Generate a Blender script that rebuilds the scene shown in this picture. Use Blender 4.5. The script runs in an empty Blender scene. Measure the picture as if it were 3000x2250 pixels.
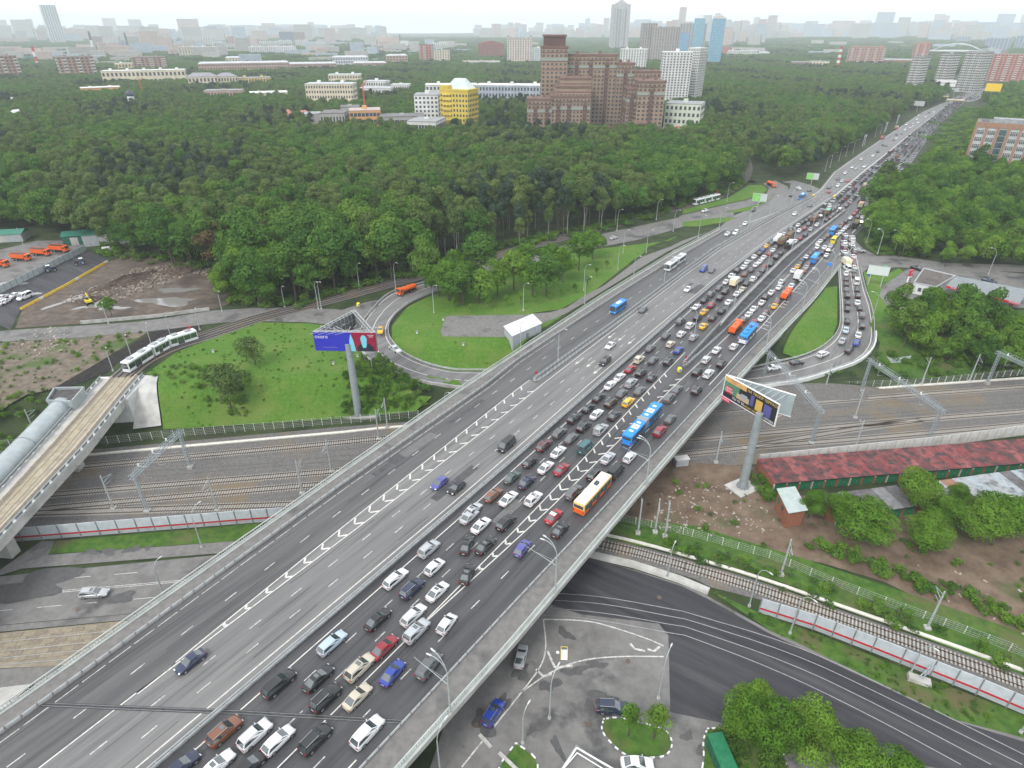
import bpy, bmesh, math, random
import numpy as np
from mathutils import Vector, Matrix
from mathutils.geometry import delaunay_2d_cdt

R = math.radians
sc = bpy.context.scene
COL = sc.collection
random.seed(7)
RNG = np.random.default_rng(11)

# ---------------------------------------------------------------- camera
CAM_H = 84.0
cam = bpy.data.objects.new('camera', bpy.data.cameras.new('camera'))
cam.data.sensor_width = 36.0
cam.data.lens = 36.0 * 1820 / 3000
cam.data.clip_start = 1.0
cam.data.clip_end = 40000
cam.location = (0, 0, CAM_H)
cam.rotation_euler = (R(90) - math.atan2(1040, 1820), 0, 0)
COL.objects.link(cam)
sc.camera = cam

# ---------------------------------------------------------------- sky, sun, exposure
SUN_EL, SUN_AZ = 48.0, 215.0          # soft light from behind the camera, slightly left
world = bpy.data.worlds.new('World')
sc.world = world
world.use_nodes = True
wn, wl = world.node_tree.nodes, world.node_tree.links
wn.clear()
sky = wn.new('ShaderNodeTexSky'); sky.sky_type = 'NISHITA'; sky.sun_disc = False
sky.sun_elevation = R(SUN_EL); sky.sun_rotation = R(SUN_AZ)
sky.air_density = 1.0; sky.dust_density = 6.0; sky.ozone_density = 1.0; sky.altitude = 200
bg1 = wn.new('ShaderNodeBackground'); bg1.inputs['Strength'].default_value = 0.06
bg2 = wn.new('ShaderNodeBackground')                      # the even cloud deck
cnoise = wn.new('ShaderNodeTexNoise'); cnoise.inputs['Scale'].default_value = 2.2; cnoise.inputs['Detail'].default_value = 5
cramp = wn.new('ShaderNodeValToRGB')
cramp.color_ramp.elements[0].position = .3; cramp.color_ramp.elements[0].color = (.86, .92, 1, 1)
cramp.color_ramp.elements[1].position = .75; cramp.color_ramp.elements[1].color = (1.0, 1.0, 1.0, 1)
bg2.inputs['Strength'].default_value = 1.12
mixs = wn.new('ShaderNodeMixShader'); mixs.inputs[0].default_value = .86
wo = wn.new('ShaderNodeOutputWorld')
wl.new(sky.outputs[0], bg1.inputs[0]); wl.new(cnoise.outputs['Fac'], cramp.inputs[0]); wl.new(cramp.outputs[0], bg2.inputs[0])
wl.new(bg1.outputs[0], mixs.inputs[1]); wl.new(bg2.outputs[0], mixs.inputs[2]); wl.new(mixs.outputs[0], wo.inputs[0])
sun = bpy.data.objects.new('sun', bpy.data.lights.new('sun', 'SUN'))
sun.data.energy = 1.5; sun.data.angle = R(16); sun.data.color = (1, .97, .92)
sun.rotation_euler = (R(90 - SUN_EL), 0, R(180 - SUN_AZ))
COL.objects.link(sun)
vs = sc.view_settings
vs.view_transform = 'Standard'; vs.look = 'None'; vs.exposure = 0.55; vs.gamma = 1.0; vs.use_curve_mapping = False
sc.render.engine = 'CYCLES'
cy = sc.cycles
cy.use_denoising = True
cy.max_bounces = 5; cy.diffuse_bounces = 2; cy.glossy_bounces = 2; cy.transmission_bounces = 2
cy.transparent_max_bounces = 4; cy.volume_bounces = 3
cy.use_adaptive_sampling = True; cy.adaptive_threshold = 0.02
cy.caustics_reflective = False; cy.caustics_refractive = False

# ---------------------------------------------------------------- helpers
def link(o):
    COL.objects.link(o); return o

def tag(o, label=None, cat=None, group=None, kind=None):
    if label: o['label'] = label
    if cat: o['category'] = cat
    if group: o['group'] = group
    if kind: o['kind'] = kind
    return o

def empty(name, loc=(0, 0, 0), rz=0.0, label=None, cat=None, group=None):
    o = bpy.data.objects.new(name, None); o.empty_display_size = .5
    o.location = loc; o.rotation_euler = (0, 0, rz)
    link(o); return tag(o, label, cat, group)

def put(name, mesh, parent=None, loc=None, rz=None, sc_=None):
    o = bpy.data.objects.new(name, mesh); link(o)
    if parent is not None: o.parent = parent
    if loc is not None: o.location = loc
    if rz is not None: o.rotation_euler = (0, 0, rz)
    if sc_ is not None: o.scale = sc_
    return o

MATS = {}
def mat(name, c, c2=None, scale=1.0, rough=.85, metal=0.0, bump=0.0, bscale=None, spec=.3, stretch=None, rot=0.0,
        detail=5.0, contrast=(.35, .65), objcol=False, big=None, emit=None, coat=0.0, local=False, rvar=0.0):
    """procedural surface: two colours mixed by noise (optionally stretched along a direction), optional large patches"""
    if name in MATS: return MATS[name]
    m = bpy.data.materials.new(name); m.use_nodes = True
    n, l = m.node_tree.nodes, m.node_tree.links
    b = n['Principled BSDF']
    b.inputs['Roughness'].default_value = rough; b.inputs['Metallic'].default_value = metal
    b.inputs['Specular IOR Level'].default_value = spec
    if coat: b.inputs['Coat Weight'].default_value = coat; b.inputs['Coat Roughness'].default_value = .08
    if objcol:
        oi = n.new('ShaderNodeObjectInfo'); l.new(oi.outputs['Color'], b.inputs['Base Color'])
    elif c2 is None and not big:
        b.inputs['Base Color'].default_value = (*c, 1)
    else:
        if local:
            tc = n.new('ShaderNodeTexCoord'); co = tc.outputs['Object']
        else:
            g = n.new('ShaderNodeNewGeometry'); co = g.outputs['Position']
        mp = n.new('ShaderNodeMapping'); l.new(co, mp.inputs[0])
        mp.inputs['Rotation'].default_value = (0, 0, rot)
        if stretch: mp.inputs['Scale'].default_value = stretch
        if stretch and rot:
            r0 = n.new('ShaderNodeMapping'); l.new(co, r0.inputs[0]); r0.inputs['Rotation'].default_value = (0, 0, rot)
            mp.inputs['Rotation'].default_value = (0, 0, 0); l.new(r0.outputs[0], mp.inputs[0])
        t = n.new('ShaderNodeTexNoise'); t.inputs['Scale'].default_value = scale; t.inputs['Detail'].default_value = detail
        t.inputs['Roughness'].default_value = .62
        l.new(mp.outputs[0], t.inputs['Vector'])
        rp = n.new('ShaderNodeValToRGB'); l.new(t.outputs['Fac'], rp.inputs[0])
        rp.color_ramp.elements[0].position = contrast[0]; rp.color_ramp.elements[1].position = contrast[1]
        rp.color_ramp.elements[0].color = (*c, 1); rp.color_ramp.elements[1].color = (*(c2 or c), 1)
        out = rp.outputs[0]
        if big:                                   # (colour, scale, lo, hi)
            t2 = n.new('ShaderNodeTexNoise'); t2.inputs['Scale'].default_value = big[1]; t2.inputs['Detail'].default_value = 6
            t2.inputs['Roughness'].default_value = .6
            l.new(mp.outputs[0] if len(big) > 4 else co, t2.inputs['Vector'])
            r2 = n.new('ShaderNodeMapRange'); l.new(t2.outputs['Fac'], r2.inputs[0])
            r2.inputs[1].default_value = big[2]; r2.inputs[2].default_value = big[3]
            mx = n.new('ShaderNodeMix'); mx.data_type = 'RGBA'
            l.new(r2.outputs[0], mx.inputs[0]); l.new(out, mx.inputs[6]); mx.inputs[7].default_value = (*big[0], 1)
            out = mx.outputs[2]
            if rvar:
                r3 = n.new('ShaderNodeMapRange'); l.new(r2.outputs[0], r3.inputs[0])
                r3.inputs[3].default_value = rough; r3.inputs[4].default_value = max(.05, rough - rvar)
                l.new(r3.outputs[0], b.inputs['Roughness'])
        l.new(out, b.inputs['Base Color'])
        if bump:
            bp = n.new('ShaderNodeBump'); bp.inputs['Strength'].default_value = bump; bp.inputs['Distance'].default_value = .2
            if bscale:
                t3 = n.new('ShaderNodeTexNoise'); t3.inputs['Scale'].default_value = bscale; t3.inputs['Detail'].default_value = 4
                l.new(co, t3.inputs['Vector']); l.new(t3.outputs['Fac'], bp.inputs['Height'])
            else:
                l.new(t.outputs['Fac'], bp.inputs['Height'])
            l.new(bp.outputs[0], b.inputs['Normal'])
    if emit:
        b.inputs['Emission Color'].default_value = (*emit[:3], 1); b.inputs['Emission Strength'].default_value = emit[3]
    MATS[name] = m
    return m

class MB:
    """collects boxes, tubes, prisms and sheets into one mesh"""
    def __init__(s): s.v = []; s.f = []; s.m = []; s.cur = 0
    def add(s, vs, fs):
        o = len(s.v); s.v += [tuple(v) for v in vs]
        for f in fs: s.f.append(tuple(i + o for i in f)); s.m.append(s.cur)
        return s
    def quad(s, a, b, c, d): return s.add([a, b, c, d], [(0, 1, 2, 3)])
    def box(s, x0, x1, y0, y1, z0, z1):
        return s.add([(x0, y0, z0), (x1, y0, z0), (x1, y1, z0), (x0, y1, z0), (x0, y0, z1), (x1, y0, z1), (x1, y1, z1), (x0, y1, z1)],
                     [(0, 3, 2, 1), (4, 5, 6, 7), (0, 1, 5, 4), (1, 2, 6, 5), (2, 3, 7, 6), (3, 0, 4, 7)])
    def obox(s, p, ux, l, w, z0, z1):
        """box centred on p (x,y), long axis along unit vector ux"""
        ux = Vector((ux[0], ux[1])).normalized(); uy = Vector((-ux.y, ux.x)); p = Vector((p[0], p[1]))
        c = [p + ux * a * l / 2 + uy * b * w / 2 for a, b in ((-1, -1), (1, -1), (1, 1), (-1, 1))]
        return s.prism(c, z0, z1)
    def prism(s, poly, z0, z1):
        n = len(poly)
        vs = [(p[0], p[1], z0) for p in poly] + [(p[0], p[1], z1) for p in poly]
        return s.add(vs, [tuple(reversed(range(n))), tuple(range(n, 2 * n))] + [(i, (i + 1) % n, n + (i + 1) % n, n + i) for i in range(n)])
    def tube(s, a, b, r, r2=None, n=6):
        a = Vector(a); b = Vector(b); r2 = r if r2 is None else r2
        d = (b - a).normalized(); u = d.orthogonal().normalized(); w = d.cross(u)
        vs = []
        for p, q in ((a, r), (b, r2)):
            for i in range(n):
                t = 2 * math.pi * i / n; vs.append(p + (u * math.cos(t) + w * math.sin(t)) * q)
        return s.add(vs, [tuple(reversed(range(n))), tuple(range(n, 2 * n))] + [(i, (i + 1) % n, n + (i + 1) % n, n + i) for i in range(n)])
    def bar(s, a, b, w, h=None):
        """square bar between two points"""
        return s.tube(a, b, w * .7071, (h or w) * .7071, 4)
    def sheet(s, left, right, closed=False):
        n = len(left); o = len(s.v)
        s.v += [tuple(p) for p in left] + [tuple(p) for p in right]
        for i in range(n - 1):
            s.f.append((o + i, o + n + i, o + n + i + 1, o + i + 1)); s.m.append(s.cur)
        return s
    def sweep(s, path, prof):
        """profile (offset, dz) swept along path of (x,y,z); offset to the right of travel"""
        k = len(prof); o = len(s.v); n = len(path)
        for i, p in enumerate(path):
            a = path[max(0, i - 1)]; b = path[min(n - 1, i + 1)]
            d = Vector((b[0] - a[0], b[1] - a[1])); d = d.normalized() if d.length > 1e-9 else Vector((0, 1))
            nx, ny = d.y, -d.x
            for (off, dz) in prof: s.v.append((p[0] + nx * off, p[1] + ny * off, p[2] + dz))
        for i in range(n - 1):
            for j in range(k):
                j2 = (j + 1) % k
                s.f.append((o + i * k + j, o + i * k + j2, o + (i + 1) * k + j2, o + (i + 1) * k + j)); s.m.append(s.cur)
        s.f.append(tuple(o + j for j in range(k))); s.m.append(s.cur)
        s.f.append(tuple(o + (n - 1) * k + j for j in reversed(range(k)))); s.m.append(s.cur)
        return s
    def mesh(s, name, mats, smooth=None, fix=True):
        me = bpy.data.meshes.new(name); me.from_pydata(s.v, [], s.f)
        for m in (mats if isinstance(mats, (list, tuple)) else [mats]): me.materials.append(m)
        if len(set(s.m)) > 1: me.polygons.foreach_set('material_index', s.m)
        if fix:
            bm = bmesh.new(); bm.from_mesh(me); bmesh.ops.recalc_face_normals(bm, faces=bm.faces); bm.to_mesh(me); bm.free()
        if smooth is not None:
            me.polygons.foreach_set('use_smooth', [True] * len(me.polygons)); me.set_sharp_from_angle(angle=R(smooth))
        me.update(); return me
    def build(s, name, mats, parent=None, loc=None, rz=None, smooth=None, fix=True):
        return put(name, s.mesh(name, mats, smooth, fix), parent, loc, rz)

def inpoly(X, Y, poly):
    X = np.asarray(X, float); Y = np.asarray(Y, float); r = np.zeros(X.shape, bool); n = len(poly)
    for i in range(n):
        x1, y1 = poly[i]; x2, y2 = poly[(i + 1) % n]
        if y1 == y2: continue
        r ^= ((y1 > Y) != (y2 > Y)) & (X < (x2 - x1) * (Y - y1) / (y2 - y1) + x1)
    return r

# highway frame: s metres along the road from abeam of the camera, t metres to the right of the camera's foot
HEAD = R(35.5)
HD = (math.sin(HEAD), math.cos(HEAD)); HN = (HD[1], -HD[0])
def HW(s, t, z=0.0): return (s * HD[0] + t * HN[0], s * HD[1] + t * HN[1], z)
def itp(tab, s): return float(np.interp(s, [a for a, b in tab], [b for a, b in tab]))

ORD = ['first', 'second', 'third', 'fourth', 'fifth', 'sixth', 'seventh', 'eighth', 'ninth', 'tenth', 'eleventh', 'twelfth', 'thirteenth', 'fourteenth', 'fifteenth', 'sixteenth', 'seventeenth', 'eighteenth', 'nineteenth', 'twentieth']

# ---------------------------------------------------------------- surveyed positions (metres, camera foot = origin)
CARS='-39.2 50.1 0 35 u n|-34.9 49.6 0 35 u w|-31.5 48.9 0 35 h w|-26.5 49 0 35 u k|-34.1 57.2 0 35 u k|-28.6 58.1 0 35 s k|-26.7 55 0 35 u k|-28.1 64.2 0 35 w a|-43 45.4 0 35 s d|-38.5 45.4 0 35 s w|-34.2 45.4 0 35 h k|-48.7 60.9 0 215 s d|-22.8 59.9 0 35 u c|-22.2 55.2 0 35 s c|-19.7 50 0 35 u w|-17.8 59 0 29 s b|-12.5 60.2 0 30 u g|-19.8 63.4 0 35 s r|-8.4 93.2 0 35 s l|-6 90.7 0 35 s w|-1.2 91.4 0 35 u k|-15.3 84.4 0 35 u l|-8.4 85.4 0 12 s k|-4.9 85.3 0 35 s k|-13.8 80 0 35 h w|-20.3 77.3 0 35 w w|-17.1 75 0 35 u d|-12.7 74.4 0 35 s w|-7.9 78.3 0 15 s k|-21.8 68.7 0 35 s k|-16.1 69.5 0 35 w w|-15.2 66.4 0 35 u l|-10.5 67.8 0 28 h w|8.2 93.2 0 35 s R|9.2 89.4 0 35 s k|1.9 84.6 0 28 h v|4.4 98.5 0 35 u w|3.1 103.9 0 35 s d|7.4 109 0 35 s w|10.8 108.3 0 35 s r|4 110.9 0 35 h k|10.5 114.7 0 35 s w|7.4 117.3 0 35 w m|11.3 122.3 0 35 w g|13.9 120.1 0 35 s g|16.8 116.3 0 35 v t|15.4 128.7 0 35 u k|17.3 124.9 0 35 u k|21.3 123.7 0 35 u l|21.1 130.6 0 35 s w|19.2 133.4 0 35 s k|25.4 130 0 35 s k|29.9 136.4 0 35 w y|25.4 136 0 35 u k|22.6 138.7 0 35 s k|28.9 140.8 0 35 s g|33.9 142.2 0 35 s g|12.8 100.6 0 35 u g|17.8 106.4 0 35 u k|22.4 107.3 0 35 v k|21.5 112.4 0 35 s l|26.4 112.7 0 35 h w|35.3 123.1 0 35 u r|38.9 128.4 0 35 s g|40.9 138.4 0 35 u g|44 142.9 0 35 s g|0 105.5 0 35 s G|-0.7 98.6 0 35 s w|32.3 146.3 0 35 u l|26.5 145.2 0 35 s w|-3.8 99.7 0 35 w n|-7.9 95 0 35 s l|-15.3 103.4 0 215 h v|-11.6 102 0 215 h k|-1.3 117.1 0 215 v k|29.8 169.3 0 215 s w|26.8 158.8 0 215 u k|44.8 196.9 0 215 s g|29.7 149.6 0 35 s w|33.4 154.3 0 35 s r|36.9 160.1 0 35 u c|41.6 167.5 0 35 s g|48.2 176.3 0 35 s g|48.3 170.3 0 35 h c|40.9 159.7 0 35 s g|45.2 158.8 0 35 u k|36 152 0 35 u k|38.5 149.3 0 35 s k|49.8 166.2 0 35 s b|55.4 187.3 0 35 u g|53.3 177.5 0 35 h w|72 211.1 0 35 u g|77.9 213.7 0 35 u k|68.1 205.6 0 35 s k|69.3 201 0 35 h r|74.3 207.7 0 35 u k|81.7 211.8 0 35 s w|76.2 203.8 0 35 s w|63.8 199.6 0 35 s w|65.2 195.2 0 35 s y|61.7 190 0 35 u k|71.4 195.9 0 35 s k|57.6 183.8 0 35 u w|66.7 190 0 35 s k|61.9 183.5 0 35 s y|56.6 175.1 0 35 w l|94.5 213 0 35 s w|90.8 208.5 0 35 u k|87.7 203.4 0 35 s w|93.4 204.5 0 35 s n|91 200.3 0 35 s y|83 197.9 0 35 s w|85.9 194.5 0 35 h m|79.6 192.9 0 35 s w|82.8 189.7 0 35 s w|76.5 188.4 0 35 u g|79.2 186.6 0 35 s r|61.2 166.3 0 35 s w|67.1 168.6 0 35 h w|56.4 160.1 0 35 h w|60 157.4 0 35 u k|51.8 152.6 0 35 u k|54.7 151.5 0 35 u w|49 142.3 0 35 u k|76.7 217.5 0 35 s g|81.4 224 0 35 s w|85.5 230.8 0 35 s w|89.6 236.6 0 35 u k|93.4 240.7 0 35 s w|97 246.9 0 35 s w|85.1 216.3 0 35 s c|88.3 221.9 0 35 s k|91.2 232.5 0 35 s n|92.6 226.9 0 35 u w|99.3 243.5 0 35 s w|95.4 237.5 0 35 s g|96.2 231.7 0 35 s g|87.3 225.7 0 35 s g|100 237.5 0 35 s g|102.1 241.6 0 35 s r|102.3 247.4 0 35 s w|102.2 253.9 0 35 s w|106 258.6 0 35 s k|109.1 263.4 0 35 s b|105.8 244.5 0 35 s k|105.8 252.9 0 35 s w|110.1 258 0 35 s r|113.3 262.8 0 35 s w|111.3 253.4 0 35 u k|115 258.6 0 35 s k|112.7 268.9 0 35 s y|116.1 267.2 0 35 s k|116.6 273.5 0 35 s g|128.1 275.8 0 35 s w|127.3 287.4 0 35 s w|130 291.2 0 35 s k|133.6 295.1 0 35 s g|132.3 280.6 0 35 s r|137 286.4 0 35 s d|136.9 293.2 0 35 s w|143.2 295.1 0 35 s l|140.9 297.1 0 35 s r|140.1 302.5 0 35 s w|149.6 303.2 0 35 s w|146 304.6 0 35 s g|144.1 307.4 0 35 s k|147.7 311 0 35 s k|157.9 311.7 0 35 s k|151.9 316.9 0 35 s g|158.4 319.1 0 35 u g|162.3 316.9 0 35 s m|166.1 322.2 0 35 s g|161.9 326.9 0 35 s k|172.8 330 0 35 v w|169.9 331.7 0 35 s g|176.8 334.1 0 35 s m|173.8 336.6 0 35 s g|172 339.1 0 35 s w|177.3 340.8 0 35 s g|181.9 341.6 0 35 s g|139.5 275.8 0 35 s w|136.8 272.3 0 35 s w|134.4 267.2 0 35 s w|137.4 266.7 0 35 s w|140.8 270.6 0 35 s k|137.2 262.3 0 35 u k|133.5 256 0 35 s w|143 280 0 35 s k|146.8 284.9 0 35 s n|141.1 268.9 0 35 s l|131 262.8 0 35 s k|127.9 258.6 0 35 s k|133.2 259.6 0 35 s k|124 253.6 0 35 s w|120.8 249.9 0 35 s k|118.2 245.5 0 35 s k|115.5 241.6 0 35 s y|118.7 240.7 0 35 s l|121.4 245 0 35 s m|111.7 236.6 0 35 s w|115.8 236.1 0 35 s n|102.3 224 0 35 s w|99.3 218.3 0 35 s w|106.3 223.2 0 35 s k|104.5 219.9 0 35 s w|151.1 284.9 0 35 s w|155 289.9 0 35 s w|158.1 293.8 0 35 s w|161.1 297.8 0 35 s w|163.6 300.5 0 35 s g|159.1 299.1 0 35 s g|162.4 304.6 0 35 s r|166.7 309.6 0 35 s k|172.2 316.1 0 35 s w|173.6 307.4 0 35 u k|176.3 312.5 0 35 s g|179 317.6 0 35 s w|182 321.4 0 35 s g|176.8 318.4 0 35 s g|182.9 326.9 0 35 s w|177.6 323.7 0 35 s r|182 330 0 35 s r|190.3 336.6 0 35 v k|185.9 326.9 0 35 s g|115.1 305.3 0 215 s w|100.9 287.4 0 215 s w|105.3 289.3 0 215 u w|146.9 324 0 215 s w|162 341.6 0 215 s g|186.8 373.9 0 215 s R|199.6 390.5 0 215 s w|192.2 386.2 0 215 s g|208.3 403.8 0 215 s l|212.5 405 0 215 s R|208.8 410.8 0 215 s g|222.1 429.2 0 215 s w|161.1 365.1 0 216 s k|176.9 377.9 0 37 s g|172.3 383.1 0 353 s w|151.8 403.8 0 311 s k|127.8 331.7 0 216 s k|150.8 262.8 0 111 s l|155 285.5 0 8 s w|152.4 280 0 8 s g|149.6 274.6 0 8 s w|147.4 270 0 8 s w|145.6 266.1 0 8 s m|142.9 260.2 0 8 s w|140.6 254.9 0 8 s g|156.6 281.8 0 8 s w|154.2 277 0 8 s w|151 270.6 0 8 s w|148.8 266.1 0 8 s k|147.1 260.7 0 8 s m|144 254.9 0 8 s w|141.4 249.9 0 8 s r|139.9 245.9 0 8 s m|134.4 239.3 0 8 v w|137.9 241.2 0 8 s w|95.8 170.8 -3.5 57 w w|104.9 173 -3.2 43 s k|109.1 177.4 -2.7 35 s b|105.2 178.5 -2.6 37 s l|111.9 182.2 -2.3 29 s w|109.3 185.4 -2 28 s a|115.9 188.3 -1.8 26 u k|112.5 191.5 -1.6 25 s k|119.3 195.7 -1.3 25 u g|116.6 200.5 -1 25 h k|121.2 201.1 -1 24 s k|119 205.5 -0.8 25 s k|122.6 205.9 -0.8 26 s w|125.4 211.5 -0.5 25 u k|121.6 211.5 -0.5 24 u k|127.8 217.2 -0.4 24 s k|124 217.5 -0.4 25 s g|131.1 224.8 -0.2 24 v w|126.3 222.5 -0.2 25 s k|128.6 227.5 -0.1 25 s k|133.5 231.2 -0 25 s k|131.4 233.8 0 25 s w|135.8 236.5 0 25 s g|86 166.1 -4.1 73 s k|78.3 163.8 -4.5 76 s w|162.4 239.2 0 151 s k|181.3 224.3 0 148 u d|79.4 236.5 0 215 s g|64.9 216.3 0 215 s w|76.4 237.8 0 215 v b|-42 180.8 0 173 s y|-35.1 167.1 0 139 s w|46.8 281.4 0 45 s l|102 330.4 0 237 s w|257.7 480.3 0 215 s w|273.1 493.8 0 215 s w|286.3 512.2 0 215 s k|307.7 545.8 0 215 s m|308 541 0 215 s g|329.8 570.5 0 215 s g|337.8 581 0 215 s w|357.4 608.8 0 215 s g|349.6 603 0 215 s k|373.6 632.9 0 215 s w|387.8 648.9 0 215 s w|397.2 672.5 0 215 v w|407.3 679.6 0 215 s l|396.6 660.2 0 215 s w|417 686.8 0 215 s w|431 705.4 0 215 s l|430.5 713.2 0 215 s w|451.4 733.2 0 215 s w|453.4 750 0 215 s w|465 765.7 0 215 s g|477.6 772 0 215 s k|488.8 781.2 0 215 s w|235.8 448.5 0 215 s w|236 443.6 0 215 s l|245.8 451.8 0 215 s w|222.1 429.3 0 215 s w|209.4 411.6 0 215 s k|208.5 404.6 0 215 s l|200.1 391.2 0 215 s w|192.7 387.4 0 215 s g|-78.8 82.1 -9 85 w l|1.5 68.5 -9 12 s l|-2.9 58.5 -9 30 u b|15.7 59.3 -9 94 u d|18.1 50.8 -9 91 s w|-178.6 205 0 352 s w|-182.3 208.7 0 356 s w|-179.1 210.9 0 10 s w|-179.2 203.6 0 347 s w|-174.5 208.7 0 194 v w'
BIG=[('artic',31.4,125.0,0,35.0),('trolley_orange',16.5,99.1,0,35.0),('trolley_blue',73.7,176.0,0,35.0),('tanker',71.4,181.1,0,35.0),('tanker2',98.5,209.7,0,35.0),('minibus',36.4,197.8,0,215.0),('artic_white',66.5,244.3,0,215.0),('box_yellow',83.5,221.3,0,35.0),('tank_white',120.7,277.9,0,35.0),('dump',121.2,273.5,0,35.0),('mixer',122.4,268.6,0,35.0),('dump2',127.9,282.2,0,35.0),('dump3',151.7,311.7,0,35.0),('dump_green',164.6,325.7,0,35.0),('bus_far',151.4,290.3,0,35.0),('van_yellow',145.3,275.6,0,35.0),('bus_green',125.6,249.7,0,35.0),('box_white',110.2,228.4,0,35.0),('dump_yellow',167.1,300.7,0,35.0),('box_orange',187.9,338.0,0,35.0),('box_cream',136.1,244.2,0,8),('minibus2',164.8,359.2,0,215.0),('tanker3',159.1,391.3,0,172.5),('tanker4',-38.6,213.6,0,-139.1),('fuel',214.0,387.2,0,35.0),('dump_red',234.8,410.9,0,35.0),('dump_red2',214.2,372.7,0,35.0),('truck_red',325.2,580.7,0,215.0),('truck_red2',370.7,642.6,0,215.0),('dump_n',286.7,485.7,0,35.0),('truck_yellowtop',259.9,450.9,0,35.0),('bus_hidden',-24.1,244.4,0,-156.3)]
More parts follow.
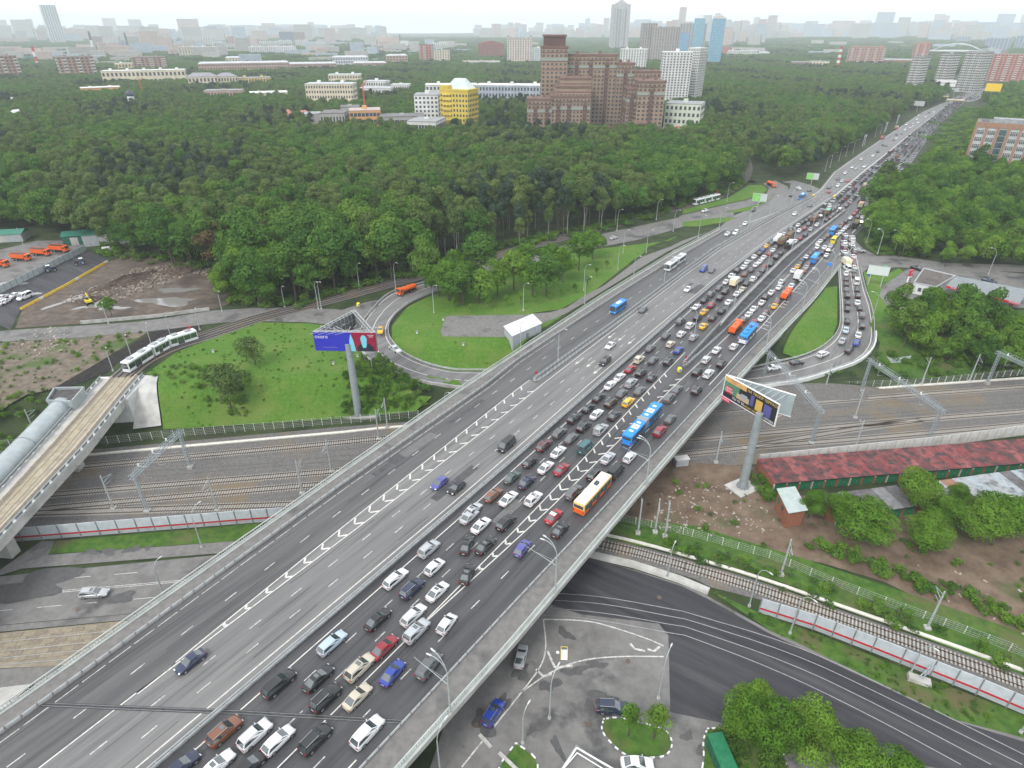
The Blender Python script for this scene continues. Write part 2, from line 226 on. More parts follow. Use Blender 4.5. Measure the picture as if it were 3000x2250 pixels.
POLY={'dirt_lot': [(-160.6,183.4),(-169.7,200.4),(-168.8,222.1),(-167.6,248.9),(-161.2,261.2),(-122.0,246.9),(-98.2,205.3),(-103.2,199.0),(-111.4,195.9),(-126.4,190.5),(-140.9,187.1)],'vehicle_yard': [(-172.8,189.2),(-187.7,209.7),(-188.2,215.0),(-187.9,259.0),(-186.5,265.5),(-169.0,251.9),(-168.8,222.1),(-169.2,198.1),(-161.1,181.9)],'truck_yard': [(-210.4,237.4),(-227.7,261.0),(-224.2,265.3),(-217.0,279.0),(-204.4,279.0),(-190.3,272.0),(-185.1,261.0),(-188.6,215.6)],'bare_earth': [(-159.8,172.7),(-136.1,176.0),(-116.2,180.5),(-119.4,163.5),(-119.9,159.6),(-121.8,147.0),(-123.6,143.8),(-128.7,141.9),(-134.0,137.6),(-136.1,136.8)],'black_soil': [(-101.7,186.7),(-114.4,180.8),(-119.9,159.6),(-123.6,143.8),(-120.3,144.4),(-114.0,153.1),(-114.5,159.6),(-110.3,163.5),(-105.7,172.9),(-99.5,179.6)],'upper_street': [(-166.2,180.2),(-161.4,181.7),(-140.3,185.3),(-125.1,188.0),(-114.7,191.8),(-103.7,197.5),(-86.7,200.4),(-61.1,199.0),(-58.7,198.1),(-52.2,205.3),(-43.3,210.9),(-47.7,199.0),(-48.9,181.9),(-52.1,183.1),(-60.5,186.1),(-67.0,187.7),(-85.8,189.0),(-92.6,188.2),(-101.7,185.8),(-114.5,181.0),(-136.2,176.1),(-160.8,172.7)],'lawn_meadow': [(-102.7,152.6),(-100.3,166.5),(-95.7,172.9),(-90.4,182.5),(-85.5,188.2),(-66.8,187.0),(-60.3,185.5),(-48.9,180.8),(-45.2,165.5),(-39.5,157.5),(-33.9,153.9),(-29.9,152.6),(-27.1,149.7),(-22.4,149.5),(-26.9,146.1),(-46.7,142.8),(-92.6,137.2),(-97.9,150.4)],'lawn_island': [(-28.5,213.4),(-36.4,201.8),(-39.5,186.7),(-37.3,173.4),(-32.3,165.7),(-26.3,159.8),(-17.9,156.3),(-10.0,156.6),(1.1,169.7),(8.6,181.3),(16.8,192.8),(7.0,195.7),(16.7,199.0),(30.5,216.5),(51.5,252.9),(55.9,259.0),(60.6,269.9),(77.4,286.3),(72.2,279.0),(40.4,267.5),(19.3,257.0),(-13.0,245.0),(-21.4,223.7)],'path_island': [(-22.1,193.1),(-23.0,180.8),(-21.7,177.1),(-2.2,176.5),(-2.5,181.9),(6.3,188.6),(9.3,186.1),(18.6,195.4),(66.3,261.2),(94.1,293.9),(78.0,279.0),(70.2,269.7),(55.3,255.9),(34.5,221.3),(26.6,211.9),(19.0,200.4),(12.8,196.1),(2.8,194.1)],'parking_patch': [(-33.9,169.9),(-29.9,169.7),(-21.4,164.5),(-17.2,158.6),(-18.4,157.3),(-26.4,160.6),(-31.6,165.7)],'lawn_triangle': [(123.0,222.4),(109.5,191.8),(101.6,178.5),(88.3,171.8),(86.4,173.6),(85.1,174.1),(85.8,175.8),(117.9,220.5)],'lawn_station': [(140.2,237.6),(149.7,235.7),(156.3,241.2),(156.2,237.6),(138.7,220.5),(134.1,212.7),(132.3,203.9),(135.1,197.0),(122.3,191.8),(117.2,183.6),(127.1,205.3)],'forecourt': [(157.3,238.5),(138.7,220.5),(133.9,212.7),(132.3,203.9),(134.9,196.7),(151.6,202.5),(179.8,199.7),(204.7,234.0),(194.4,237.6),(178.4,236.6),(163.1,242.2)],'side_street': [(157.2,279.9),(154.8,267.2),(155.5,256.5),(162.1,258.0),(179.1,247.9),(200.1,246.0),(212.7,245.0),(206.0,235.7),(194.4,237.6),(178.3,236.5),(162.6,241.2),(156.8,242.2),(143.8,241.2),(137.2,234.0),(139.0,236.3),(139.7,239.0),(140.6,244.6)],'lawn_corner': [(161.0,279.9),(173.8,298.9),(195.7,336.1),(215.0,366.2),(222.6,372.0),(188.0,279.0),(181.0,276.6),(159.8,258.6),(157.2,261.8),(157.3,269.5)],'forest_street': [(92.5,323.7),(68.5,307.5),(44.9,291.3),(32.0,279.0),(18.6,267.5),(6.1,252.9),(-12.9,243.1),(-21.2,235.7),(-33.0,224.5),(-28.6,214.2),(-20.3,224.0),(-6.6,239.4),(6.0,246.0),(22.0,257.8),(34.9,267.0),(56.0,279.0),(74.8,293.9),(88.1,306.1)],'forest_street_far': [(86.7,322.1),(111.4,341.4),(131.0,355.4),(148.6,370.5),(156.2,386.7),(157.0,399.7),(168.1,408.8),(169.1,390.9),(163.0,370.5),(143.7,351.8),(127.6,334.8),(116.6,328.3),(113.7,319.1),(84.1,304.7),(78.9,301.9)],'collector': [(67.7,241.0),(54.0,228.6),(51.6,232.2),(60.3,245.0),(70.7,265.3),(81.3,269.7),(114.6,322.1),(144.9,355.4),(166.8,382.5),(174.4,399.7),(170.3,404.2),(179.9,408.8),(185.1,395.3),(186.3,382.5),(179.2,370.5),(136.2,322.1),(107.1,286.3)],'lawn_strip': [(85.5,310.3),(107.4,319.1),(115.3,319.1),(107.1,310.3),(91.0,301.9),(83.5,301.9)],'lawn_strip_far': [(110.9,328.3),(129.0,341.4),(151.1,362.8),(144.9,355.4),(124.9,331.5)],'lawn_roundabout': [(91.3,334.8),(124.6,362.8),(146.8,395.3),(155.4,395.3),(153.8,382.5),(143.6,366.6),(129.3,355.4),(109.7,341.4),(89.0,325.2)],'roadside_pave': [(191.7,418.3),(224.1,454.9),(206.0,428.2),(187.0,395.3),(180.0,404.2)],'ballast': [(-190,118),(-131,128.5),(-104,129.5),(-46,139.5),(84,157.5),(124,161.5),(159,167.5),(230,178),(230,150),(135.6,136.4),(131.5,135.3),(107.1,130.4),(60.2,122.9),(45.5,122.0),(23.6,103.0),(-51.6,104.5),(-80.9,102.1),(-99.5,98.3),(-190,92)],'lawn_low_strip': [(-95.3,96.5),(-94.6,92.7),(-57.4,96.5),(-54.1,101.8)],'low_pavement': [(-95.5,96.4),(-98.3,96.5),(-101.9,86.8),(-100.3,87.0),(-97.0,88.8),(-59.2,93.0),(-56.7,96.5),(-94.4,92.5)],'low_street': [(-101.8,86.6),(-58.8,92.7),(-56.8,91.7),(-66.6,77.2),(-68.4,78.1),(-92.0,75.4),(-93.4,75.0)],'low_tram_slabs': [(-92.8,73.6),(-90.8,73.7),(-69.5,76.4),(-72.2,68.3),(-76.2,67.1),(-85.7,66.7),(-87.7,66.5)],'low_pavement_near': [(-93.9,75.0),(-68.6,77.9),(-69.6,76.5),(-90.9,73.9),(-92.9,73.6)],'low_asphalt_near': [(-87.7,66.5),(-75.7,67.1),(-77.8,63.7),(-83.2,63.2),(-85.0,62.9)],'slope_paving': [(-85.0,62.9),(-78.2,63.9),(-80.4,59.2),(-81.8,58.5)],'street_right': [(15.0,91.9),(24.4,88.4),(32.9,84.6),(37.9,83.7),(36.9,82.0),(46.2,73.9),(48.9,72.3),(59.7,64.3),(67.4,58.2),(78.2,54.6),(74.0,47.6),(8.6,47.6),(-12.1,49.7),(-10.2,57.7),(-0.2,71.6),(0.0,72.3),(10.6,87.6)],'track_bed': [(18.4,97.6),(25.6,95.1),(34.4,91.2),(34.3,90.8),(54.9,81.8),(72.3,70.7),(84.8,63.7),(83.5,61.8),(71.7,69.8),(46.5,81.1),(38.1,84.1),(33.6,87.6),(23.3,90.8),(15.4,92.9)],'mud': [(36.4,114.6),(42.4,116.9),(51.9,118.1),(60.2,122.9),(60.3,110.7),(78.5,111.8),(124.7,118.7),(113.7,103.5),(91.7,73.2),(79.7,78.6),(72.0,85.6),(62.1,90.4),(48.0,94.7),(36.5,99.7),(25.4,104.0)],'verge_right': [(46.6,73.6),(48.8,72.2),(59.7,64.3),(67.4,58.2),(78.2,54.6),(80.7,58.0),(68.8,64.8),(54.7,73.2),(45.2,78.2),(37.8,83.3)]}
TRK={'a': [(-104.7,121.6),(-88.7,124.3),(-44.1,131.6),(-34.5,133.5)],'b': [(-103.5,111.3),(-87.0,113.7),(-41.3,119.8)],'c': [(-102.2,106.5),(-84.6,109.1),(-45.9,114.6)],'d': [(-89.6,105.5),(-50.9,107.5)],'ar': [(55.9,146.9),(81.2,150.7),(117.5,155.9),(155.2,160.7)],'br': [(44.4,132.8),(69.7,136.4),(100.8,141.2),(145.3,147.0)],'cr': [(42.8,126.4),(63.5,130.2),(80.0,131.8),(140.5,140.4)],'sw': [(59.3,129.4),(77.0,134.2),(93.3,138.5),(111.5,142.2)],'single': [(17.6,95.6),(25.2,93.1),(34.0,89.4),(34.0,89.4),(46.8,83.7),(59.1,76.9),(71.9,70.1),(84.7,62.9)],'tram': [(-108.2,150.4),(-108.3,159.6),(-104.1,169.7),(-97.6,176.2),(-91.0,184.1),(-86.1,189.9),(-79.7,195.4),(-72.9,200.8),(-61.5,210.0),(-49.6,220.5),(-35.4,232.2),(-24.1,241.2),(17.2,279.0),(44.5,299.8),(92.9,341.4),(104.0,351.8),(119.5,366.6),(134.6,386.7),(149.9,413.5),(166.1,454.9),(186.2,533.1)]}
LOOPL=[(-20.3,224.5,-24.7,234.3,0),(-28.7,214.6,-33.0,224.5,0),(-36.2,203.9,-43.9,214.2,0),(-39.9,193.1,-48.0,200.4,-0.3),(-40.1,183.7,-49.4,183.7,-0.8),(-37.6,176.0,-45.9,169.0,-1.5),(-33.4,170.2,-40.6,162.9,-2.5),(-27.3,166.0,-35.1,159.9,-3.5),(-18.8,163.7,-27.1,156.7,-4.8),(-9.6,164.8,-15.4,154.6,-5.8)]
LOOPR=[(72.2,166.5,73.8,156.6,-6),(81.2,169.5,85.6,159.3,-5.5),(88.4,171.3,95.4,163.3,-4.8),(95.3,174.5,105.4,168.2,-4),(102.4,180.2,113.3,175.7,-3),(108.0,187.5,119.7,187.5,-2),(113.2,198.5,125.6,201.2,-1.2),(119.9,213.9,131.1,217.0,-0.5),(128.6,234.0,138.4,235.7,0),(137.9,254.9,146.4,254.9,0),(150.4,279.9,158.1,281.1,0)]
PTS={'deckR': [(-9.0,53.1),(6.9,74.7),(28.3,103.2),(75.9,166.4),(95.3,196.2),(101.7,210.1),(118.2,229.3)],'mast_low': [(-78.4,121.4),(-80.7,105.5),(-88.8,106.5),(-65.5,106.0),(-48.3,111.8),(-43.6,119.8),(-123.3,133.2),(-33.4,138.9),(-34.7,133.5),(50.3,123.5),(94.4,143.9),(91.9,157.7),(103.0,158.1),(107.3,131.8),(86.8,128.4),(77.1,131.4),(75.5,162.7),(143.2,162.7),(123.1,162.2),(138.7,164.1),(26.7,98.7),(30.4,99.0),(32.2,97.7),(52.7,87.2),(74.1,74.7)],'lamp_low': [(-64.0,94.6),(-66.1,82.6),(5.8,58.0),(23.4,61.3),(30.3,86.6),(44.0,79.6),(49.2,73.6),(66.1,65.7),(77.4,55.8),(1.6,54.1),(-10.3,49.7)],'lamp_up': [(-132.3,186.7),(-112.8,154.4),(-111.8,162.5),(-110.1,170.7),(-106.8,176.2),(-100.3,181.9),(-99.1,196.7),(-79.1,201.1),(-66.8,199.0),(-65.8,199.0),(-56.7,218.1),(-43.4,218.9),(-26.6,195.7),(3.9,197.7),(26.5,216.5),(25.5,203.9),(2.6,171.3),(-17.9,141.2),(-38.9,233.1),(42.4,239.4),(46.4,226.2),(50.3,295.2),(73.1,314.7),(79.8,336.4),(77.0,293.9),(57.9,261.0),(47.9,261.0),(120.5,353.6),(133.5,323.7),(116.8,304.7),(100.4,299.2),(86.3,283.8),(153.0,344.8),(-40.6,158.6),(-218.6,272.0)],'lamp_divider': [(13.4,160.6),(58.1,225.4),(114.7,300.3),(133.2,321.8),(151.6,341.1)],'lamp_jam': [(56.2,173.8),(76.6,199.5),(100.7,235.4),(121.3,262.9),(139.9,287.3),(152.1,303.0),(175.6,326.5)],'lamp_far': [(212.3,437.6),(221.5,450.6),(238.8,475.0),(252.7,494.0),(264.7,508.1),(324.1,591.3),(340.7,613.9),(503.1,832.0),(516.0,842.5),(524.6,853.2)],'gantry': [(288.3,540.9),(347.2,619.8),(389.8,678.2)],'lamp_right': [(160.7,276.4),(157.1,259.7),(158.0,261.0),(163.5,258.8),(167.2,258.8),(187.7,234.0),(118.4,188.0)]}
XW={'joint': [(-71.2,54.5),(-56.0,53.9),(-38.6,53.2),(-11.4,51.6)],'arrows': [(31.4,177.5),(34.3,175.8),(37.0,173.4),(19.6,160.1),(22.7,158.5),(24.2,154.4)],'bbL': [(-42.4,144.7)],'bbR': [(53.8,114.0)],'kiosk': [(0.2,171.2),(9.1,180.7),(-2.2,178.4)],'gas': [(136.0,203.5),(145.4,199.9),(164.8,220.6),(158.0,229.2)],'canopy': [(152.3,206.6),(166.7,190.4),(178.4,202.9),(162.4,216.7)],'pylon': [(144.4,215.0)],'garR': [(60.2,112.4),(124.0,120.2),(126.9,124.2),(60.2,121.7)],'garTop': [(58.5,118.3),(59.3,111.9),(123.8,121.3),(129.3,129.1)],'gar2': [(94.1,102.7),(113.0,106.2),(118.6,114.0),(99.1,112.1)],'gar3': [(69.1,105.7),(86.1,108.8),(96.5,107.7),(79.6,101.7)],'shed': [(58.3,107.4),(62.7,108.2),(62.6,100.8),(58.1,99.8)],'wallc': [(60.3,122.6),(106.9,130.1),(131.2,134.9),(135.1,135.6)],'noiseL': [(-102.2,96.5),(-98.3,96.9),(-79.4,99.2),(-49.4,102.8)],'noiseR': [(45.2,78.2),(53.6,74.5),(61.7,69.9),(69.2,65.4),(74.7,62.1),(81.4,57.7)],'fenceL': [(-131.1,130.1),(-104.4,131.8),(-86.1,135.3),(-46.3,141.2),(-25.8,144.3)],'fenceR': [(84.5,159.0),(123.4,162.2),(161.2,169.0)],'fenceS': [(23.5,102.6),(36.2,98.5),(38.0,97.8),(52.0,91.7),(61.5,84.8),(69.1,80.0),(80.0,73.6),(88.2,68.3)],'portal': [[(-80.7,105.5),(-78.4,121.4)],[(75.5,162.7),(77.1,131.4)],[(103.0,158.1),(107.3,131.8)],[(143.2,162.7),(148.3,147.0)]],'tramL': [(-114.9,149.5),(-113.6,138.8),(-108.8,104.0),(-107.5,95.3)],'tramR': [(-102.6,151.7),(-101.5,141.2),(-98.4,117.5),(-97.3,95.3)],'tube': [(-114.8,135.5),(-112.7,120.2),(-111.1,105.7)],'tubeend': [(-119.3,140.1),(-111.9,140.5),(-110.8,133.5),(-117.3,133.9)],'tramcar': [(-107.6,154.3),(-106.0,162.9),(-104.0,169.1),(-97.9,175.6)],'tram2': [(99.3,343.6),(117.0,357.8)],'rwall': [(-141.1,186.7),(-119.9,191.8),(-103.9,198.1)],'yardfence': [(-187.1,213.4),(-186.0,255.9),(-185.8,264.4)],'yellowb': [(-169.1,198.3),(-167.8,220.5),(-167.6,248.9)],'isl1': [(14.2,57.8),(16.4,58.2),(20.1,57.2),(23.5,56.3),(24.2,54.1),(22.8,52.1),(19.8,51.9),(16.9,52.1),(15.1,53.7),(13.5,56.0)],'isl2': [(29.9,56.3),(28.7,54.6),(28.2,51.9),(26.2,47.6),(37.1,47.6),(40.9,51.9),(37.6,55.3),(33.2,56.5)],'isl3': [(0.6,54.1),(4.2,51.6),(2.9,47.6),(-2.3,47.6),(-1.9,51.0)],'roofblk': [(6.8,48.9),(9.2,51.9),(13.7,48.9)],'darkasp': [(15.0,91.9),(24.4,88.2),(32.8,84.2),(36.5,81.5),(45.5,73.6),(59.5,64.0),(68.3,57.7),(78.5,53.7),(74.0,47.6),(24.8,59.0),(27.6,73.2),(26.4,75.7),(12.7,77.7),(7.2,80.0),(10.8,86.4)],'stR_lines': [[(5.7,76.6),(13.8,76.4),(19.1,74.5),(24.2,72.3),(26.3,71.0)],[(5.7,76.6),(6.0,70.7),(5.0,67.1),(1.6,62.4),(-2.5,57.0),(-7.3,50.6)],[(1.6,62.4),(6.3,66.0),(11.6,68.3),(18.3,69.0),(25.9,68.9)]],'tramlowR': [[(8.2,82.6),(17.5,81.8),(31.4,78.4),(31.4,78.4),(48.6,71.6),(60.6,63.7),(76.2,51.9)],[(8.1,80.9),(17.3,80.2),(31.0,76.7),(31.0,76.9),(47.9,69.8),(59.7,61.8),(74.2,51.0)],[(7.1,79.1),(17.0,78.1),(30.6,75.0),(30.6,75.2),(47.1,67.7),(58.6,59.7),(69.7,51.0)],[(5.6,77.5),(14.0,76.9),(30.1,73.2),(30.2,73.4),(44.0,66.5),(55.6,58.7),(65.3,51.0)]],'lowtramL': [[(-89.4,71.8),(-70.3,74.2)],[(-88.1,69.9),(-71.3,72.1)],[(-87.1,68.6),(-72.4,70.4)],[(-86.2,67.3),(-72.9,68.6)]],'lowstL': [[(-96.6,81.9),(-77.5,84.1),(-63.5,85.8)],[(-98.9,85.0),(-79.2,87.2),(-70.6,88.2)],[(-93.2,78.7),(-78.3,80.4),(-66.0,81.8)]],'gas_sign': [(136.9,223.7),(143.6,225.4)],'island_trees': [(-32.2,219.3),(-26.5,211.0),(-19.8,204.4),(-28.7,211.0),(-22.4,206.6),(-17.2,202.3),(-11.6,204.4),(-5.2,211.0),(0.7,216.5),(7.4,211.0),(12.4,211.0),(19.3,225.2),(26.7,238.3),(33.8,252.7),(4.3,230.3),(-11.7,225.2),(-21.4,225.2),(15.4,235.6),(-16.4,215.6)],'bldR': [(314.7,452.1),(348.8,429.1)],'fe': [(-257.9,293.9),(-228.8,290.1),(-187.6,268.6),(-166.5,252.7),(-116.7,235.6),(-102.6,204.4),(-87.3,199.0),(-74.8,200.3),(-64.7,211.0),(-53.6,222.7),(-37.2,231.3),(-31.7,246.7),(31.1,286.3),(69.0,314.7),(101.0,348.3),(137.6,382.5),(151.9,415.9),(175.2,511.4),(184.0,522.0),(172.1,454.9),(165.9,423.2),(177.7,414.5),(209.5,432.3),(258.9,528.6),(316.6,609.8),(385.4,702.2),(465.9,795.2),(605.1,953.4)],'fr': [(158.5,262.0),(163.8,282.6),(176.7,310.3),(201.5,348.3),(227.8,392.7),(241.9,415.9),(271.7,446.6),(358.3,582.1),(421.8,673.2),(535.6,819.7),(609.7,890.5),(716.5,1002.6),(808.6,1082.0)],'fr_s': [(158.3,260.1),(165.5,251.5),(177.2,242.2),(189.7,238.3),(212.3,243.9)],'farroad': [(550.2,853.2),(617.2,929.9),(704.0,1036.2),(796.8,1120.9),(923.0,1241.9),(1062.8,1363.7)],'lowtrees': [(72.0,96.4),(87.8,105.7),(90.9,100.5),(97.1,97.0),(103.4,98.4),(64.7,103.4),(70.7,102.0),(84.3,95.0),(98.5,106.5),(110.0,100.5)],'neartrees': [(37.8,53.2),(42.7,51.8),(47.7,48.6),(34.2,56.0),(52.6,46.1),(37.1,58.5)],'twotrees': [(17.6,55.2),(21.4,54.8)],'singles': [(-73.9,158.2),(-76.0,142.8),(-134.2,192.3)],'bb_small': [(606.7,962.9),(610.0,942.8),(622.3,887.1),(135.2,344.8),(136.2,221.3),(185.1,395.3),(475.0,792.5)],'tents': [(565.6,875.5),(572.8,869.8),(585.6,923.5)]}
BLD = """
apt|slender pale high-rise tower standing alone at the far west skyline|tower|-2384 3727 66 45 191 41|pale|pale|40 6|plain
slab|brick nine-storey block cut by the west edge of the view|apartment block|-858 1172 48 16 46 42|brick|grey|9 8|balc
slab|brick nine-storey block with white balconies above the forest, west|apartment block|-748 1198 54 16 44 40|brick|grey|9 8|balc
slab|brick nine-storey block behind the long cream institute|apartment block|-735 1417 60 16 36 27|brick|grey|9 8|balc
inst|long cream institute with white cornice and roof huts|institute|-563 1064 114 24 30 20|cream|white|3 20|std
inst|small yellow block between brick block and cream institute|building|-773 1404 46 20 25 29|yellowc|white|3 8|std
low|low orange hall with white roof edge in the west forest|building|-535 892 44 20 19 35|orange|white|1 8|std
slab|white ribbed slab block, rear of the pair on the west plain|apartment block|-1434 3242 141 20 52 24|white|white|16 14|rib
slab|cream slab block, front of the pair on the west plain|apartment block|-908 2043 105 18 40 24|cream|white|12 14|rib
slab|grey white slab beside the ribbed pair|apartment block|-1070 2597 41 25 42 22|pale|white|12 5|rib
tower|pink and white tower on the central plain left of dark twins|apartment block|-1331 3405 56 25 56 31|pink|white|16 5|plain
tower|dark glass twin tower, its taller left half|tower|-1223 3856 72 30 71 18|dark|dark|20 6|plain
tower|dark glass twin tower, its brown right half|tower|-1155 3856 63 30 70 17|brown|dark|20 5|plain
slab|long white ribbed block in front of the dark twins|apartment block|-775 2286 144 18 35 15|white|white|12 22|rib
slab|white toothed block between pink tower and dark twins|apartment block|-1148 3301 113 18 34 19|white|white|14 12|rib
slab|white block directly left of the dark twin towers|apartment block|-1099 3427 63 18 38 18|white|white|14 7|rib
slab|white block directly right of the dark twin towers|apartment block|-962 3242 58 18 41 17|white|white|14 7|rib
slab|small white block alone right of the dark twins|apartment block|-832 3075 39 18 35 15|white|white|9 5|rib
terr|long brick terrace with pale metal roof across the western park|apartment block|-516 1347 164 18 28 21|brickp|metal|5 34|std
terr|right wing of the long brick terrace with pale roof|apartment block|-405 1416 94 18 24 16|brickp|metal|5 22|std
terr|cream house rising behind the brick terrace|house|-658 1690 61 22 25 21|cream|metal|6 9|std
gable|grey roofed cream mansion with gables in the park|mansion|-444 992 39 24 26 24|cream|slate|3 8|gable
gable|cream palace wing with portico right of the grey roofed mansion|mansion|-417 1011 27 24 25 27|cream|slate|3 7|gable
inst|yellow orange school block right of the cream palace|school|-385 1029 48 22 22 24|ochre|grey|3 12|std
low|pink brick two-storey hall among the western trees|building|-346 823 42 18 21 11|brickp|grey|2 12|std
low|white barrel-roofed hall in the western trees|hall|-301 845 44 26 17 20|cream|white|1 8|std
inst|big cream hospital block with white window rows and fire stairs|hospital|-202 768 52 24 32 1|cream|metal|6 18|std
inst|cream hospital wing behind the big cream block|hospital|-253 1050 47 24 25 6|cream|metal|4 12|std
inst|tallest white clinic house left of two dark firs|clinic|-176 898 29 20 26 -9|offwhite|metal|4 9|std
low|white clinic annex in front of the tall clinic house|clinic|-170 859 38 18 21 1|offwhite|metal|2 10|std
low|white clinic wing right of two dark firs|clinic|-145 898 23 20 22 -1|offwhite|metal|3 8|std
low|grey concrete annex at the west end of the orange block|annex|-179 605 14 18 19 17|concrete|grey|2 1|none
low|grey flat-roofed hall beside the orange block|hall|-157 596 21 26 21 5|concrete|dgrey|2 8|std
low|bare grey core tower behind the orange block|annex|-151 631 17 18 22 13|concrete|dgrey|4 1|none
inst|orange rendered four-storey block with white window bands|office block|-128 587 26 22 24 12|orange|pinkish|4 8|band
low|unfinished concrete frame right of the orange block|construction|-95 580 38 24 20 9|concrete|dgrey|2 9|band
low|white low pavilion in front of the yellow tower|pavilion|-70 551 24 30 20 -11|offwhite|grey|2 10|band
inst|white nine-storey wing joined to the yellow block|office block|-76 612 21 24 34 1|white|grey|9 6|std
inst|long pale grey office with dishes behind the yellow block|office block|0 806 81 30 28 -6|bluegrey|white|4 22|std
inst|grey white office behind the glass pyramid roof|office block|-73 827 61 24 27 5|offwhite|white|4 14|std
tower|red and white striped tower in the middle distance|apartment block|-213 1755 34 22 51 17|redpink|dark|14 5|balc
slab|cream slab joined to the red striped tower|apartment block|-171 1718 37 18 40 6|cream|grey|11 6|balc
arch|red brick building with curved top in middle distance|office block|-61 2055 73 40 47 2|redbrick|redbrick|10 10|std
low|long low white hall before the curved red building|hall|-72 1637 86 20 20 3|offwhite|pinkish|2 16|std
low|white boiler house with tall dark chimney on the plain|building|-488 3190 43 30 38 9|offwhite|white|4 4|none
slab|white slab behind the red striped tower|apartment block|-304 2973 69 18 34 6|white|white|9 8|rib
terr|pale five-storey row west of the brick cube|apartment block|-351 1519 75 16 32 17|pale|metal|5 14|std
terr|pale five-storey row nearest the brick cube|apartment block|-304 1492 70 16 22 12|brickp|metal|5 12|std
terr|brick cube house at the end of pale rows|apartment block|-275 1672 50 18 30 15|brickp|metal|5 7|std
tower|cream high-rise with dark corner turrets left of the brown complex|apartment block|18 1676 59 26 65 -1|creampink|slate|18 10|turret
slab|pale slab right of the turreted high-rise|apartment block|62 1672 26 18 46 -2|pale|white|12 5|std
tri|grey banded skyscraper with stepped crown at the skyline|skyscraper|440 2927 76 45 170 -9|bandgrey|grey|45 7|tri
tower|grey brown high-rise left of the blue towers, slim|tower|346 1808 35 40 97 -1|taupe|grey|30 6|plain
tower|grey brown high-rise cluster, broad middle|tower|386 1789 64 40 89 -18|taupe|grey|28 10|plain
tower|grey brown tower behind the blue twin, tallest brown|tower|672 2653 96 40 102 -14|taupe|grey|30 9|plain
tower|short bright blue glass block before the blue tower|tower|617 2565 43 24 72 -14|blueglass|blueglass|18 6|glass
btow|rounded blue glass tower, left of the blue pair|tower|598 2288 33 24 114 -15|skyblue|pale|32 6|glass
btow|rounded blue glass tower, right of the blue pair|tower|487 1691 30 24 106 -16|skyblue|pale|32 6|glass
slab|white panel high-rise right behind the brown complex|apartment block|245 1417 53 20 50 -10|white|white|17 10|panel
slab|white patterned panel high-rise, left wing of the tall pair|apartment block|180 766 31 20 63 -5|white|white|24 9|panel
slab|white ribbed panel high-rise, right wing of the tall pair|apartment block|211 799 13 24 66 -35|white|white|24 7|rib
inst|pale green modern office beside the brown complex|office block|151 590 30 26 29 -22|mint|grey|5 8|std
low|red and green trimmed low house by the forest edge|house|132 530 22 16 16 -20|redpink|pinkish|3 7|std
tower|pink slab tower right of the blue pair|apartment block|679 2229 28 20 36 -17|redpink|grey|14 4|plain
slab|white row of blocks beyond the right forest|apartment block|710 2172 85 18 27 -18|white|white|7 16|rib
slab|small white block beyond the right forest|apartment block|788 2199 31 18 22 -20|white|white|6 6|rib
low|brown workshop beside the striped chimney|workshop|637 1539 41 30 22 -22|brown|grey|2 6|std
low|cream factory hall beside the striped chimney|factory|677 1539 39 30 23 -24|cream|grey|2 6|std
slab|large pink brick slab behind the right forest|apartment block|822 1632 76 24 49 -27|pinkbrick|pinkbrick|14 14|balc
terr|long red brick row behind grey towers|apartment block|912 1661 73 18 21 -29|redpink|grey|5 16|std
pan|grey panel tower, leftmost of three by the highway|apartment block|569 973 15 22 52 -52|greypanel|dgrey|16 7|panel2
pan|grey panel tower, middle of three by the highway|apartment block|627 1003 17 22 54 -54|greypanel|dgrey|16 7|panel2
pan|grey panel tower, widest and rightmost of three by the highway|apartment block|701 1054 29 22 55 -56|greypanel|dgrey|16 10|panel2
tower|orange and white high-rise behind the leftmost grey tower|apartment block|996 1714 31 24 55 -40|redpink|orange|20 6|balc
slab|wide brown brick slab at the right edge of view|apartment block|915 1275 65 22 45 -36|redpink|grey|12 12|balc
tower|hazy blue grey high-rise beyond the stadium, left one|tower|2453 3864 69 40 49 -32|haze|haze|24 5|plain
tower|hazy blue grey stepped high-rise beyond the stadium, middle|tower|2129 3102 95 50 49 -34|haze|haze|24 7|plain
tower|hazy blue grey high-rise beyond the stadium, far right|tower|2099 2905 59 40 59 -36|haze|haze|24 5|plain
slab|far white housing slab on the right horizon ridge|apartment block|5648 15571 387 40 206 -20|white|white|20 8|rib
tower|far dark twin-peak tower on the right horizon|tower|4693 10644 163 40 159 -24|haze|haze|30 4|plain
slab|pale apartment group under the slender tower, far west|apartment block|-3199 4796 189 30 86 34|pale|pale|16 12|rib
low|long hall with bright blue roof in the west|hall|-1316 1925 54 40 18 34|blueglass|blueglass|1 8|none
slab|brown slab left of black topped chimney|apartment block|-1966 3390 64 25 54 30|brown|grey|12 6|plain
low|white factory front beside black topped chimney|factory|-1314 2322 81 30 33 29|offwhite|white|3 10|band
slab|white office slab on the western plain right of dark chimney|office block|-1473 3054 49 25 47 26|offwhite|white|8 6|band
"""

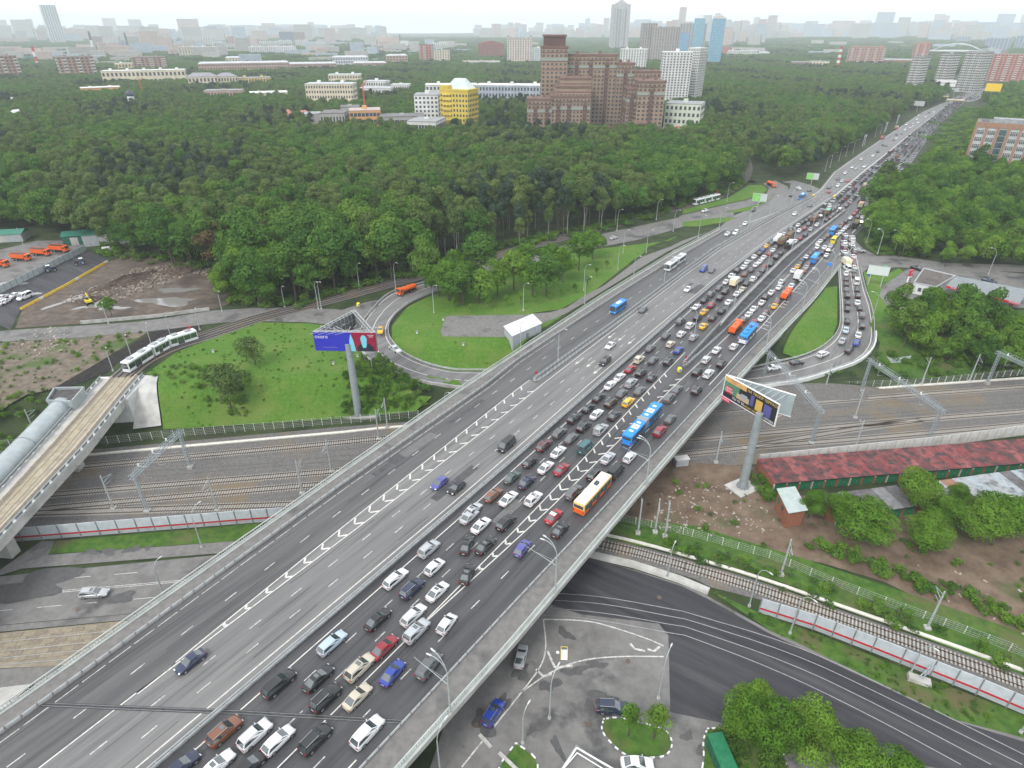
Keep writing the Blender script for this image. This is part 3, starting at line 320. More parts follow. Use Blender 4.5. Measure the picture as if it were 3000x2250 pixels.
# ---------------------------------------------------------------- road tables (s, t)
T_PARL = [(-70, -88.2), (0, -89.4), (66, -92.6), (105, -94.3), (190, -95.3), (250, -94.3), (300, -91)]
T_DIV = [(124, -80.6), (180, -80.6), (230, -81.3), (270, -81.2), (336, -76.6), (397, -70.8)]
T_MED = [(-70, -63.6), (10, -64.4), (90, -64.8), (133, -65.7), (196, -66.9), (230, -67.2), (297, -65.6), (400, -60.2), (490, -59.4), (610, -57), (676, -56.2), (836, -53.3), (1013, -48.5), (1095, -43)]
T_PARR = [(-70, -40.5), (28, -38.5), (53, -37.7), (90, -37.5), (134, -37.0), (180, -35.4), (230, -33.0), (275, -32.8), (300, -33)]
T_GRDR = [(-70, -44.6), (25, -42.3), (60, -41.5), (90, -40.6), (130, -39.6), (172, -38.6), (228, -35.9), (290, -36)]
T_GRDL = [(-70, -84.8), (0, -85.9), (63, -89.2), (115, -90.3), (131, -91.8), (200, -91.8), (240, -90.8), (300, -88)]
T_LEFT = [(240, -91), (300, -88), (352, -78), (400, -72), (418, -71.5), (480, -76), (560, -75), (648, -73.3), (733, -70.8), (913, -67), (1042, -57), (1095, -50)]
T_RIGHT = [(230, -36), (290, -36.5), (319, -36), (377, -34), (440, -37), (538, -37), (640, -39), (737, -41), (945, -38), (1095, -34)]

def base_h(X, Y):
    """lie of the land: upper plateau at 0, railway and streets at -9"""
    X = np.asarray(X, float); Y = np.asarray(Y, float)
    d = Y - (147.5 + .134 * X)
    w = 13 + 9 * np.clip((X - 20) / 60, 0, 1)
    t = np.clip(d / w, 0, 1); t = t * t * (3 - 2 * t)
    return -9 + 9 * t

def smooth_pairs(tab, step=3.0):
    tab = np.array(tab, float)
    mid = (tab[:, :2] + tab[:, 2:4]) / 2
    u = np.concatenate([[0], np.cumsum(np.linalg.norm(np.diff(mid, axis=0), axis=1))])
    uu = np.linspace(0, u[-1], max(2, int(u[-1] / step)))
    def crom(col):
        y = tab[:, col]; m = np.gradient(y, u); o = np.empty_like(uu)
        for k, q in enumerate(uu):
            i = min(len(u) - 2, max(0, np.searchsorted(u, q) - 1)); h = u[i + 1] - u[i]; t = (q - u[i]) / h
            o[k] = (2*t**3-3*t**2+1)*y[i]+(t**3-2*t**2+t)*h*m[i]+(-2*t**3+3*t**2)*y[i+1]+(t**3-t**2)*h*m[i+1]
        return o
    return np.stack([crom(i) for i in range(5)], 1)
_mid = [((LOOPL[-1][0]*(1-f)+LOOPR[0][0]*f), (LOOPL[-1][1]*(1-f)+LOOPR[0][1]*f), (LOOPL[-1][2]*(1-f)+LOOPR[0][2]*f), (LOOPL[-1][3]*(1-f)+LOOPR[0][3]*f), -6.1) for f in (.33, .66)]
RAMP = smooth_pairs(list(LOOPL) + _mid + list(LOOPR))
RMID = (RAMP[:, :2] + RAMP[:, 2:4]) / 2
RHW = np.linalg.norm(RAMP[:, :2] - RAMP[:, 2:4], axis=1) / 2

def height(X, Y):
    X = np.asarray(X, float); Y = np.asarray(Y, float)
    h = base_h(X, Y)
    flat = (X.ravel(), Y.ravel()); hh = h.ravel().copy()
    near = (np.abs(flat[0]) < 190) & (flat[1] > 110) & (flat[1] < 330)
    ix = np.nonzero(near)[0]
    if len(ix):
        px = flat[0][ix][:, None]; py = flat[1][ix][:, None]
        d = np.hypot(px - RMID[:, 0], py - RMID[:, 1]) - RHW
        j = d.argmin(1); dm = d[np.arange(len(ix)), j]; rz = RAMP[j, 4] - .14
        t = np.clip((dm - .3) / 9.0, 0, 1); t = t * t * (3 - 2 * t)
        hh[ix] = rz * (1 - t) + hh[ix] * t
    return hh.reshape(h.shape)

# ---------------------------------------------------------------- ground materials
G_FOREST = mat('forest floor', (.018, .032, .012), (.05, .07, .025), .15, .95, big=((.06, .05, .035), .02, .55, .75))
G_LAWN = mat('lawn', (.048, .125, .012), (.10, .20, .024), 1.1, .9, bump=.7, bscale=3.0, detail=8, contrast=(.3, .7), big=((.135, .185, .042), .11, .48, .76))
G_LAWNL = mat('rough lawn', (.035, .095, .012), (.08, .15, .022), .7, .9, bump=.5, bscale=3.0, big=((.12, .10, .05), .12, .52, .72))
G_DIRT = mat('wet dirt', (.075, .056, .044), (.15, .118, .095), .35, .8, bump=.4, bscale=1.5, big=((.06, .045, .037), .07, .48, .66), rvar=.3)
G_EARTH = mat('bare earth', (.11, .088, .068), (.20, .165, .13), .5, .9, bump=.3, bscale=2, big=((.07, .11, .03), .09, .50, .62))
G_BLACK = mat('black soil', (.012, .011, .010), (.035, .03, .028), .8, .95, bump=.6, bscale=3)
G_MUD = mat('brown mud', (.105, .072, .05), (.19, .14, .10), .3, .85, bump=.5, bscale=1.2, big=((.06, .085, .025), .06, .56, .72))
G_BALL = mat('ballast', (.10, .096, .094), (.185, .177, .168), 2.5, .95, bump=.6, bscale=6, big=((.20, .155, .10), .06, .53, .70), detail=8)
ROT = HEAD
A_MAIN = mat('asphalt grey', (.145, .144, .144), (.205, .202, .198), .5, .62, stretch=(1.1, .045, 1), rot=ROT, big=((.095, .093, .095), .9, .52, .74, 1), bump=.12, bscale=9, rvar=.15)
A_WET = mat('asphalt wet', (.055, .055, .058), (.084, .083, .086), .5, .42, stretch=(1.1, .05, 1), rot=ROT, big=((.036, .036, .040), .6, .5, .68, 1), bump=.12, bscale=9, rvar=.18, spec=.4)
A_RAMPL = mat('asphalt ramp lanes', (.085, .084, .086), (.128, .126, .126), .5, .55, stretch=(1.1, .045, 1), rot=ROT, big=((.06, .059, .061), .8, .5, .72, 1), bump=.12, bscale=9, rvar=.15)
A_WALK = mat('footway asphalt', (.15, .145, .14), (.205, .198, .19), .9, .85, bump=.1, bscale=8, big=((.10, .098, .097), .15, .55, .7))
A_STREET = mat('street asphalt', (.14, .135, .13), (.20, .195, .188), .4, .7, bump=.15, bscale=8, big=((.075, .073, .074), .11, .54, .64), rvar=.25)
A_DARK = mat('patched dark asphalt', (.026, .026, .031), (.058, .057, .062), .5, .6, stretch=(1.0, .07, 1), rot=R(122.8), bump=.15, bscale=8, big=((.085, .083, .084), .35, .52, .72, 1))
A_SLAB = mat('tram concrete slabs', (.20, .172, .125), (.29, .255, .195), .5, .9, bump=.2, bscale=6, big=((.15, .12, .085), .2, .52, .75))
CONC = mat('concrete', (.36, .355, .335), (.50, .495, .47), .35, .85, bump=.1, bscale=5, big=((.26, .25, .235), .12, .55, .75))
CONCG = mat('green white painted concrete', (.38, .405, .385), (.50, .525, .50), .4, .7, big=((.33, .36, .33), .2, .55, .75))
PAINT = mat('road paint', (.42, .41, .38), (.64, .63, .59), 1.6, .6, contrast=(.3, .5))
PAINTW = mat('worn road paint', (.30, .295, .28), (.62, .61, .58), 2.2, .7, contrast=(.35, .6))
KERB = mat('kerb stone', (.36, .35, .33), (.50, .49, .47), 1.0, .85)
STEEL = mat('galvanised steel', (.44, .46, .46), (.54, .56, .56), 1.2, .5, metal=.2)
STEELD = mat('weathered steel', (.20, .21, .215), (.31, .32, .33), 1.5, .55, metal=.35)
RAILM = mat('rusty rail', (.055, .035, .025), (.11, .07, .05), 3, .6, metal=.4)

# ---------------------------------------------------------------- ground sheet
def axis(dense0, dense1, step, far0, far1):
    a = list(np.arange(dense0, dense1 + .1, step)); s = step; x = dense1
    while x < far1: s *= 1.35; x += s; a.append(min(x, far1))
    s = step; x = dense0
    while x > far0: s *= 1.35; x -= s; a.insert(0, max(x, far0))
    return np.array(a)
gx = axis(-200, 260, 2.5, -9000, 9000); gy = axis(30, 330, 2.5, -300, 9500)
GX, GY = np.meshgrid(gx, gy)
GZ = height(GX, GY); _gy, _gx = np.gradient(GZ, gy, gx); GZ = GZ - .06 - np.minimum(1.2, 1.1 * np.hypot(_gx, _gy))
far = np.hypot(GX, GY)
GZ = GZ + np.clip((far - 2500) / 6000, 0, 1) ** 1.5 * 45 * (1 + .5 * np.sin(GX / 900.) * np.cos(GY / 1300.))
nx, ny = len(gx), len(gy)
gv = np.stack([GX.ravel(), GY.ravel(), GZ.ravel()], 1)
gi = (np.arange(ny - 1)[:, None] * nx + np.arange(nx - 1)[None, :]).ravel()
gf = np.stack([gi, gi + 1, gi + nx + 1, gi + nx], 1)
gm = bpy.data.meshes.new('ground'); gm.from_pydata(gv.tolist(), [], gf.tolist()); gm.materials.append(G_FOREST)
gm.polygons.foreach_set('use_smooth', [True] * len(gm.polygons))
tag(put('ground', gm), 'dark soil and undergrowth of the land', 'ground', kind='structure')

def patch(name, poly, material, lift, step=5.0, zfix=None):
    """a sheet over a polygon, lying on the land"""
    poly = [tuple(map(float, p)) for p in poly]
    dense = []
    for i, p in enumerate(poly):
        q = poly[(i + 1) % len(poly)]; n = max(1, int(math.dist(p, q) / step))
        for k in range(n): dense.append((p[0] + (q[0] - p[0]) * k / n, p[1] + (q[1] - p[1]) * k / n))
    xs = [p[0] for p in dense]; ys = [p[1] for p in dense]
    if zfix is None:
        PX, PY = np.meshgrid(np.arange(min(xs), max(xs), step), np.arange(min(ys), max(ys), step))
        k = inpoly(PX, PY, dense); inner = list(zip(PX[k].tolist(), PY[k].tolist()))
    else: inner = []
    pts = [Vector(p) for p in dense + inner]; nb = len(dense)
    vv, ee, ff, *_ = delaunay_2d_cdt(pts, [(i, (i + 1) % nb) for i in range(nb)], [list(range(nb))], 1, 1e-4)
    X = np.array([v[0] for v in vv]); Y = np.array([v[1] for v in vv])
    Zv = (height(X, Y) if zfix is None else np.full(len(X), zfix)) + lift
    me = bpy.data.meshes.new(name); me.from_pydata(list(zip(X.tolist(), Y.tolist(), Zv.tolist())), [], [tuple(f) for f in ff])
    me.materials.append(material)
    bm = bmesh.new(); bm.from_mesh(me)
    bmesh.ops.recalc_face_normals(bm, faces=bm.faces)
    if sum(f.normal.z for f in bm.faces) < 0: bmesh.ops.reverse_faces(bm, faces=bm.faces)
    bm.to_mesh(me); bm.free()
    return tag(put(name, me), kind='structure')

PD = POLY
patch('ballast', PD['ballast'], G_BALL, .02, 6)
patch('dirt', PD['mud'], G_MUD, .02, 6)
patch('verge', [(18, 97), (36, 93), (52, 85.5), (72, 73), (92, 61), (97, 70), (80, 80), (60, 91), (40, 101), (22, 104)], G_LAWNL, .035, 6)
patch('dirt', [(20, 103.5), (40, 100.5), (58, 109), (60, 122), (40, 124), (22, 117)], G_MUD, .028, 6)
patch('verge', PD['verge_right'], G_LAWNL, .04, 6)
patch('track_bed', PD['track_bed'], G_BALL, .06, 6)
patch('street', PD['street_right'], A_STREET, .08, 6)
patch('lawn', PD['lawn_low_strip'], G_LAWNL, .10, 6)
patch('pavement', PD['low_pavement'], A_WALK, .12, 6)
patch('street', PD['low_street'], A_STREET, .04, 6)
patch('tramway', PD['low_tram_slabs'], A_SLAB, .07, 6)
patch('pavement', PD['low_pavement_near'], A_WALK, .12, 6)
patch('pavement', PD['low_asphalt_near'], A_WALK, .07, 6)
patch('slope_paving', PD['slope_paving'], CONC, .09, 4)
patch('slope_paving', [(-102.2, 151.3), (-98.6, 151.5), (-93.3, 138), (-100.2, 136.7)], CONC, .22, 1.5)
patch('dirt', PD['dirt_lot'], G_DIRT, .03, 5)
patch('pavement', PD['vehicle_yard'], A_DARK, .05, 5)
patch('pavement', PD['truck_yard'], A_STREET, .07, 5)
patch('dirt', PD['bare_earth'], G_EARTH, .03, 3)
patch('dirt', PD['black_soil'], G_BLACK, .06, 3)
patch('lawn', PD['lawn_meadow'], G_LAWN, .05, 2.2)
patch('street', PD['upper_street'], A_STREET, .07, 4)
patch('lawn', PD['lawn_island'], G_LAWN, .05, 3)
patch('path', PD['path_island'], A_WALK, .09, 3)
patch('path', PD['parking_patch'], A_WALK, .09, 2)
patch('lawn', PD['lawn_triangle'], G_LAWN, .05, 2)
patch('lawn', PD['lawn_station'], G_LAWN, .05, 3)
patch('street', PD['forecourt'], A_STREET, .06, 4)
patch('street', PD['side_street'], A_STREET, .09, 5)
patch('lawn', [(110, 166), (117, 178), (120, 192), (136, 200), (215, 196), (215, 178), (160, 170.5), (124, 165.5)], G_LAWNL, .06, 2.2)
patch('lawn', PD['lawn_corner'], G_LAWNL, .05, 5)
patch('street', PD['forest_street'], A_STREET, .08, 5)
patch('street', PD['forest_street_far'], A_STREET, .088, 5)
patch('street', PD['collector'], A_MAIN, .10, 5)
patch('lawn', PD['lawn_strip'], G_LAWN, .13, 5)
patch('lawn', PD['lawn_strip_far'], G_LAWN, .13, 5)
patch('lawn', PD['lawn_roundabout'], G_LAWN, .10, 5)

# ramps that dive under the highway
ramp = MB(); Lr = [(r[0], r[1], r[4]) for r in RAMP]; Rr = [(r[2], r[3], r[4]) for r in RAMP]
ramp.sheet(Lr, Rr)
tag(ramp.build('ramp_road', A_MAIN), kind='structure')
def offset_line(L, Rt, f, dz=0.0): return [(a[0] + (b[0] - a[0]) * f, a[1] + (b[1] - a[1]) * f, a[2] + dz) for a, b in zip(L, Rt)]
rl = MB()
nL = len(RAMP)
def stripe(mb, path, w):
    l, r = [], []
    for i, p in enumerate(path):
        a = path[max(0, i - 1)]; b = path[min(len(path) - 1, i + 1)]
        d = Vector((b[0] - a[0], b[1] - a[1])); d = d.normalized() if d.length > 1e-9 else Vector((0, 1))
        l.append((p[0] - d.y * w / 2, p[1] + d.x * w / 2, p[2])); r.append((p[0] + d.y * w / 2, p[1] - d.x * w / 2, p[2]))
    mb.sheet(l, r)
for f in (.1, .55, .93): stripe(rl, offset_line(Lr, Rr, f, .02), .22)
tag(rl.build('lane_marking', PAINT), kind='structure')

# ---------------------------------------------------------------- highway: deck, carriageways, markings, rails
ZR = .15                                               # road surface level of the main road
def hpath(tab, s0, s1, step=4.0, z=ZR, off=0.0):
    n = max(2, int((s1 - s0) / step) + 1)
    return [HW(s, itp(tab, s) + off, z) for s in np.linspace(s0, s1, n)]
def hsheet(name, ta, tb, s0, s1, material, z=ZR, step=5.0, offa=0, offb=0, kind='structure'):
    mb = MB().sheet(hpath(ta, s0, s1, step, z, offa), hpath(tb, s0, s1, step, z, offb))
    o = mb.build(name, material, fix=False)
    return tag(o, kind=kind)
T_GLL = [(-70, -75.2), (19, -77.2), (25, -77.7), (55, -79.5), (78, -80.6), (116, -82.4), (126, -82.6)]
T_GLR = [(-70, -75.0), (19, -76.9), (62, -77.0), (110, -77.8), (125, -78.4), (227, -80.0), (270, -79.8), (336, -75), (400, -69)]
T_SM = [(-70, -66.0), (13, -66.5), (70, -66.6), (94, -67), (132, -68.1), (200, -68.8), (230, -69), (300, -67.4), (400, -62)]
T_D1 = [(-70, -72.2), (20, -73.4), (68, -73.8), (100, -74.3), (200, -76.2), (300, -74.0), (400, -66.4)]
T_D2 = [(-70, -69.1), (20, -69.9), (60, -70.1), (92, -70.5), (200, -72.4), (300, -70.6), (400, -64.2)]
T_SR = [(-70, -62), (12, -62.4), (71, -62.7), (90, -63), (131, -63.6), (200, -65), (297, -63.6), (400, -58)]
T_R1 = [(-70, -58.3), (31, -58.8), (64, -59.1), (105, -59.8), (162, -61.0), (200, -61.8), (300, -60.2), (400, -54.8)]
T_R2 = [(-70, -54.8), (31, -55.2), (64, -55.5), (105, -56.4), (162, -57.6), (200, -58.2), (300, -56.8), (400, -51.6)]
T_GRL = [(-70, -51.2), (48, -51.5), (80, -51.9), (138, -53.6), (165, -54.2), (277, -55), (356, -50.8)]
T_GRR = [(-70, -51.0), (48, -51.3), (70, -50.2), (82, -49.7), (113, -49.2), (145, -48.8), (195, -47.3), (260, -46.8), (356, -46)]
T_R3 = [(-70, -48.2), (32, -47.5), (48, -47.1), (72, -46.5), (105, -46.0), (130, -45.4), (171, -44.9), (250, -43.6), (330, -42)]
T_ER = [(-70, -45.5), (33, -43.7), (158, -41.2), (203, -41.1), (285, -40.7), (320, -38)]
S0 = -70
BR = empty('highway_overpass', HW(100, -66), 0, 'wide grey highway overpass carrying the traffic jam over railway and streets', 'overpass')
def bpart(mb, name, m, **k):
    o = mb.build(name, m, None, **k); o.parent = BR; o.matrix_parent_inverse = BR.matrix_world.inverted() if 0 else Matrix.Translation(-Vector(BR.location)); return o
slab = MB()
L = hpath(T_PARL, S0, 262, 6, ZR - .02, -.35); Rr_ = hpath(T_PARR, S0, 262, 6, ZR - .02, .35)
slab.sheet(L, Rr_)
slab.sheet([(x, y, -1.1) for x, y, z in Rr_], [(x, y, -1.1) for x, y, z in L])
slab.sheet([(x, y, -1.1) for x, y, z in L], L); slab.sheet(Rr_, [(x, y, -1.1) for x, y, z in Rr_])
bpart(slab, 'deck_slab', CONC)
for tt, so in ((T_PARL, .8), (T_PARR, -.8)):
    g = MB().sweep(hpath(tt, 22, 235, 6, 0, so), [(-.35, -1.08), (.35, -1.08), (.35, -2.5), (-.35, -2.5)])
    bpart(g, 'girder', CONC)
for f in (.2, .4, .6, .8):
    pth = [HW(s, itp(T_PARL, s) * (1 - f) + itp(T_PARR, s) * f, 0) for s in np.arange(22, 236, 8)]
    bpart(MB().sweep(pth, [(-.6, -1.08), (.6, -1.08), (.6, -2.4), (-.6, -2.4)]), 'girder', CONC)
for s in (52, 84, 116, 148, 178):
    for t in (-90, -80, -71, -62, -53, -43):
        x, y, _ = HW(s, t)
        p = MB(); p.cur = 0; p.obox((x, y), HN, 2.6, 1.3, -10, -3.2); p.obox((x, y), HN, 6.0, 1.6, -3.2, -2.5)
        bpart(p, 'pier', CONC)
# approach embankment block behind the near abutment, with its retaining walls
ab = MB()
jl = XW['joint']
ab.prism([HW(S0, -87.6)[:2], HW(25 + 9.5, -89.5)[:2], HW(25 + 9.5, -78)[:2], HW(24, -52)[:2], HW(24, -38.9)[:2], HW(S0, -40)[:2]], -10, -1.12)
bpart(ab, 'abutment', CONCG)
for tt, sgn in ((T_PARR, 1), (T_PARL, -1)):
    w = MB().sweep(hpath(tt, 205, 300, 6, 0, .05 * sgn), [(-.25, ZR - .03), (.25, ZR - .03), (.25, -9.3), (-.25, -9.3)])
    bpart(w, 'retaining_wall', CONC)
ab2 = MB(); ab2.prism([HW(206, -34.4)[:2], HW(206, -95)[:2], HW(209, -95)[:2], HW(209, -34.4)[:2]], -10, -1.12); bpart(ab2, 'abutment', CONC)

# carriageways
hsheet('road', T_GRDL, T_GLL, S0, 124, A_RAMPL)
hsheet('road', T_GRDL, T_DIV, 124, 300, A_RAMPL)
hsheet('road', T_GLL, T_MED, S0, 124, A_MAIN)
hsheet('road', T_DIV, T_MED, 124, 300, A_MAIN)
hsheet('road', T_LEFT, T_MED, 300, 1095, A_MAIN)
hsheet('road', T_MED, T_GRDR, S0, 290, A_WET)
hsheet('road', T_MED, T_RIGHT, 290, 1095, A_WET)
hsheet('footway', T_PARL, T_GRDL, S0, 300, A_WALK, ZR + .1)
hsheet('footway', T_GRDR, T_PARR, S0, 290, A_WALK, ZR + .1)
# the road running on to the skyline
fr = [(*p, ZR) for p in [HW(1085, -44)[:2]] + [tuple(q) for q in XW['farroad'][1:]]]
fl, frr = [], []
for i, p in enumerate(fr):
    a = fr[max(0, i - 1)]; b = fr[min(len(fr) - 1, i + 1)]; d = Vector((b[0] - a[0], b[1] - a[1])).normalized()
    fl.append((p[0] - d.y * 15, p[1] + d.x * 15, ZR)); frr.append((p[0] + d.y * 15, p[1] - d.x * 15, ZR))
tag(MB().sheet(fl, frr).build('road', A_MAIN, fix=False), kind='structure')

# markings
def mline(mb, tab, s0, s1, w=.18, z=ZR + .012):
    stripe(mb, hpath(tab, s0, s1, 5, z), w)
def mdash(mb, tab, s0, s1, ln=2.2, per=8.1, w=.17, ph=0.0, z=ZR + .012):
    s = s0 + ph
    while s < s1:
        stripe(mb, [HW(s, itp(tab, s), z), HW(s + ln, itp(tab, s + ln), z)], w); s += per
lm = MB()
for tb, a, b in ((T_SM, S0, 400), (T_GLR, 14, 400), (T_GLL, 14, 124), (T_SR, S0, 400), (T_GRL, 48, 165), (T_GRR, 48, 260), (T_ER, S0, 26), (T_ER, 150, 300), (T_GLL, S0, 20)):
    mline(lm, tb, a, b, .2)
mline(lm, T_GRL, S0, 48, .18)
lm.build('lane_line', PAINT, fix=False)['kind'] = 'structure'
dm = MB()
for tb, ph in ((T_D1, 3), (T_D2, 0), (T_R1, 2.2), (T_R2, 5), (T_R3, 2.6)):
    mdash(dm, tb, S0, 400 if tb is not T_R3 else 330, ph=ph)
T_DL = [(-70, -80), (8, -80.4), (62, -83.6), (112, -86.4), (200, -86.6), (300, -82)]
mdash(dm, T_DL, S0, 300, ph=4)
for k in range(1, 6):                                    # five far lanes towards the city, four more in the jam
    f = k / 5
    tb = [(s, itp(T_LEFT, s) * (1 - f) + (itp(T_MED, s) - 1) * f) for s in range(400, 1100, 20)]
    mdash(dm, tb, 400, 1040, ln=3, per=9)
dm.build('lane_dash', PAINTW, fix=False)['kind'] = 'structure'
fm = MB(); mline(fm, [(a, b - .5) for a, b in T_MED], 400, 1060, .5); mline(fm, [(a, b + 1.0) for a, b in T_LEFT], 310, 1060, .3)
mline(fm, [(a, b - 2.2) for a, b in T_RIGHT], 330, 1000, .4)
fm.build('lane_line', PAINT, fix=False)['kind'] = 'structure'
E_ = MB(); s = -60
while s < 150: stripe(E_, [HW(s, itp(T_GRDL, s) + 1.1, ZR + .012), HW(s + 3.4, itp(T_GRDL, s + 3.4) + 1.1, ZR + .012)], .14); s += 3.9
E_.build('edge_dash', PAINTW, fix=False)['kind'] = 'structure'
ch = MB()
def seg(a, b, w, z=ZR + .014): stripe(ch, [(a[0], a[1], z), (b[0], b[1], z)], w)
def chevrons(ta, tb, s0, s1, per):
    s = s0
    while s < s1:
        a, b = itp(ta, s), itp(tb, s); wd = b - a
        if wd > .9:
            d = min(wd / 2, 1.25); bk = min(1.35, wd * .52)
            w_c = .36
            pa = HW(s + bk, a + .1); pb = HW(s + bk, b - .1)
            seg(pa, HW(s + bk - bk * d / (wd / 2) if wd < 2.5 else s, a + d), w_c)
            seg(HW(s, b - d), pb, w_c)
        s += per
chevrons(T_GLL, T_GLR, 24, 120, 4.1); chevrons(T_GRL, T_GRR, 50, 150, 3.9)
ch.build('gore_chevron', PAINT, fix=False)['kind'] = 'structure'
ar = MB()
for (x, y) in XW['arrows']:
    u = Vector((-HD[0], -HD[1])); n = Vector((HN[0], HN[1])); p = Vector((x, y))
    q = lambda a, b: (*(p + u * a + n * b), ZR + .014)
    ar.add([q(-2.5, -.09), q(-2.5, .09), q(1.0, .09), q(1.0, -.09)], [(0, 1, 2, 3)])
    ar.add([q(.8, -.5), q(.8, .5), q(2.6, 0)], [(0, 1, 2)])
ar.build('lane_arrow', PAINT, fix=False)['kind'] = 'structure'
# ladder marks beside the bus lane kerb line
ld = MB()
for s in (196, 199, 202, 218, 221, 224, 240, 243, 246, 262, 265, 268):
    stripe(ld, [HW(s, -41.0, ZR + .014), HW(s - .2, -39.3, ZR + .014)], .35)
ld.build('ladder_marking', PAINT, fix=False)['kind'] = 'structure'
# tar seams and repair patches
tar = MB(); pat = MB(); pat2 = MB(); q6 = random.Random(66)
for k6 in range(130):
    s = q6.uniform(-40, 330); t = q6.choice((-88, -84.6, -80.2, -75.9, -72.1, -68.3, -60.9, -57.4, -53.8, -49.6, -45.4)) + q6.uniform(-.5, .5); l = q6.uniform(5, 26)
    if itp(T_GRDL, s) + 1 < t < itp(T_GRDR, s) - 1 and abs(t - itp(T_MED, s)) > 1.2: stripe(tar, [HW(s + l * k / 6, t + q6.uniform(-.05, .05) - .012 * k, ZR + .0075 + k6 * .00003) for k in range(7)], q6.uniform(.05, .12))
for k6 in range(26):
    s = q6.uniform(-30, 300); t = q6.choice((-86.5, -82, -74.3, -70.5, -66.9, -60, -56, -48)); l = q6.uniform(4, 16); w = q6.uniform(1.0, 3.0)
    if itp(T_GRDL, s) + 2 < t < itp(T_GRDR, s) - 2 and abs(t - itp(T_MED, s)) > 2.3: stripe(pat if q6.random() < .5 else pat2, [HW(s, t, ZR + .002 + k6 * .0002), HW(s + l, t, ZR + .002 + k6 * .0002)], w)
tar.build('tar_seam', mat('tar seam', (.03, .03, .032), None, rough=.6), fix=False)['kind'] = 'structure'
pat.build('road_patch', mat('repair dark', (.06, .06, .063), (.09, .09, .092), .9, .6), fix=False)['kind'] = 'structure'
pat2.build('road_patch', mat('repair pale', (.125, .124, .122), (.165, .163, .16), .9, .7), fix=False)['kind'] = 'structure'
# expansion joint
JD = mat('joint rubber', (.035, .035, .037), (.065, .065, .065), 1, .6)
jm = MB(); jp = [(x, y, ZR + .018) for x, y in jl]; jp[0] = (jp[0][0] + 1.5, jp[0][1], jp[0][2]); jp[-1] = (jp[-1][0] - .5, jp[-1][1], jp[-1][2])
stripe(jm, jp, .75); jo = jm.build('expansion_joint', JD, fix=False); jo['kind'] = 'structure'
for o_ in (-.18, .22): 
    k = MB(); stripe(k, [(x, y + o_, z + .012) for x, y, z in jp], .07); q_ = k.build('steel_lip', STEELD, jo, fix=False)

# rails
def guardrail(path, label, double=False, post=2.4, h=.78, tall=False):
    root = empty('guardrail', path[len(path) // 2], 0, label, 'guardrail'); T = Matrix.Translation(-Vector(path[len(path) // 2]))
    mb = MB()
    for o in ((-.22, .22) if double else (0,)):
        mb.sweep(path, [(o - .07, h - .34), (o + .07, h - .34), (o + .07, h), (o - .07, h)])
        mb.sweep(path, [(o - .04, h + .12), (o + .04, h + .12), (o + .04, h + .2), (o - .04, h + .2)])
        if tall: mb.sweep(path, [(o - .04, h + .42), (o + .04, h + .42), (o + .04, h + .5), (o - .04, h + .5)])
    b = mb.build('rail_beam', STEEL, root); b.matrix_parent_inverse = T
    pm = MB(); acc = 0.0
    for a, c in zip(path, path[1:]):
        d = math.dist(a, c); n = max(1, int(round(d / post)))
        for k in range(n):
            f = k / n; x, y, z = (a[i] + (c[i] - a[i]) * f for i in range(3))
            pm.obox((x, y), (c[0] - a[0], c[1] - a[1]), .16, .34 if double else .14, z - .05, z + h + (.5 if tall else .2))
    p = pm.build('rail_posts', STEELD, root); p.matrix_parent_inverse = T; p['kind'] = 'stuff'
    return root
guardrail(hpath(T_GRDL, S0, 300, 6, ZR), 'steel guardrail between the ramp lanes and the left footway')
guardrail(hpath(T_GRDR, S0, 292, 6, ZR), 'steel guardrail between the jammed lanes and the right footway')
guardrail(hpath(T_MED, S0, 400, 6, ZR), 'double steel guardrail down the middle of the highway', True)
dl = hpath(T_DIV, 126, 397, 6, ZR, -.75); dr_ = hpath(T_DIV, 126, 397, 6, ZR, .75); nose = HW(123.4, -80.7, ZR)
guardrail(list(reversed(dl)) + [HW(123.8, -81.2, ZR), HW(123.8, -80.2, ZR)] + dr_, 'rounded-nose double guardrail dividing ramp lanes from the main lanes', tall=True)
T_SEL = [(156, -51.6), (190, -52.6), (215, -53.6), (277, -54.2), (356, -50.0), (372, -49.2)]
T_SER = [(156, -50.4), (190, -49.4), (225, -49.3), (256, -49.4), (330, -48.6)]
guardrail(list(reversed(hpath(T_SEL, 157, 372, 6, ZR))) + [HW(155.6, -51.2, ZR), HW(155.6, -50.6, ZR)] + hpath(T_SER, 157, 330, 6, ZR), 'guardrail around the dark gap between jam and service lanes', tall=True)
gap = MB().sheet(hpath(T_SEL, 166, 330, 6, ZR + .022, .5), hpath(T_SER, 166, 330, 6, ZR + .022, -.4)); gap.build('dark_gap_sheet', A_DARK, fix=False)['kind'] = 'structure'  # flat dark sheet; its colour stands in for the dark open gap between decks
sw_ = MB().sweep(hpath(T_SEL, 190, 372, 6, ZR, .5), [(-.2, 0), (.2, 0), (.2, 1.0), (-.2, 1.0)])
tag(sw_.build('parapet_wall', CONC), 'pale concrete wall along the jam side of the dark gap', 'wall')

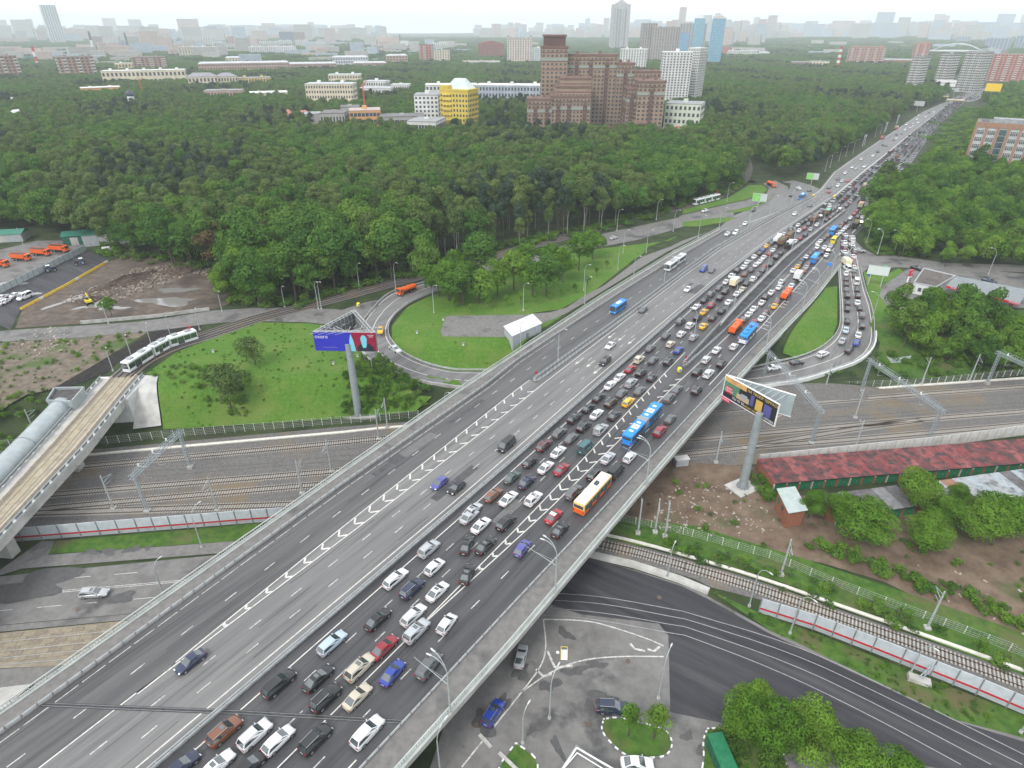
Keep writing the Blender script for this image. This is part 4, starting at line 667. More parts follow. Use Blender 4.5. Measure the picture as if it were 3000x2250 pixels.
def balustrade(path, label, name='balustrade'):
    o0 = path[len(path) // 2]; root = empty(name, o0, 0, label, 'balustrade'); T = Matrix.Translation(-Vector(o0))
    a = MB().sweep(path, [(-.45, -.2), (.45, -.2), (.45, .16), (-.45, .16)]).build('ledge', CONCG, root); a.matrix_parent_inverse = T
    b = MB().sweep(path, [(-.09, 1.05), (.09, 1.05), (.09, 1.18), (-.09, 1.18)]).sweep(path, [(-.05, .3), (.05, .3), (.05, .4), (-.05, .4)]).build('handrail', CONCG, root); b.matrix_parent_inverse = T
    pm = MB()
    for p, q in zip(path, path[1:]):
        n = max(1, int(math.dist(p, q) / .45))
        for k in range(n):
            x, y = (p[i] + (q[i] - p[i]) * k / n for i in range(2))
            pm.obox((x, y), (q[0] - p[0], q[1] - p[1]), .07 if k % 5 else .16, .06, p[2] + .15, p[2] + 1.06)
    c = pm.build('balusters', CONCG, root); c.matrix_parent_inverse = T; c['kind'] = 'stuff'
    return root
balustrade(hpath(T_PARL, S0, 300, 6, ZR + .1, -.1), 'pale green balustrade along the left outer edge of the overpass')
balustrade(hpath(T_PARR, S0, 300, 6, ZR + .1, .1), 'pale green balustrade along the right outer edge of the overpass')

# ---------------------------------------------------------------- railway, tramway, walls, small buildings, masts
LOW = -9.0
def dense(path, step):
    out = []
    for a, b in zip(path, path[1:]):
        n = max(1, int(math.dist(a, b) / step))
        for k in range(n): out.append(tuple(a[i] + (b[i] - a[i]) * k / n for i in range(len(a))))
    out.append(tuple(path[-1])); return out
def smooth2(path, it=2):
    for _ in range(it):
        q = [path[0]]
        for a, b in zip(path, path[1:]):
            q += [tuple(.75 * x + .25 * y for x, y in zip(a, b)), tuple(.25 * x + .75 * y for x, y in zip(a, b))]
        q.append(path[-1]); path = q
    return path
def shift(path, off):
    o = []
    for i, p in enumerate(path):
        a = path[max(0, i - 1)]; b = path[min(len(path) - 1, i + 1)]
        d = Vector((b[0] - a[0], b[1] - a[1])); d = d.normalized() if d.length > 1e-9 else Vector((0, 1))
        o.append((p[0] + d.y * off, p[1] - d.x * off, *p[2:]))
    return o
def extend(path, d0, d1):
    a, b = Vector(path[0]), Vector(path[1]); c, d = Vector(path[-2]), Vector(path[-1])
    return [tuple(a + (a - b).normalized() * d0)] + list(path) + [tuple(d + (d - c).normalized() * d1)]
def rooted(root, mb, name, m, **k):
    o = mb.build(name, m, root, **k); o.matrix_parent_inverse = Matrix.Translation(-Vector(root.location)); return o

SLEEP = mat('concrete sleeper', (.30, .28, .25), (.43, .41, .37), 2, .9)
def track(pts, label, z=LOW, bed=True, single=False, sleepers=True, gauge=1.52):
    p = smooth2([tuple(q) for q in pts]); p3 = [(x, y, z) for x, y in p]
    root = empty('railway_track', p3[len(p3) // 2], 0, label, 'track')
    if bed:
        rooted(root, MB().sweep(p3, [(-2.3, .02), (-1.7, .30), (1.7, .30), (2.3, .02)]), 'ballast_bed', G_BALL)
    zr = .34 if bed else .05
    for o in (-gauge / 2, gauge / 2):
        rooted(root, MB().sweep(shift(p3, o), [(-.075, zr), (.075, zr), (.06, zr + .17), (-.06, zr + .17)]), 'rail', RAILM)
    if sleepers:
        d = dense(p3, .546); me = None; mb = MB()
        for a, b in zip(d, d[1:]):
            if math.dist(a, b) < .3: continue
            if single:
                if me is None: me = MB().box(-1.35, 1.35, -.14, .14, 0, .2).mesh('sleeper', SLEEP)
                s = put('sleeper', me, root, Vector((a[0], a[1], z + .22)), -math.atan2(b[0] - a[0], b[1] - a[1])); s.matrix_parent_inverse = Matrix.Translation(-Vector(root.location))
            else: mb.obox(a, (-(b[1] - a[1]), b[0] - a[0]), 2.7, .27, z + .22, z + .39)
        if not single: rooted(root, mb, 'sleepers', SLEEP)['kind'] = 'stuff'
    return root
tk = TRK
def joinline(l, r): return extend([tuple(q) for q in l], 60, 0)[:-1] + [tuple(q) for q in r]
track(extend(tk['a'], 60, 0)[:-1] + extend(tk['ar'], 0, 60)[1:], 'northernmost railway track along the grass slope')
track(extend(tk['b'], 60, 0)[:-1] + extend(tk['br'], 0, 60)[1:], 'second railway track from the grass slope')
track(extend(tk['c'], 60, 0)[:-1] + extend(tk['cr'], 0, 60)[1:], 'third railway track, beside the red roofed garages')
track(extend(tk['d'], 60, 30), 'railway track nearest the left noise barrier')
track(tk['sw'], 'short crossover track joining two tracks beyond the right billboard')
track(tk['single'], 'lone curving railway track behind the right noise barrier', single=True)
cc = MB()
cc.sweep([(x, y, LOW) for x, y in shift(extend(tk['a'], 20, 0)[:-1] + extend(tk['ar'], 0, 20)[1:], -5.2)], [(-.45, .03), (-.45, .3), (.45, .3), (.45, .03)])
tag(cc.build('cable_trough', mat('pale trough', (.55, .53, .47), (.68, .66, .6), 1, .9)), 'pale concrete cable trough beside the northernmost track', 'trough')
cs = MB().sweep([(x, y, LOW) for x, y in shift(smooth2([tuple(q) for q in tk['single']]), -3.2)], [(-.35, .03), (-.35, .28), (.35, .28), (.35, .03)])
tag(cs.build('cable_trough', MATS['pale trough']), 'broken pale trough behind the lone curving track', 'trough')
tm = smooth2([tuple(q) for q in tk['tram']])
bedm = MB(); ta = [(x, y, .10) for x, y in tm]
k0 = 34; k1 = 66
tag(MB().sheet(shift(ta, -3.6), shift(ta, 3.6)).build('tram_bed', G_BALL, fix=False), kind='structure')
for off, nm in ((-1.7, 'outer tramway track curving along the forest'), (1.7, 'inner tramway track curving along the forest')):
    track([(x, y) for x, y, z in shift(ta, off)], nm, z=.10, bed=False, sleepers=False)
# low tram tracks set in the streets
RG = mat('worn tram rail', (.30, .30, .30), (.42, .42, .42), 2, .4, metal=.6)
for grp, nm in ((XW['tramlowR'], 'right'), (XW['lowtramL'], 'left')):
    g = grp if nm == 'right' else [extend(q, 30, 20) for q in grp]
    for a, b, w in ((0, 1, 'first'), (2, 3, 'second')):
        root = empty('tram_track', (*g[a][1], LOW), 0, f'{w} pair of tram rails set in the lower {nm} street', 'track')
        for q in (a, b):
            rooted(root, MB().sweep([(x, y, LOW) for x, y in smooth2([tuple(v) for v in g[q]])], [(-.07, .06), (-.07, .125), (.07, .125), (.07, .06)]), 'rail', RG)
# stone setts between the left tram rails, laid one by one
st_root = empty('tram_paving', (-80, 70, LOW), 0, 'tan concrete paving blocks around the lower left tram rails', 'paving')
SET = [mat('tan block a', (.215, .185, .135), (.30, .26, .195), 3, .9), mat('tan block b', (.175, .15, .115), (.25, .215, .165), 3, .9)]
bm_ = MB().box(-1.0, 1.0, -.48, .48, 0, .07); sms = [bm_.mesh('paving_block', m) for m in SET]
Lp = XW['lowtramL']; a0, a1 = Vector(Lp[0][0]), Vector(Lp[0][1]); uu = (a1 - a0).normalized(); vv = Vector((uu.y, -uu.x)); nb_ = 0
for row in range(6):
    for k in range(-2, 12):
        p = a0 + uu * (k * 2.06 + (row % 2)) + vv * (row * 1.0 - 1.2)
        if inpoly(np.array([p.x]), np.array([p.y]), [tuple(q) for q in POLY['low_tram_slabs']])[0] and nb_ < 290:
            o = put('paving_block', sms[(row * 7 + k * 3) % 5 > 2], st_root, Vector((p.x, p.y, LOW + .05)), math.atan2(uu.y, uu.x)); o.matrix_parent_inverse = Matrix.Translation(-Vector(st_root.location)); nb_ += 1

# markings in the lower streets
lk = MB()
for q in XW['stR_lines']: stripe(lk, [(x, y, LOW + .11) for x, y in smooth2([tuple(v) for v in q])], .24)
for i, q in enumerate(XW['lowstL']):
    q = extend(q, 20, 0)[:-1]
    if i == 0: stripe(lk, [(x, y + .15, LOW + .06) for x, y in q], .14); stripe(lk, [(x, y - .25, LOW + .06) for x, y in q], .14)
    else:
        d = dense(q, 1.0)
        for k in range(0, len(d) - 4, 8): stripe(lk, [(*d[k], LOW + .06), (*d[k + 4], LOW + .06)], .14)
for a, b, c in (((6.1, 70.0), (7.2, 66.8), (10.2, 67.2)), ((4.0, 66.5), (5.2, 65.2), (6.6, 65.6)), ((20.6, 71.5), (21.2, 70.4), (22.9, 70.0)), ((23.4, 70.4), (24.4, 69.9), (25.6, 70.9))):
    stripe(lk, [(*a, LOW + .11), (*b, LOW + .11)], .4); stripe(lk, [(*b, LOW + .115), (*c, LOW + .115)], .4)
lk.build('lane_marking', PAINTW, fix=False)['kind'] = 'structure'
da = POLY.get('darkasp') or XW['darkasp']
patch('asphalt_patch', da, A_DARK, .095, 6)
WETP = mat('wet stain', (.072, .071, .072), (.10, .098, .096), .9, .4)
def blob(name, x, y, r, n=14, z=LOW + .1, m=WETP, ax=1.0, rot=0.0, seed=0, kind='structure'):
    rn = random.Random(seed or int(x * 31 + y * 17)); ph = [rn.uniform(0, 6.28) for _ in range(3)]
    ps = []
    for i in range(n * 2):
        t = math.pi * i / n; q = r * (1 + .28 * math.sin(2 * t + ph[0]) + .2 * math.sin(3 * t + ph[1]) + .16 * math.sin(5 * t + ph[2]))
        px, py = q * math.cos(t) * ax, q * math.sin(t)
        ps.append((x + px * math.cos(rot) - py * math.sin(rot), y + px * math.sin(rot) + py * math.cos(rot), z))
    o = MB().add(ps, [tuple(range(len(ps)))]).build(name, m, fix=False); o['kind'] = kind; return o
for i, (x, y, r, ax, rt) in enumerate([(1.5, 66, 2.0, .45, -.5), (-1.5, 60.5, 1.8, .5, -.7), (-4.4, 57.2, 2.0, .8, .2), (9.5, 73.5, 1.4, .7, .9), (6.2, 63.6, 1.1, 1.5, .4), (10.5, 66.2, 1.0, 1.8, .2), (14.2, 67.4, .8, 2, .1), (14.2, 61.5, 1.0, 2.2, .1), (9.5, 58.6, .5, 1, 0), (4, 56.6, .8, 2.2, .6), (6.8, 53.5, .7, 2.2, 2.0), (26.5, 55.2, .8, 1, 0), (27.8, 53, .5, 1.5, .8), (-86, 93.2, .9, 1.6, .1), (-82.6, 93.4, 1.0, 1.5, .1), (-78, 94.0, 1.0, 1.4, .2), (-75, 94.4, .6, 1.2, 0), (-92, 84.5, 3.5, 2.2, .1), (-74, 81.5, 1.6, 1.5, .1)]):
    blob('wet_stain', x, y, r, ax=ax, rot=rt, z=LOW + .122 if y < 92 else LOW + .16, seed=i + 3)
PUD = mat('standing water', (.22, .21, .20), None, rough=.06, spec=.6)
for i, (x, y, r, ax, rt) in enumerate([(-122, 206, 4.4, 1.9, .1), (-124, 217, 3.0, 1.9, .2), (-146, 203, 2.2, 2.8, .9), (-158, 207, 1.6, 5, 1.05), (-176, 213, 1.6, 2, .5), (-138, 200, 1.6, 2.6, .1), (-190, 222, 4, 1.6, .6), (-132, 225, 1.2, 2, .7)]):
    blob('puddle', x, y, r, ax=ax, rot=rt, z=.075, m=PUD, seed=i + 40)

# manholes
MH = mat('manhole iron', (.10, .07, .055), (.16, .12, .10), 3, .7)
mhm = MB().tube((0, 0, 0), (0, 0, .02), .45, n=14).mesh('manhole', MH)
for i, (x, y, lb) in enumerate([(27.7, 81.6, 'round manhole cover in the dark patched street under the lamp'), (36.4, 63.2, 'round manhole cover far down the dark street'), (-5.6, 56.9, 'rusty round manhole cover under the edge of the overpass'), (19.6, 68.0, 'manhole cover between the painted curves by the island'), (11.6, 57.0, 'manhole cover in the grey yard before the round island'), (-80, 78.8, 'square framed manhole cover in the lower left street')]):
    tag(put('manhole_cover', mhm, None, (x, y, LOW + .13 if x > -50 else LOW + .06)), lb, 'manhole')

# kerbed islands near the camera
KW = mat('white painted kerb', (.62, .62, .60), (.78, .78, .76), 2, .7); KD = mat('dark painted kerb', (.10, .10, .10), (.2, .2, .2), 2, .8)
def island(poly, label, grass):
    poly = [tuple(p) for p in poly]; c = smooth2(poly + [poly[0]], 2)
    o = patch('island_lawn', c[:-1], grass, .14, 2.0)
    root = empty('kerb', (*c[0], LOW), 0, label, 'kerb')
    d = dense([(x, y, LOW) for x, y in c], 1.0)
    me = [MB().box(-.5, .5, -.12, .12, .02, .25).mesh('kerb_stone', m) for m in (KW, KD)]
    for k, (a, b) in enumerate(zip(d, d[1:])):
        s = put('kerb_stone', me[k % 2], root, Vector(((a[0] + b[0]) / 2, (a[1] + b[1]) / 2, LOW)), math.atan2(b[1] - a[1], b[0] - a[0]), (math.dist(a, b) + .02, 1, 1)); s.matrix_parent_inverse = Matrix.Translation(-Vector(root.location))
island(XW['isl1'], 'black and white kerb round the small tree island in the yard', G_LAWNL)
island(XW['isl2'], 'black and white kerb round the big tree island, bottom edge', G_LAWNL)
island(XW['isl3'], 'kerb round the little lawn beside the sign pole, bottom edge', G_LAWNL)

# ---- noise barriers
NB = [mat('barrier grey', (.33, .36, .38), (.41, .44, .46), 1, .45, metal=.2), mat('barrier red', (.42, .012, .025), None, rough=.5), mat('barrier light', (.43, .47, .50), (.52, .56, .59), 1, .4, metal=.2)]
def barrier(path, label, step, h=3.75, flip=False):
    d = dense([(x, y, LOW) for x, y in path], step); root = empty('noise_barrier', d[0], 0, label, 'noise barrier')
    mb = MB(); n = 16
    for i in range(n):
        z0 = .15 + (h - .2) * i / n; z1 = z0 + (h - .2) / n
        f = i / n; mb.cur = 0 if f < .24 else (1 if f < .36 else 2)
        # each louvre leans out a little
        mb.add([(-.5, -.07, z0), (.5, -.07, z0), (.5, -.11, z0 + .02), (-.5, -.11, z0 + .02), (.5, -.05, z1), (-.5, -.05, z1), (-.5, .08, z0), (.5, .08, z0), (.5, .08, z1), (-.5, .08, z1)],
               [(0, 1, 2, 3), (3, 2, 4, 5), (6, 7, 8, 9), (0, 3, 5, 9, 6), (1, 2, 4, 8, 7), (5, 4, 8, 9)])
    pm = mb.mesh('panel', NB); po = MB().box(-.1, .1, -.16, .16, -.1, h + .05).mesh('post', STEELD)
    T = Matrix.Translation(-Vector(root.location))
    for k, a in enumerate(d):
        b = d[k + 1] if k + 1 < len(d) else None; pr = d[k - 1] if b is None else a
        nx_ = b or a; ang = math.atan2(nx_[1] - pr[1], nx_[0] - pr[0])
        p = put('post', po, root, Vector(a), ang); p.matrix_parent_inverse = T
        if b:
            L_ = math.dist(a, b)
            q = put('panel', pm, root, Vector(((a[0] + b[0]) / 2, (a[1] + b[1]) / 2, LOW)), ang, (L_ - .2, 1, 1)); q.matrix_parent_inverse = T
barrier(extend(XW['noiseL'], 40, 0)[:-1], 'grey noise barrier with red stripe below the tram bridge', 3.35)
barrier(XW['noiseR'], 'grey noise barrier with red stripe curving along the lone track', 3.05)

# ---- fences
FP = mat('fence post', (.55, .58, .52), (.66, .68, .62), 2, .6); FW = mat('fence wire', (.36, .40, .37), None, rough=.6)
def fence(path, label, z, h=2.2, step=2.5, wires=5, hfun=None):
    d = dense([(*p, z) for p in path], step)
    if hfun: d = [(x, y, float(height(x, y))) for x, y, _ in d]
    root = empty('wire_fence', d[0], 0, label, 'fence'); T = Matrix.Translation(-Vector(d[0]))
    po = MB().box(-.06, .06, -.06, .06, -.2, h).mesh('post', FP)
    for a in d[:290]:
        p = put('post', po, root, Vector(a)); p.matrix_parent_inverse = T
    mb = MB()
    for k in range(wires):
        for a, b in zip(d, d[1:]):
            zz = .15 + (h - .2) * k / (wires - 1); mb.bar((a[0], a[1], a[2] + zz), (b[0], b[1], b[2] + zz), .035)
    for a, b in zip(d, d[1:]):
        for f in (.2, .4, .6, .8):
            x, y, zz = (a[i] + (b[i] - a[i]) * f for i in range(3)); mb.bar((x, y, zz + .1), (x, y, zz + h - .05), .02)
    w = mb.build('mesh_wires', FW, root); w.matrix_parent_inverse = T; w['kind'] = 'stuff'
fence(extend(XW['fenceL'], 30, 0)[:-1], 'pale wire fence at the foot of the grass slope', LOW)
fence(extend(XW['fenceR'], 0, 40)[1:], 'pale wire fence below the trees right of the overpass', LOW)
fence(XW['fenceS'], 'grey wire fence between lone track and brown mud', LOW, 2.0, 3.0)

# ---- concrete panel wall behind the red garages, low wall by the upper street, yard fence, yellow blocks
PW = mat('white wall panel', (.50, .50, .49), (.62, .62, .60), .8, .8, big=((.36, .35, .33), .3, .55, .8))
def panel_wall(path, label, z, h, step, m, cat='wall', name='panel_wall', th=.14, post=None):
    d = dense([(*p, z) for p in path], step); root = empty(name, d[0], 0, label, cat); T = Matrix.Translation(-Vector(d[0]))
    pm = MB().box(-.5, .5, -th / 2, th / 2, 0, h).mesh('panel', m); po = MB().box(-.09, .09, -th, th, 0, h + .1).mesh('post', post or m)
    for a, b in zip(d, d[1:]):
        ang = math.atan2(b[1] - a[1], b[0] - a[0]); L_ = math.dist(a, b)
        for o in (put('panel', pm, root, Vector(((a[0] + b[0]) / 2, (a[1] + b[1]) / 2, z)), ang, (L_ - .15, 1, 1)), put('post', po, root, Vector(a), ang)): o.matrix_parent_inverse = T
panel_wall(XW['wallc'], 'white concrete panel wall between railway and red roofed garages', LOW, 3.2, 2.55, PW, post=KERB)
panel_wall(XW['rwall'], 'low pale concrete wall between dirt lot and upper street', 0, 1.1, 3.0, CONC, th=.3)
panel_wall(extend(XW['yardfence'], 20, 0)[:-1], 'grey corrugated fence with bracing round the truck yard', 0, 2.6, 3.0, mat('corrugated grey', (.42, .47, .48), (.52, .57, .58), 1.5, .5, metal=.2), 'fence', 'sheet_fence', post=STEELD)
YB = [mat('yellow block paint', (.62, .40, .03), (.72, .52, .08), 2, .7), mat('white block paint', (.55, .53, .48), (.66, .64, .6), 2, .8)]
d_ = dense([(*p, .06) for p in XW['yellowb']], 2.1)
ybm = MB().add([(-.98, -.35, 0), (.98, -.35, 0), (.98, .35, 0), (-.98, .35, 0), (-.98, -.12, .8), (.98, -.12, .8), (.98, .12, .8), (-.98, .12, .8)], [(0, 3, 2, 1), (4, 5, 6, 7), (0, 1, 5, 4), (1, 2, 6, 5), (2, 3, 7, 6), (3, 0, 4, 7)])
yms = [ybm.mesh('road_block', m) for m in YB]
for k, (a, b) in enumerate(zip(d_, d_[1:])):
    tag(put('road_block', yms[k % 9 == 4], None, Vector(((a[0] + b[0]) / 2, (a[1] + b[1]) / 2, .06)), math.atan2(b[1] - a[1], b[0] - a[0])), f"{'yellow' if k % 9 != 4 else 'whitish'} concrete road block beside the vehicle yard, {ORD[k] if k < 20 else 'one of the last'} from the near end", 'road block', 'road blocks beside the vehicle yard')

# ---- tram bridge with covered footbridge
TL = extend([tuple(p) for p in XW['tramL']], 0, 60)[1:]; TR = extend([tuple(p) for p in XW['tramR']], 0, 60)[1:]
def resamp(path, n):
    p = np.array(path); u = np.concatenate([[0], np.cumsum(np.linalg.norm(np.diff(p, axis=0), axis=1))]); q = np.linspace(0, u[-1], n)
    return [(float(np.interp(a, u, p[:, 0])), float(np.interp(a, u, p[:, 1]))) for a in q]
NT = 40; TL = resamp(TL, NT); TR = resamp(TR, NT)
def tline(f, z): return [(a[0] + (b[0] - a[0]) * f, a[1] + (b[1] - a[1]) * f, z) for a, b in zip(TL, TR)]
TB = empty('tram_bridge', (*TL[10], 0), 0, 'pale concrete tram bridge with tan slab deck at the left edge', 'bridge')
sl = MB().sheet(tline(.1, .0), tline(1, .0)).sheet(tline(1, -1.9), tline(.1, -1.9)).sheet(tline(1, 0), tline(1, -1.9)).sheet(tline(.1, -1.9), tline(.1, 0))
rooted(TB, sl, 'deck_slab', CONC)
SL2 = [mat('tan slab %d' % i, (.29 + .03 * i, .245 + .025 * i, .17 + .02 * i), (.38 + .03 * i, .33 + .025 * i, .24 + .02 * i), .8, .9, big=((.24, .19, .12), .25, .55, .8)) for i in range(2)]
for k in range(NT - 1):
    for j, (fa, fb) in enumerate(((.36, .50), (.505, .645), (.65, .80))):
        a0, a1, b0, b1 = tline(fa, 0)[k], tline(fa, 0)[k + 1], tline(fb, 0)[k], tline(fb, 0)[k + 1]
        q = MB().prism([(b0[0], b0[1] + -.03), (b1[0], b1[1] + .03), (a1[0], a1[1] + .03), (a0[0], a0[1] - .03)], .01, .13)
        rooted(TB, q, 'deck_panel', SL2[(k * 3 + j * 2) % 5 > 2])
for f in (.40, .485, .63, .715): rooted(TB, MB().sweep(tline(f, .12), [(-.06, .02), (.06, .02), (.06, .07), (-.06, .07)]), 'rail', RG)
for f in (.34, .84): rooted(TB, MB().sweep(tline(f, 0), [(-.22, .02), (.22, .02), (.14, .75), (-.14, .75)]), 'kerb_barrier', mat('old beige kerb', (.40, .35, .28), (.52, .47, .40), 1, .9))
for f in (.12, .985):
    mb = MB().sweep(tline(f, 0), [(-.05, 1.0), (.05, 1.0), (.05, 1.1), (-.05, 1.1)]).sweep(tline(f, 0), [(-.2, .02), (.2, .02), (.2, .35), (-.2, .35)])
    rooted(TB, mb, 'parapet', STEEL)
    for k, p in enumerate(tline(f, 0)[:-1]):
        q = tline(f, 0)[k + 1]; mb = MB().obox(((p[0] + q[0]) / 2, (p[1] + q[1]) / 2), (q[0] - p[0], q[1] - p[1]), math.dist(p, q) * .72, .05, .4, .95)
        rooted(TB, mb, 'railing_panel', STEELD)
for (x, y) in ((-104.2, 93.0), (-107.5, 121)):
    p = MB(); p.obox((x, y), (1, -.1), 9.5, 2.4, -2.6, -1.9); p.obox((x, y), (1, -.1), 6.5, 2.2, -10, -2.6)
    rooted(TB, p, 'pier', CONC)
rooted(TB, MB().prism([(-113, 137.5), (-100.6, 139), (-101.6, 152), (-114.5, 151)], -10, -.02), 'abutment', mat('white abutment', (.52, .53, .53), (.64, .65, .64), .5, .8, big=((.4, .4, .39), .2, .5, .8)))
ap = 0 and MB().add([(-102.0, 151.4, .12), (-98.4, 151.6, .1), (-93.2, 138, -8.9), (-100.2, 136.7, -8.9)], [(0, 1, 2, 3)])
tu = extend([tuple(p) for p in XW['tube']], 0, 60)[1:]; tu = [(x, y, -.3) for x, y in resamp(tu, 26)]
FB = empty('covered_footbridge', tu[0], 0, 'round-roofed grey metal covered footbridge beside the tram bridge', 'footbridge')
TUBE = mat('footbridge sheet metal', (.33, .375, .385), (.41, .455, .465), .6, .4, metal=.25)
prof = [(2.5 * math.cos(t), .9 + 2.1 * math.sin(t)) for t in np.linspace(0, math.pi, 11)] + [(-2.5, -.6), (2.5, -.6)]
for k in range(0, 25, 5): rooted(FB, MB().sweep(tu[k:k + 6], prof), 'roof_section', TUBE, smooth=40)
for k in range(0, 26, 5): rooted(FB, MB().sweep([tu[k], (tu[k][0], tu[k][1] - .25, tu[k][2])], [(a * 1.02, b * 1.02 + .02) for a, b in prof]), 'roof_rib', STEELD)
te = XW['tubeend']
HB = empty('footbridge_stair_house', (*te[0], 0), 0, 'flat-roofed grey stair house at the end of the covered footbridge', 'stair house')
rooted(HB, MB().prism(te, -9, 2.2), 'wall', TUBE); 
cx_, cy_ = sum(p[0] for p in te) / 4, sum(p[1] for p in te) / 4
for a, b in zip(te, te[1:] + te[:1]):
    rooted(HB, MB().obox(((a[0] + b[0]) / 2, (a[1] + b[1]) / 2), (b[0] - a[0], b[1] - a[1]), math.dist(a, b) + .2, .3, 2.2, 2.9), 'parapet', TUBE)
rooted(HB, MB().prism([(cx_ + (p[0] - cx_) * .95, cy_ + (p[1] - cy_) * .95) for p in te], 2.2, 2.27), 'roof', mat('dark bitumen', (.06, .055, .055), (.11, .10, .095), .8, .9))

# ---- catenary portals and masts
DARKW = mat('wire dark', (.08, .08, .085), None, rough=.6)
def lattice(mb, a, b, w, n, t=.09):
    a, b = Vector(a), Vector(b); d = (b - a).normalized(); up = Vector((0, 0, 1)) if abs(d.z) < .9 else Vector((0, 1, 0))
    s = d.cross(up).normalized(); u = s.cross(d)
    cs = [s * w / 2 + u * w / 2, -s * w / 2 + u * w / 2, -s * w / 2 - u * w / 2, s * w / 2 - u * w / 2]
    for c in cs: mb.bar(a + c, b + c, t)
    for k in range(n):
        p = a + (b - a) * k / n; q = a + (b - a) * (k + 1) / n
        for i in range(4): mb.bar(p + cs[i], q + cs[(i + 1) % 4], t * .65)
CAT = mat('catenary steel', (.33, .38, .41), (.43, .48, .51), 1.5, .5, metal=.4)
INS = mat('lamp white', (.75, .75, .72), None, rough=.4)
for k, pr in enumerate(XW['portal']):
    lb = ['steel lattice catenary portal over the tracks left of the overpass', 'steel lattice portal just behind the right billboard', 'steel lattice portal in the middle of the right tracks', 'steel lattice portal at the right edge by the trees'][k]
    (x0, y0), (x1, y1) = pr; root = empty('catenary_portal', (x0, y0, LOW), 0, lb, 'portal')
    for (x, y) in pr:
        m = MB(); lattice(m, (x, y, LOW), (x, y, LOW + 10.6), .55, 12, .1); rooted(root, m, 'mast', CAT)
        rooted(root, MB().box(x - .6, x + .6, y - .6, y + .6, LOW - .2, LOW + .7), 'footing', CONC)
    m = MB(); d = (Vector((x1, y1)) - Vector((x0, y0))).normalized() * 1.2
    lattice(m, (x0 - d.x, y0 - d.y, LOW + 10.3), (x1 + d.x, y1 + d.y, LOW + 10.3), .8, 22, .09); rooted(root, m, 'truss_beam', CAT)
    for f in (.15, .45, .75):
        x, y = x0 + (x1 - x0) * f, y0 + (y1 - y0) * f
        rooted(root, MB().bar((x, y, LOW + 9.9), (x, y, LOW + 7.6), .08).bar((x, y, LOW + 7.6), (x + 1.6, y, LOW + 7.9), .06), 'hanger', CAT)
        rooted(root, MB().tube((x - .4, y, LOW + 10.9), (x - .4, y, LOW + 11.5), .2).bar((x - .4, y, LOW + 10.8), (x + 1.2, y, LOW + 10.8), .06), 'floodlight', INS)
    hm = MB()
    for f in np.linspace(0, 1, 24): hm.bar((x0 + (x1 - x0) * f, y0 + (y1 - y0) * f, LOW + 10.7), (x0 + (x1 - x0) * f, y0 + (y1 - y0) * f, LOW + 11.6), .05)
    hm.bar((x0, y0, LOW + 11.6), (x1, y1, LOW + 11.6), .05); rooted(root, hm, 'handrail', CAT)
mm = MB().tube((0, 0, 0), (0, 0, 9.4), .22, .13, 8).mesh('mast', mat('grey mast', (.36, .39, .39), (.46, .49, .49), 2, .6, metal=.2)); ft = MB().box(-.5, .5, -.5, .5, -.2, .5).mesh('footing', CONC)
br_ = MB().bar((0, 0, 8.6), (0, 2.6, 7.9), .09).bar((0, 0, 7.4), (0, 2.6, 7.9), .09).bar((0, 0, 6.6), (0, 1.8, 6.7), .06).mesh('bracket', CAT)
sides = {0: 'left of', 1: 'right of'}
skip = {(round(p[0]), round(p[1])) for q in XW['portal'] for p in q}
for k, (x, y) in enumerate(PTS['mast_low']):
    if (round(x), round(y)) in skip: continue
    near = 'by the grass slope left of the overpass' if x < -20 and y > 130 else 'among the tracks left of the overpass' if x < 0 else 'beside the lone curving track' if y < 108 else 'among the tracks right of the overpass'
    mz = lambda a, b: (0 if a < -20 and b > 130 else 1 if a < 0 else 2 if b < 108 else 3); nth = sum(1 for (a, b) in PTS['mast_low'] if a < x and mz(a, b) == mz(x, y) and (round(a), round(b)) not in skip)
    root = empty('catenary_mast', (x, y, LOW), R(170 if k % 2 else -10), f"grey catenary mast {near}, {['first','second','third','fourth','fifth','sixth','seventh','eighth','ninth','tenth','eleventh','twelfth','thirteenth'][nth]} from the left", 'mast', 'catenary masts')
    put('mast', mm, root); put('footing', ft, root); put('bracket', br_, root)

# ---- overhead wires along the tracks
for nm_, pts_ in (('northernmost track', extend(tk['a'], 60, 0)[:-1] + extend(tk['ar'], 0, 60)[1:]), ('second track', extend(tk['b'], 60, 0)[:-1] + extend(tk['br'], 0, 60)[1:]), ('third track', extend(tk['c'], 60, 0)[:-1] + extend(tk['cr'], 0, 60)[1:]), ('lone curving track', tk['single'])):
    w_ = dense([(x, y) for x, y in pts_], 6.0); root = empty('overhead_wire', (*w_[len(w_) // 2], LOW + 6.5), 0, f'thin overhead wires above the {nm_}', 'wire')
    for zz_, nn_ in ((6.6, 'contact_wire'), (8.1, 'carrier_wire')):
        m = MB()
        for k, (a, b) in enumerate(zip(w_, w_[1:])):
            sag = lambda j: zz_ - (.5 * math.sin(math.pi * (j % 6) / 6) if zz_ > 8 else 0)
            m.bar((*a, LOW + sag(k)), (*b, LOW + sag(k + 1 if (k + 1) % 6 else 0)), .045)
        rooted(root, m, nn_, DARKW)

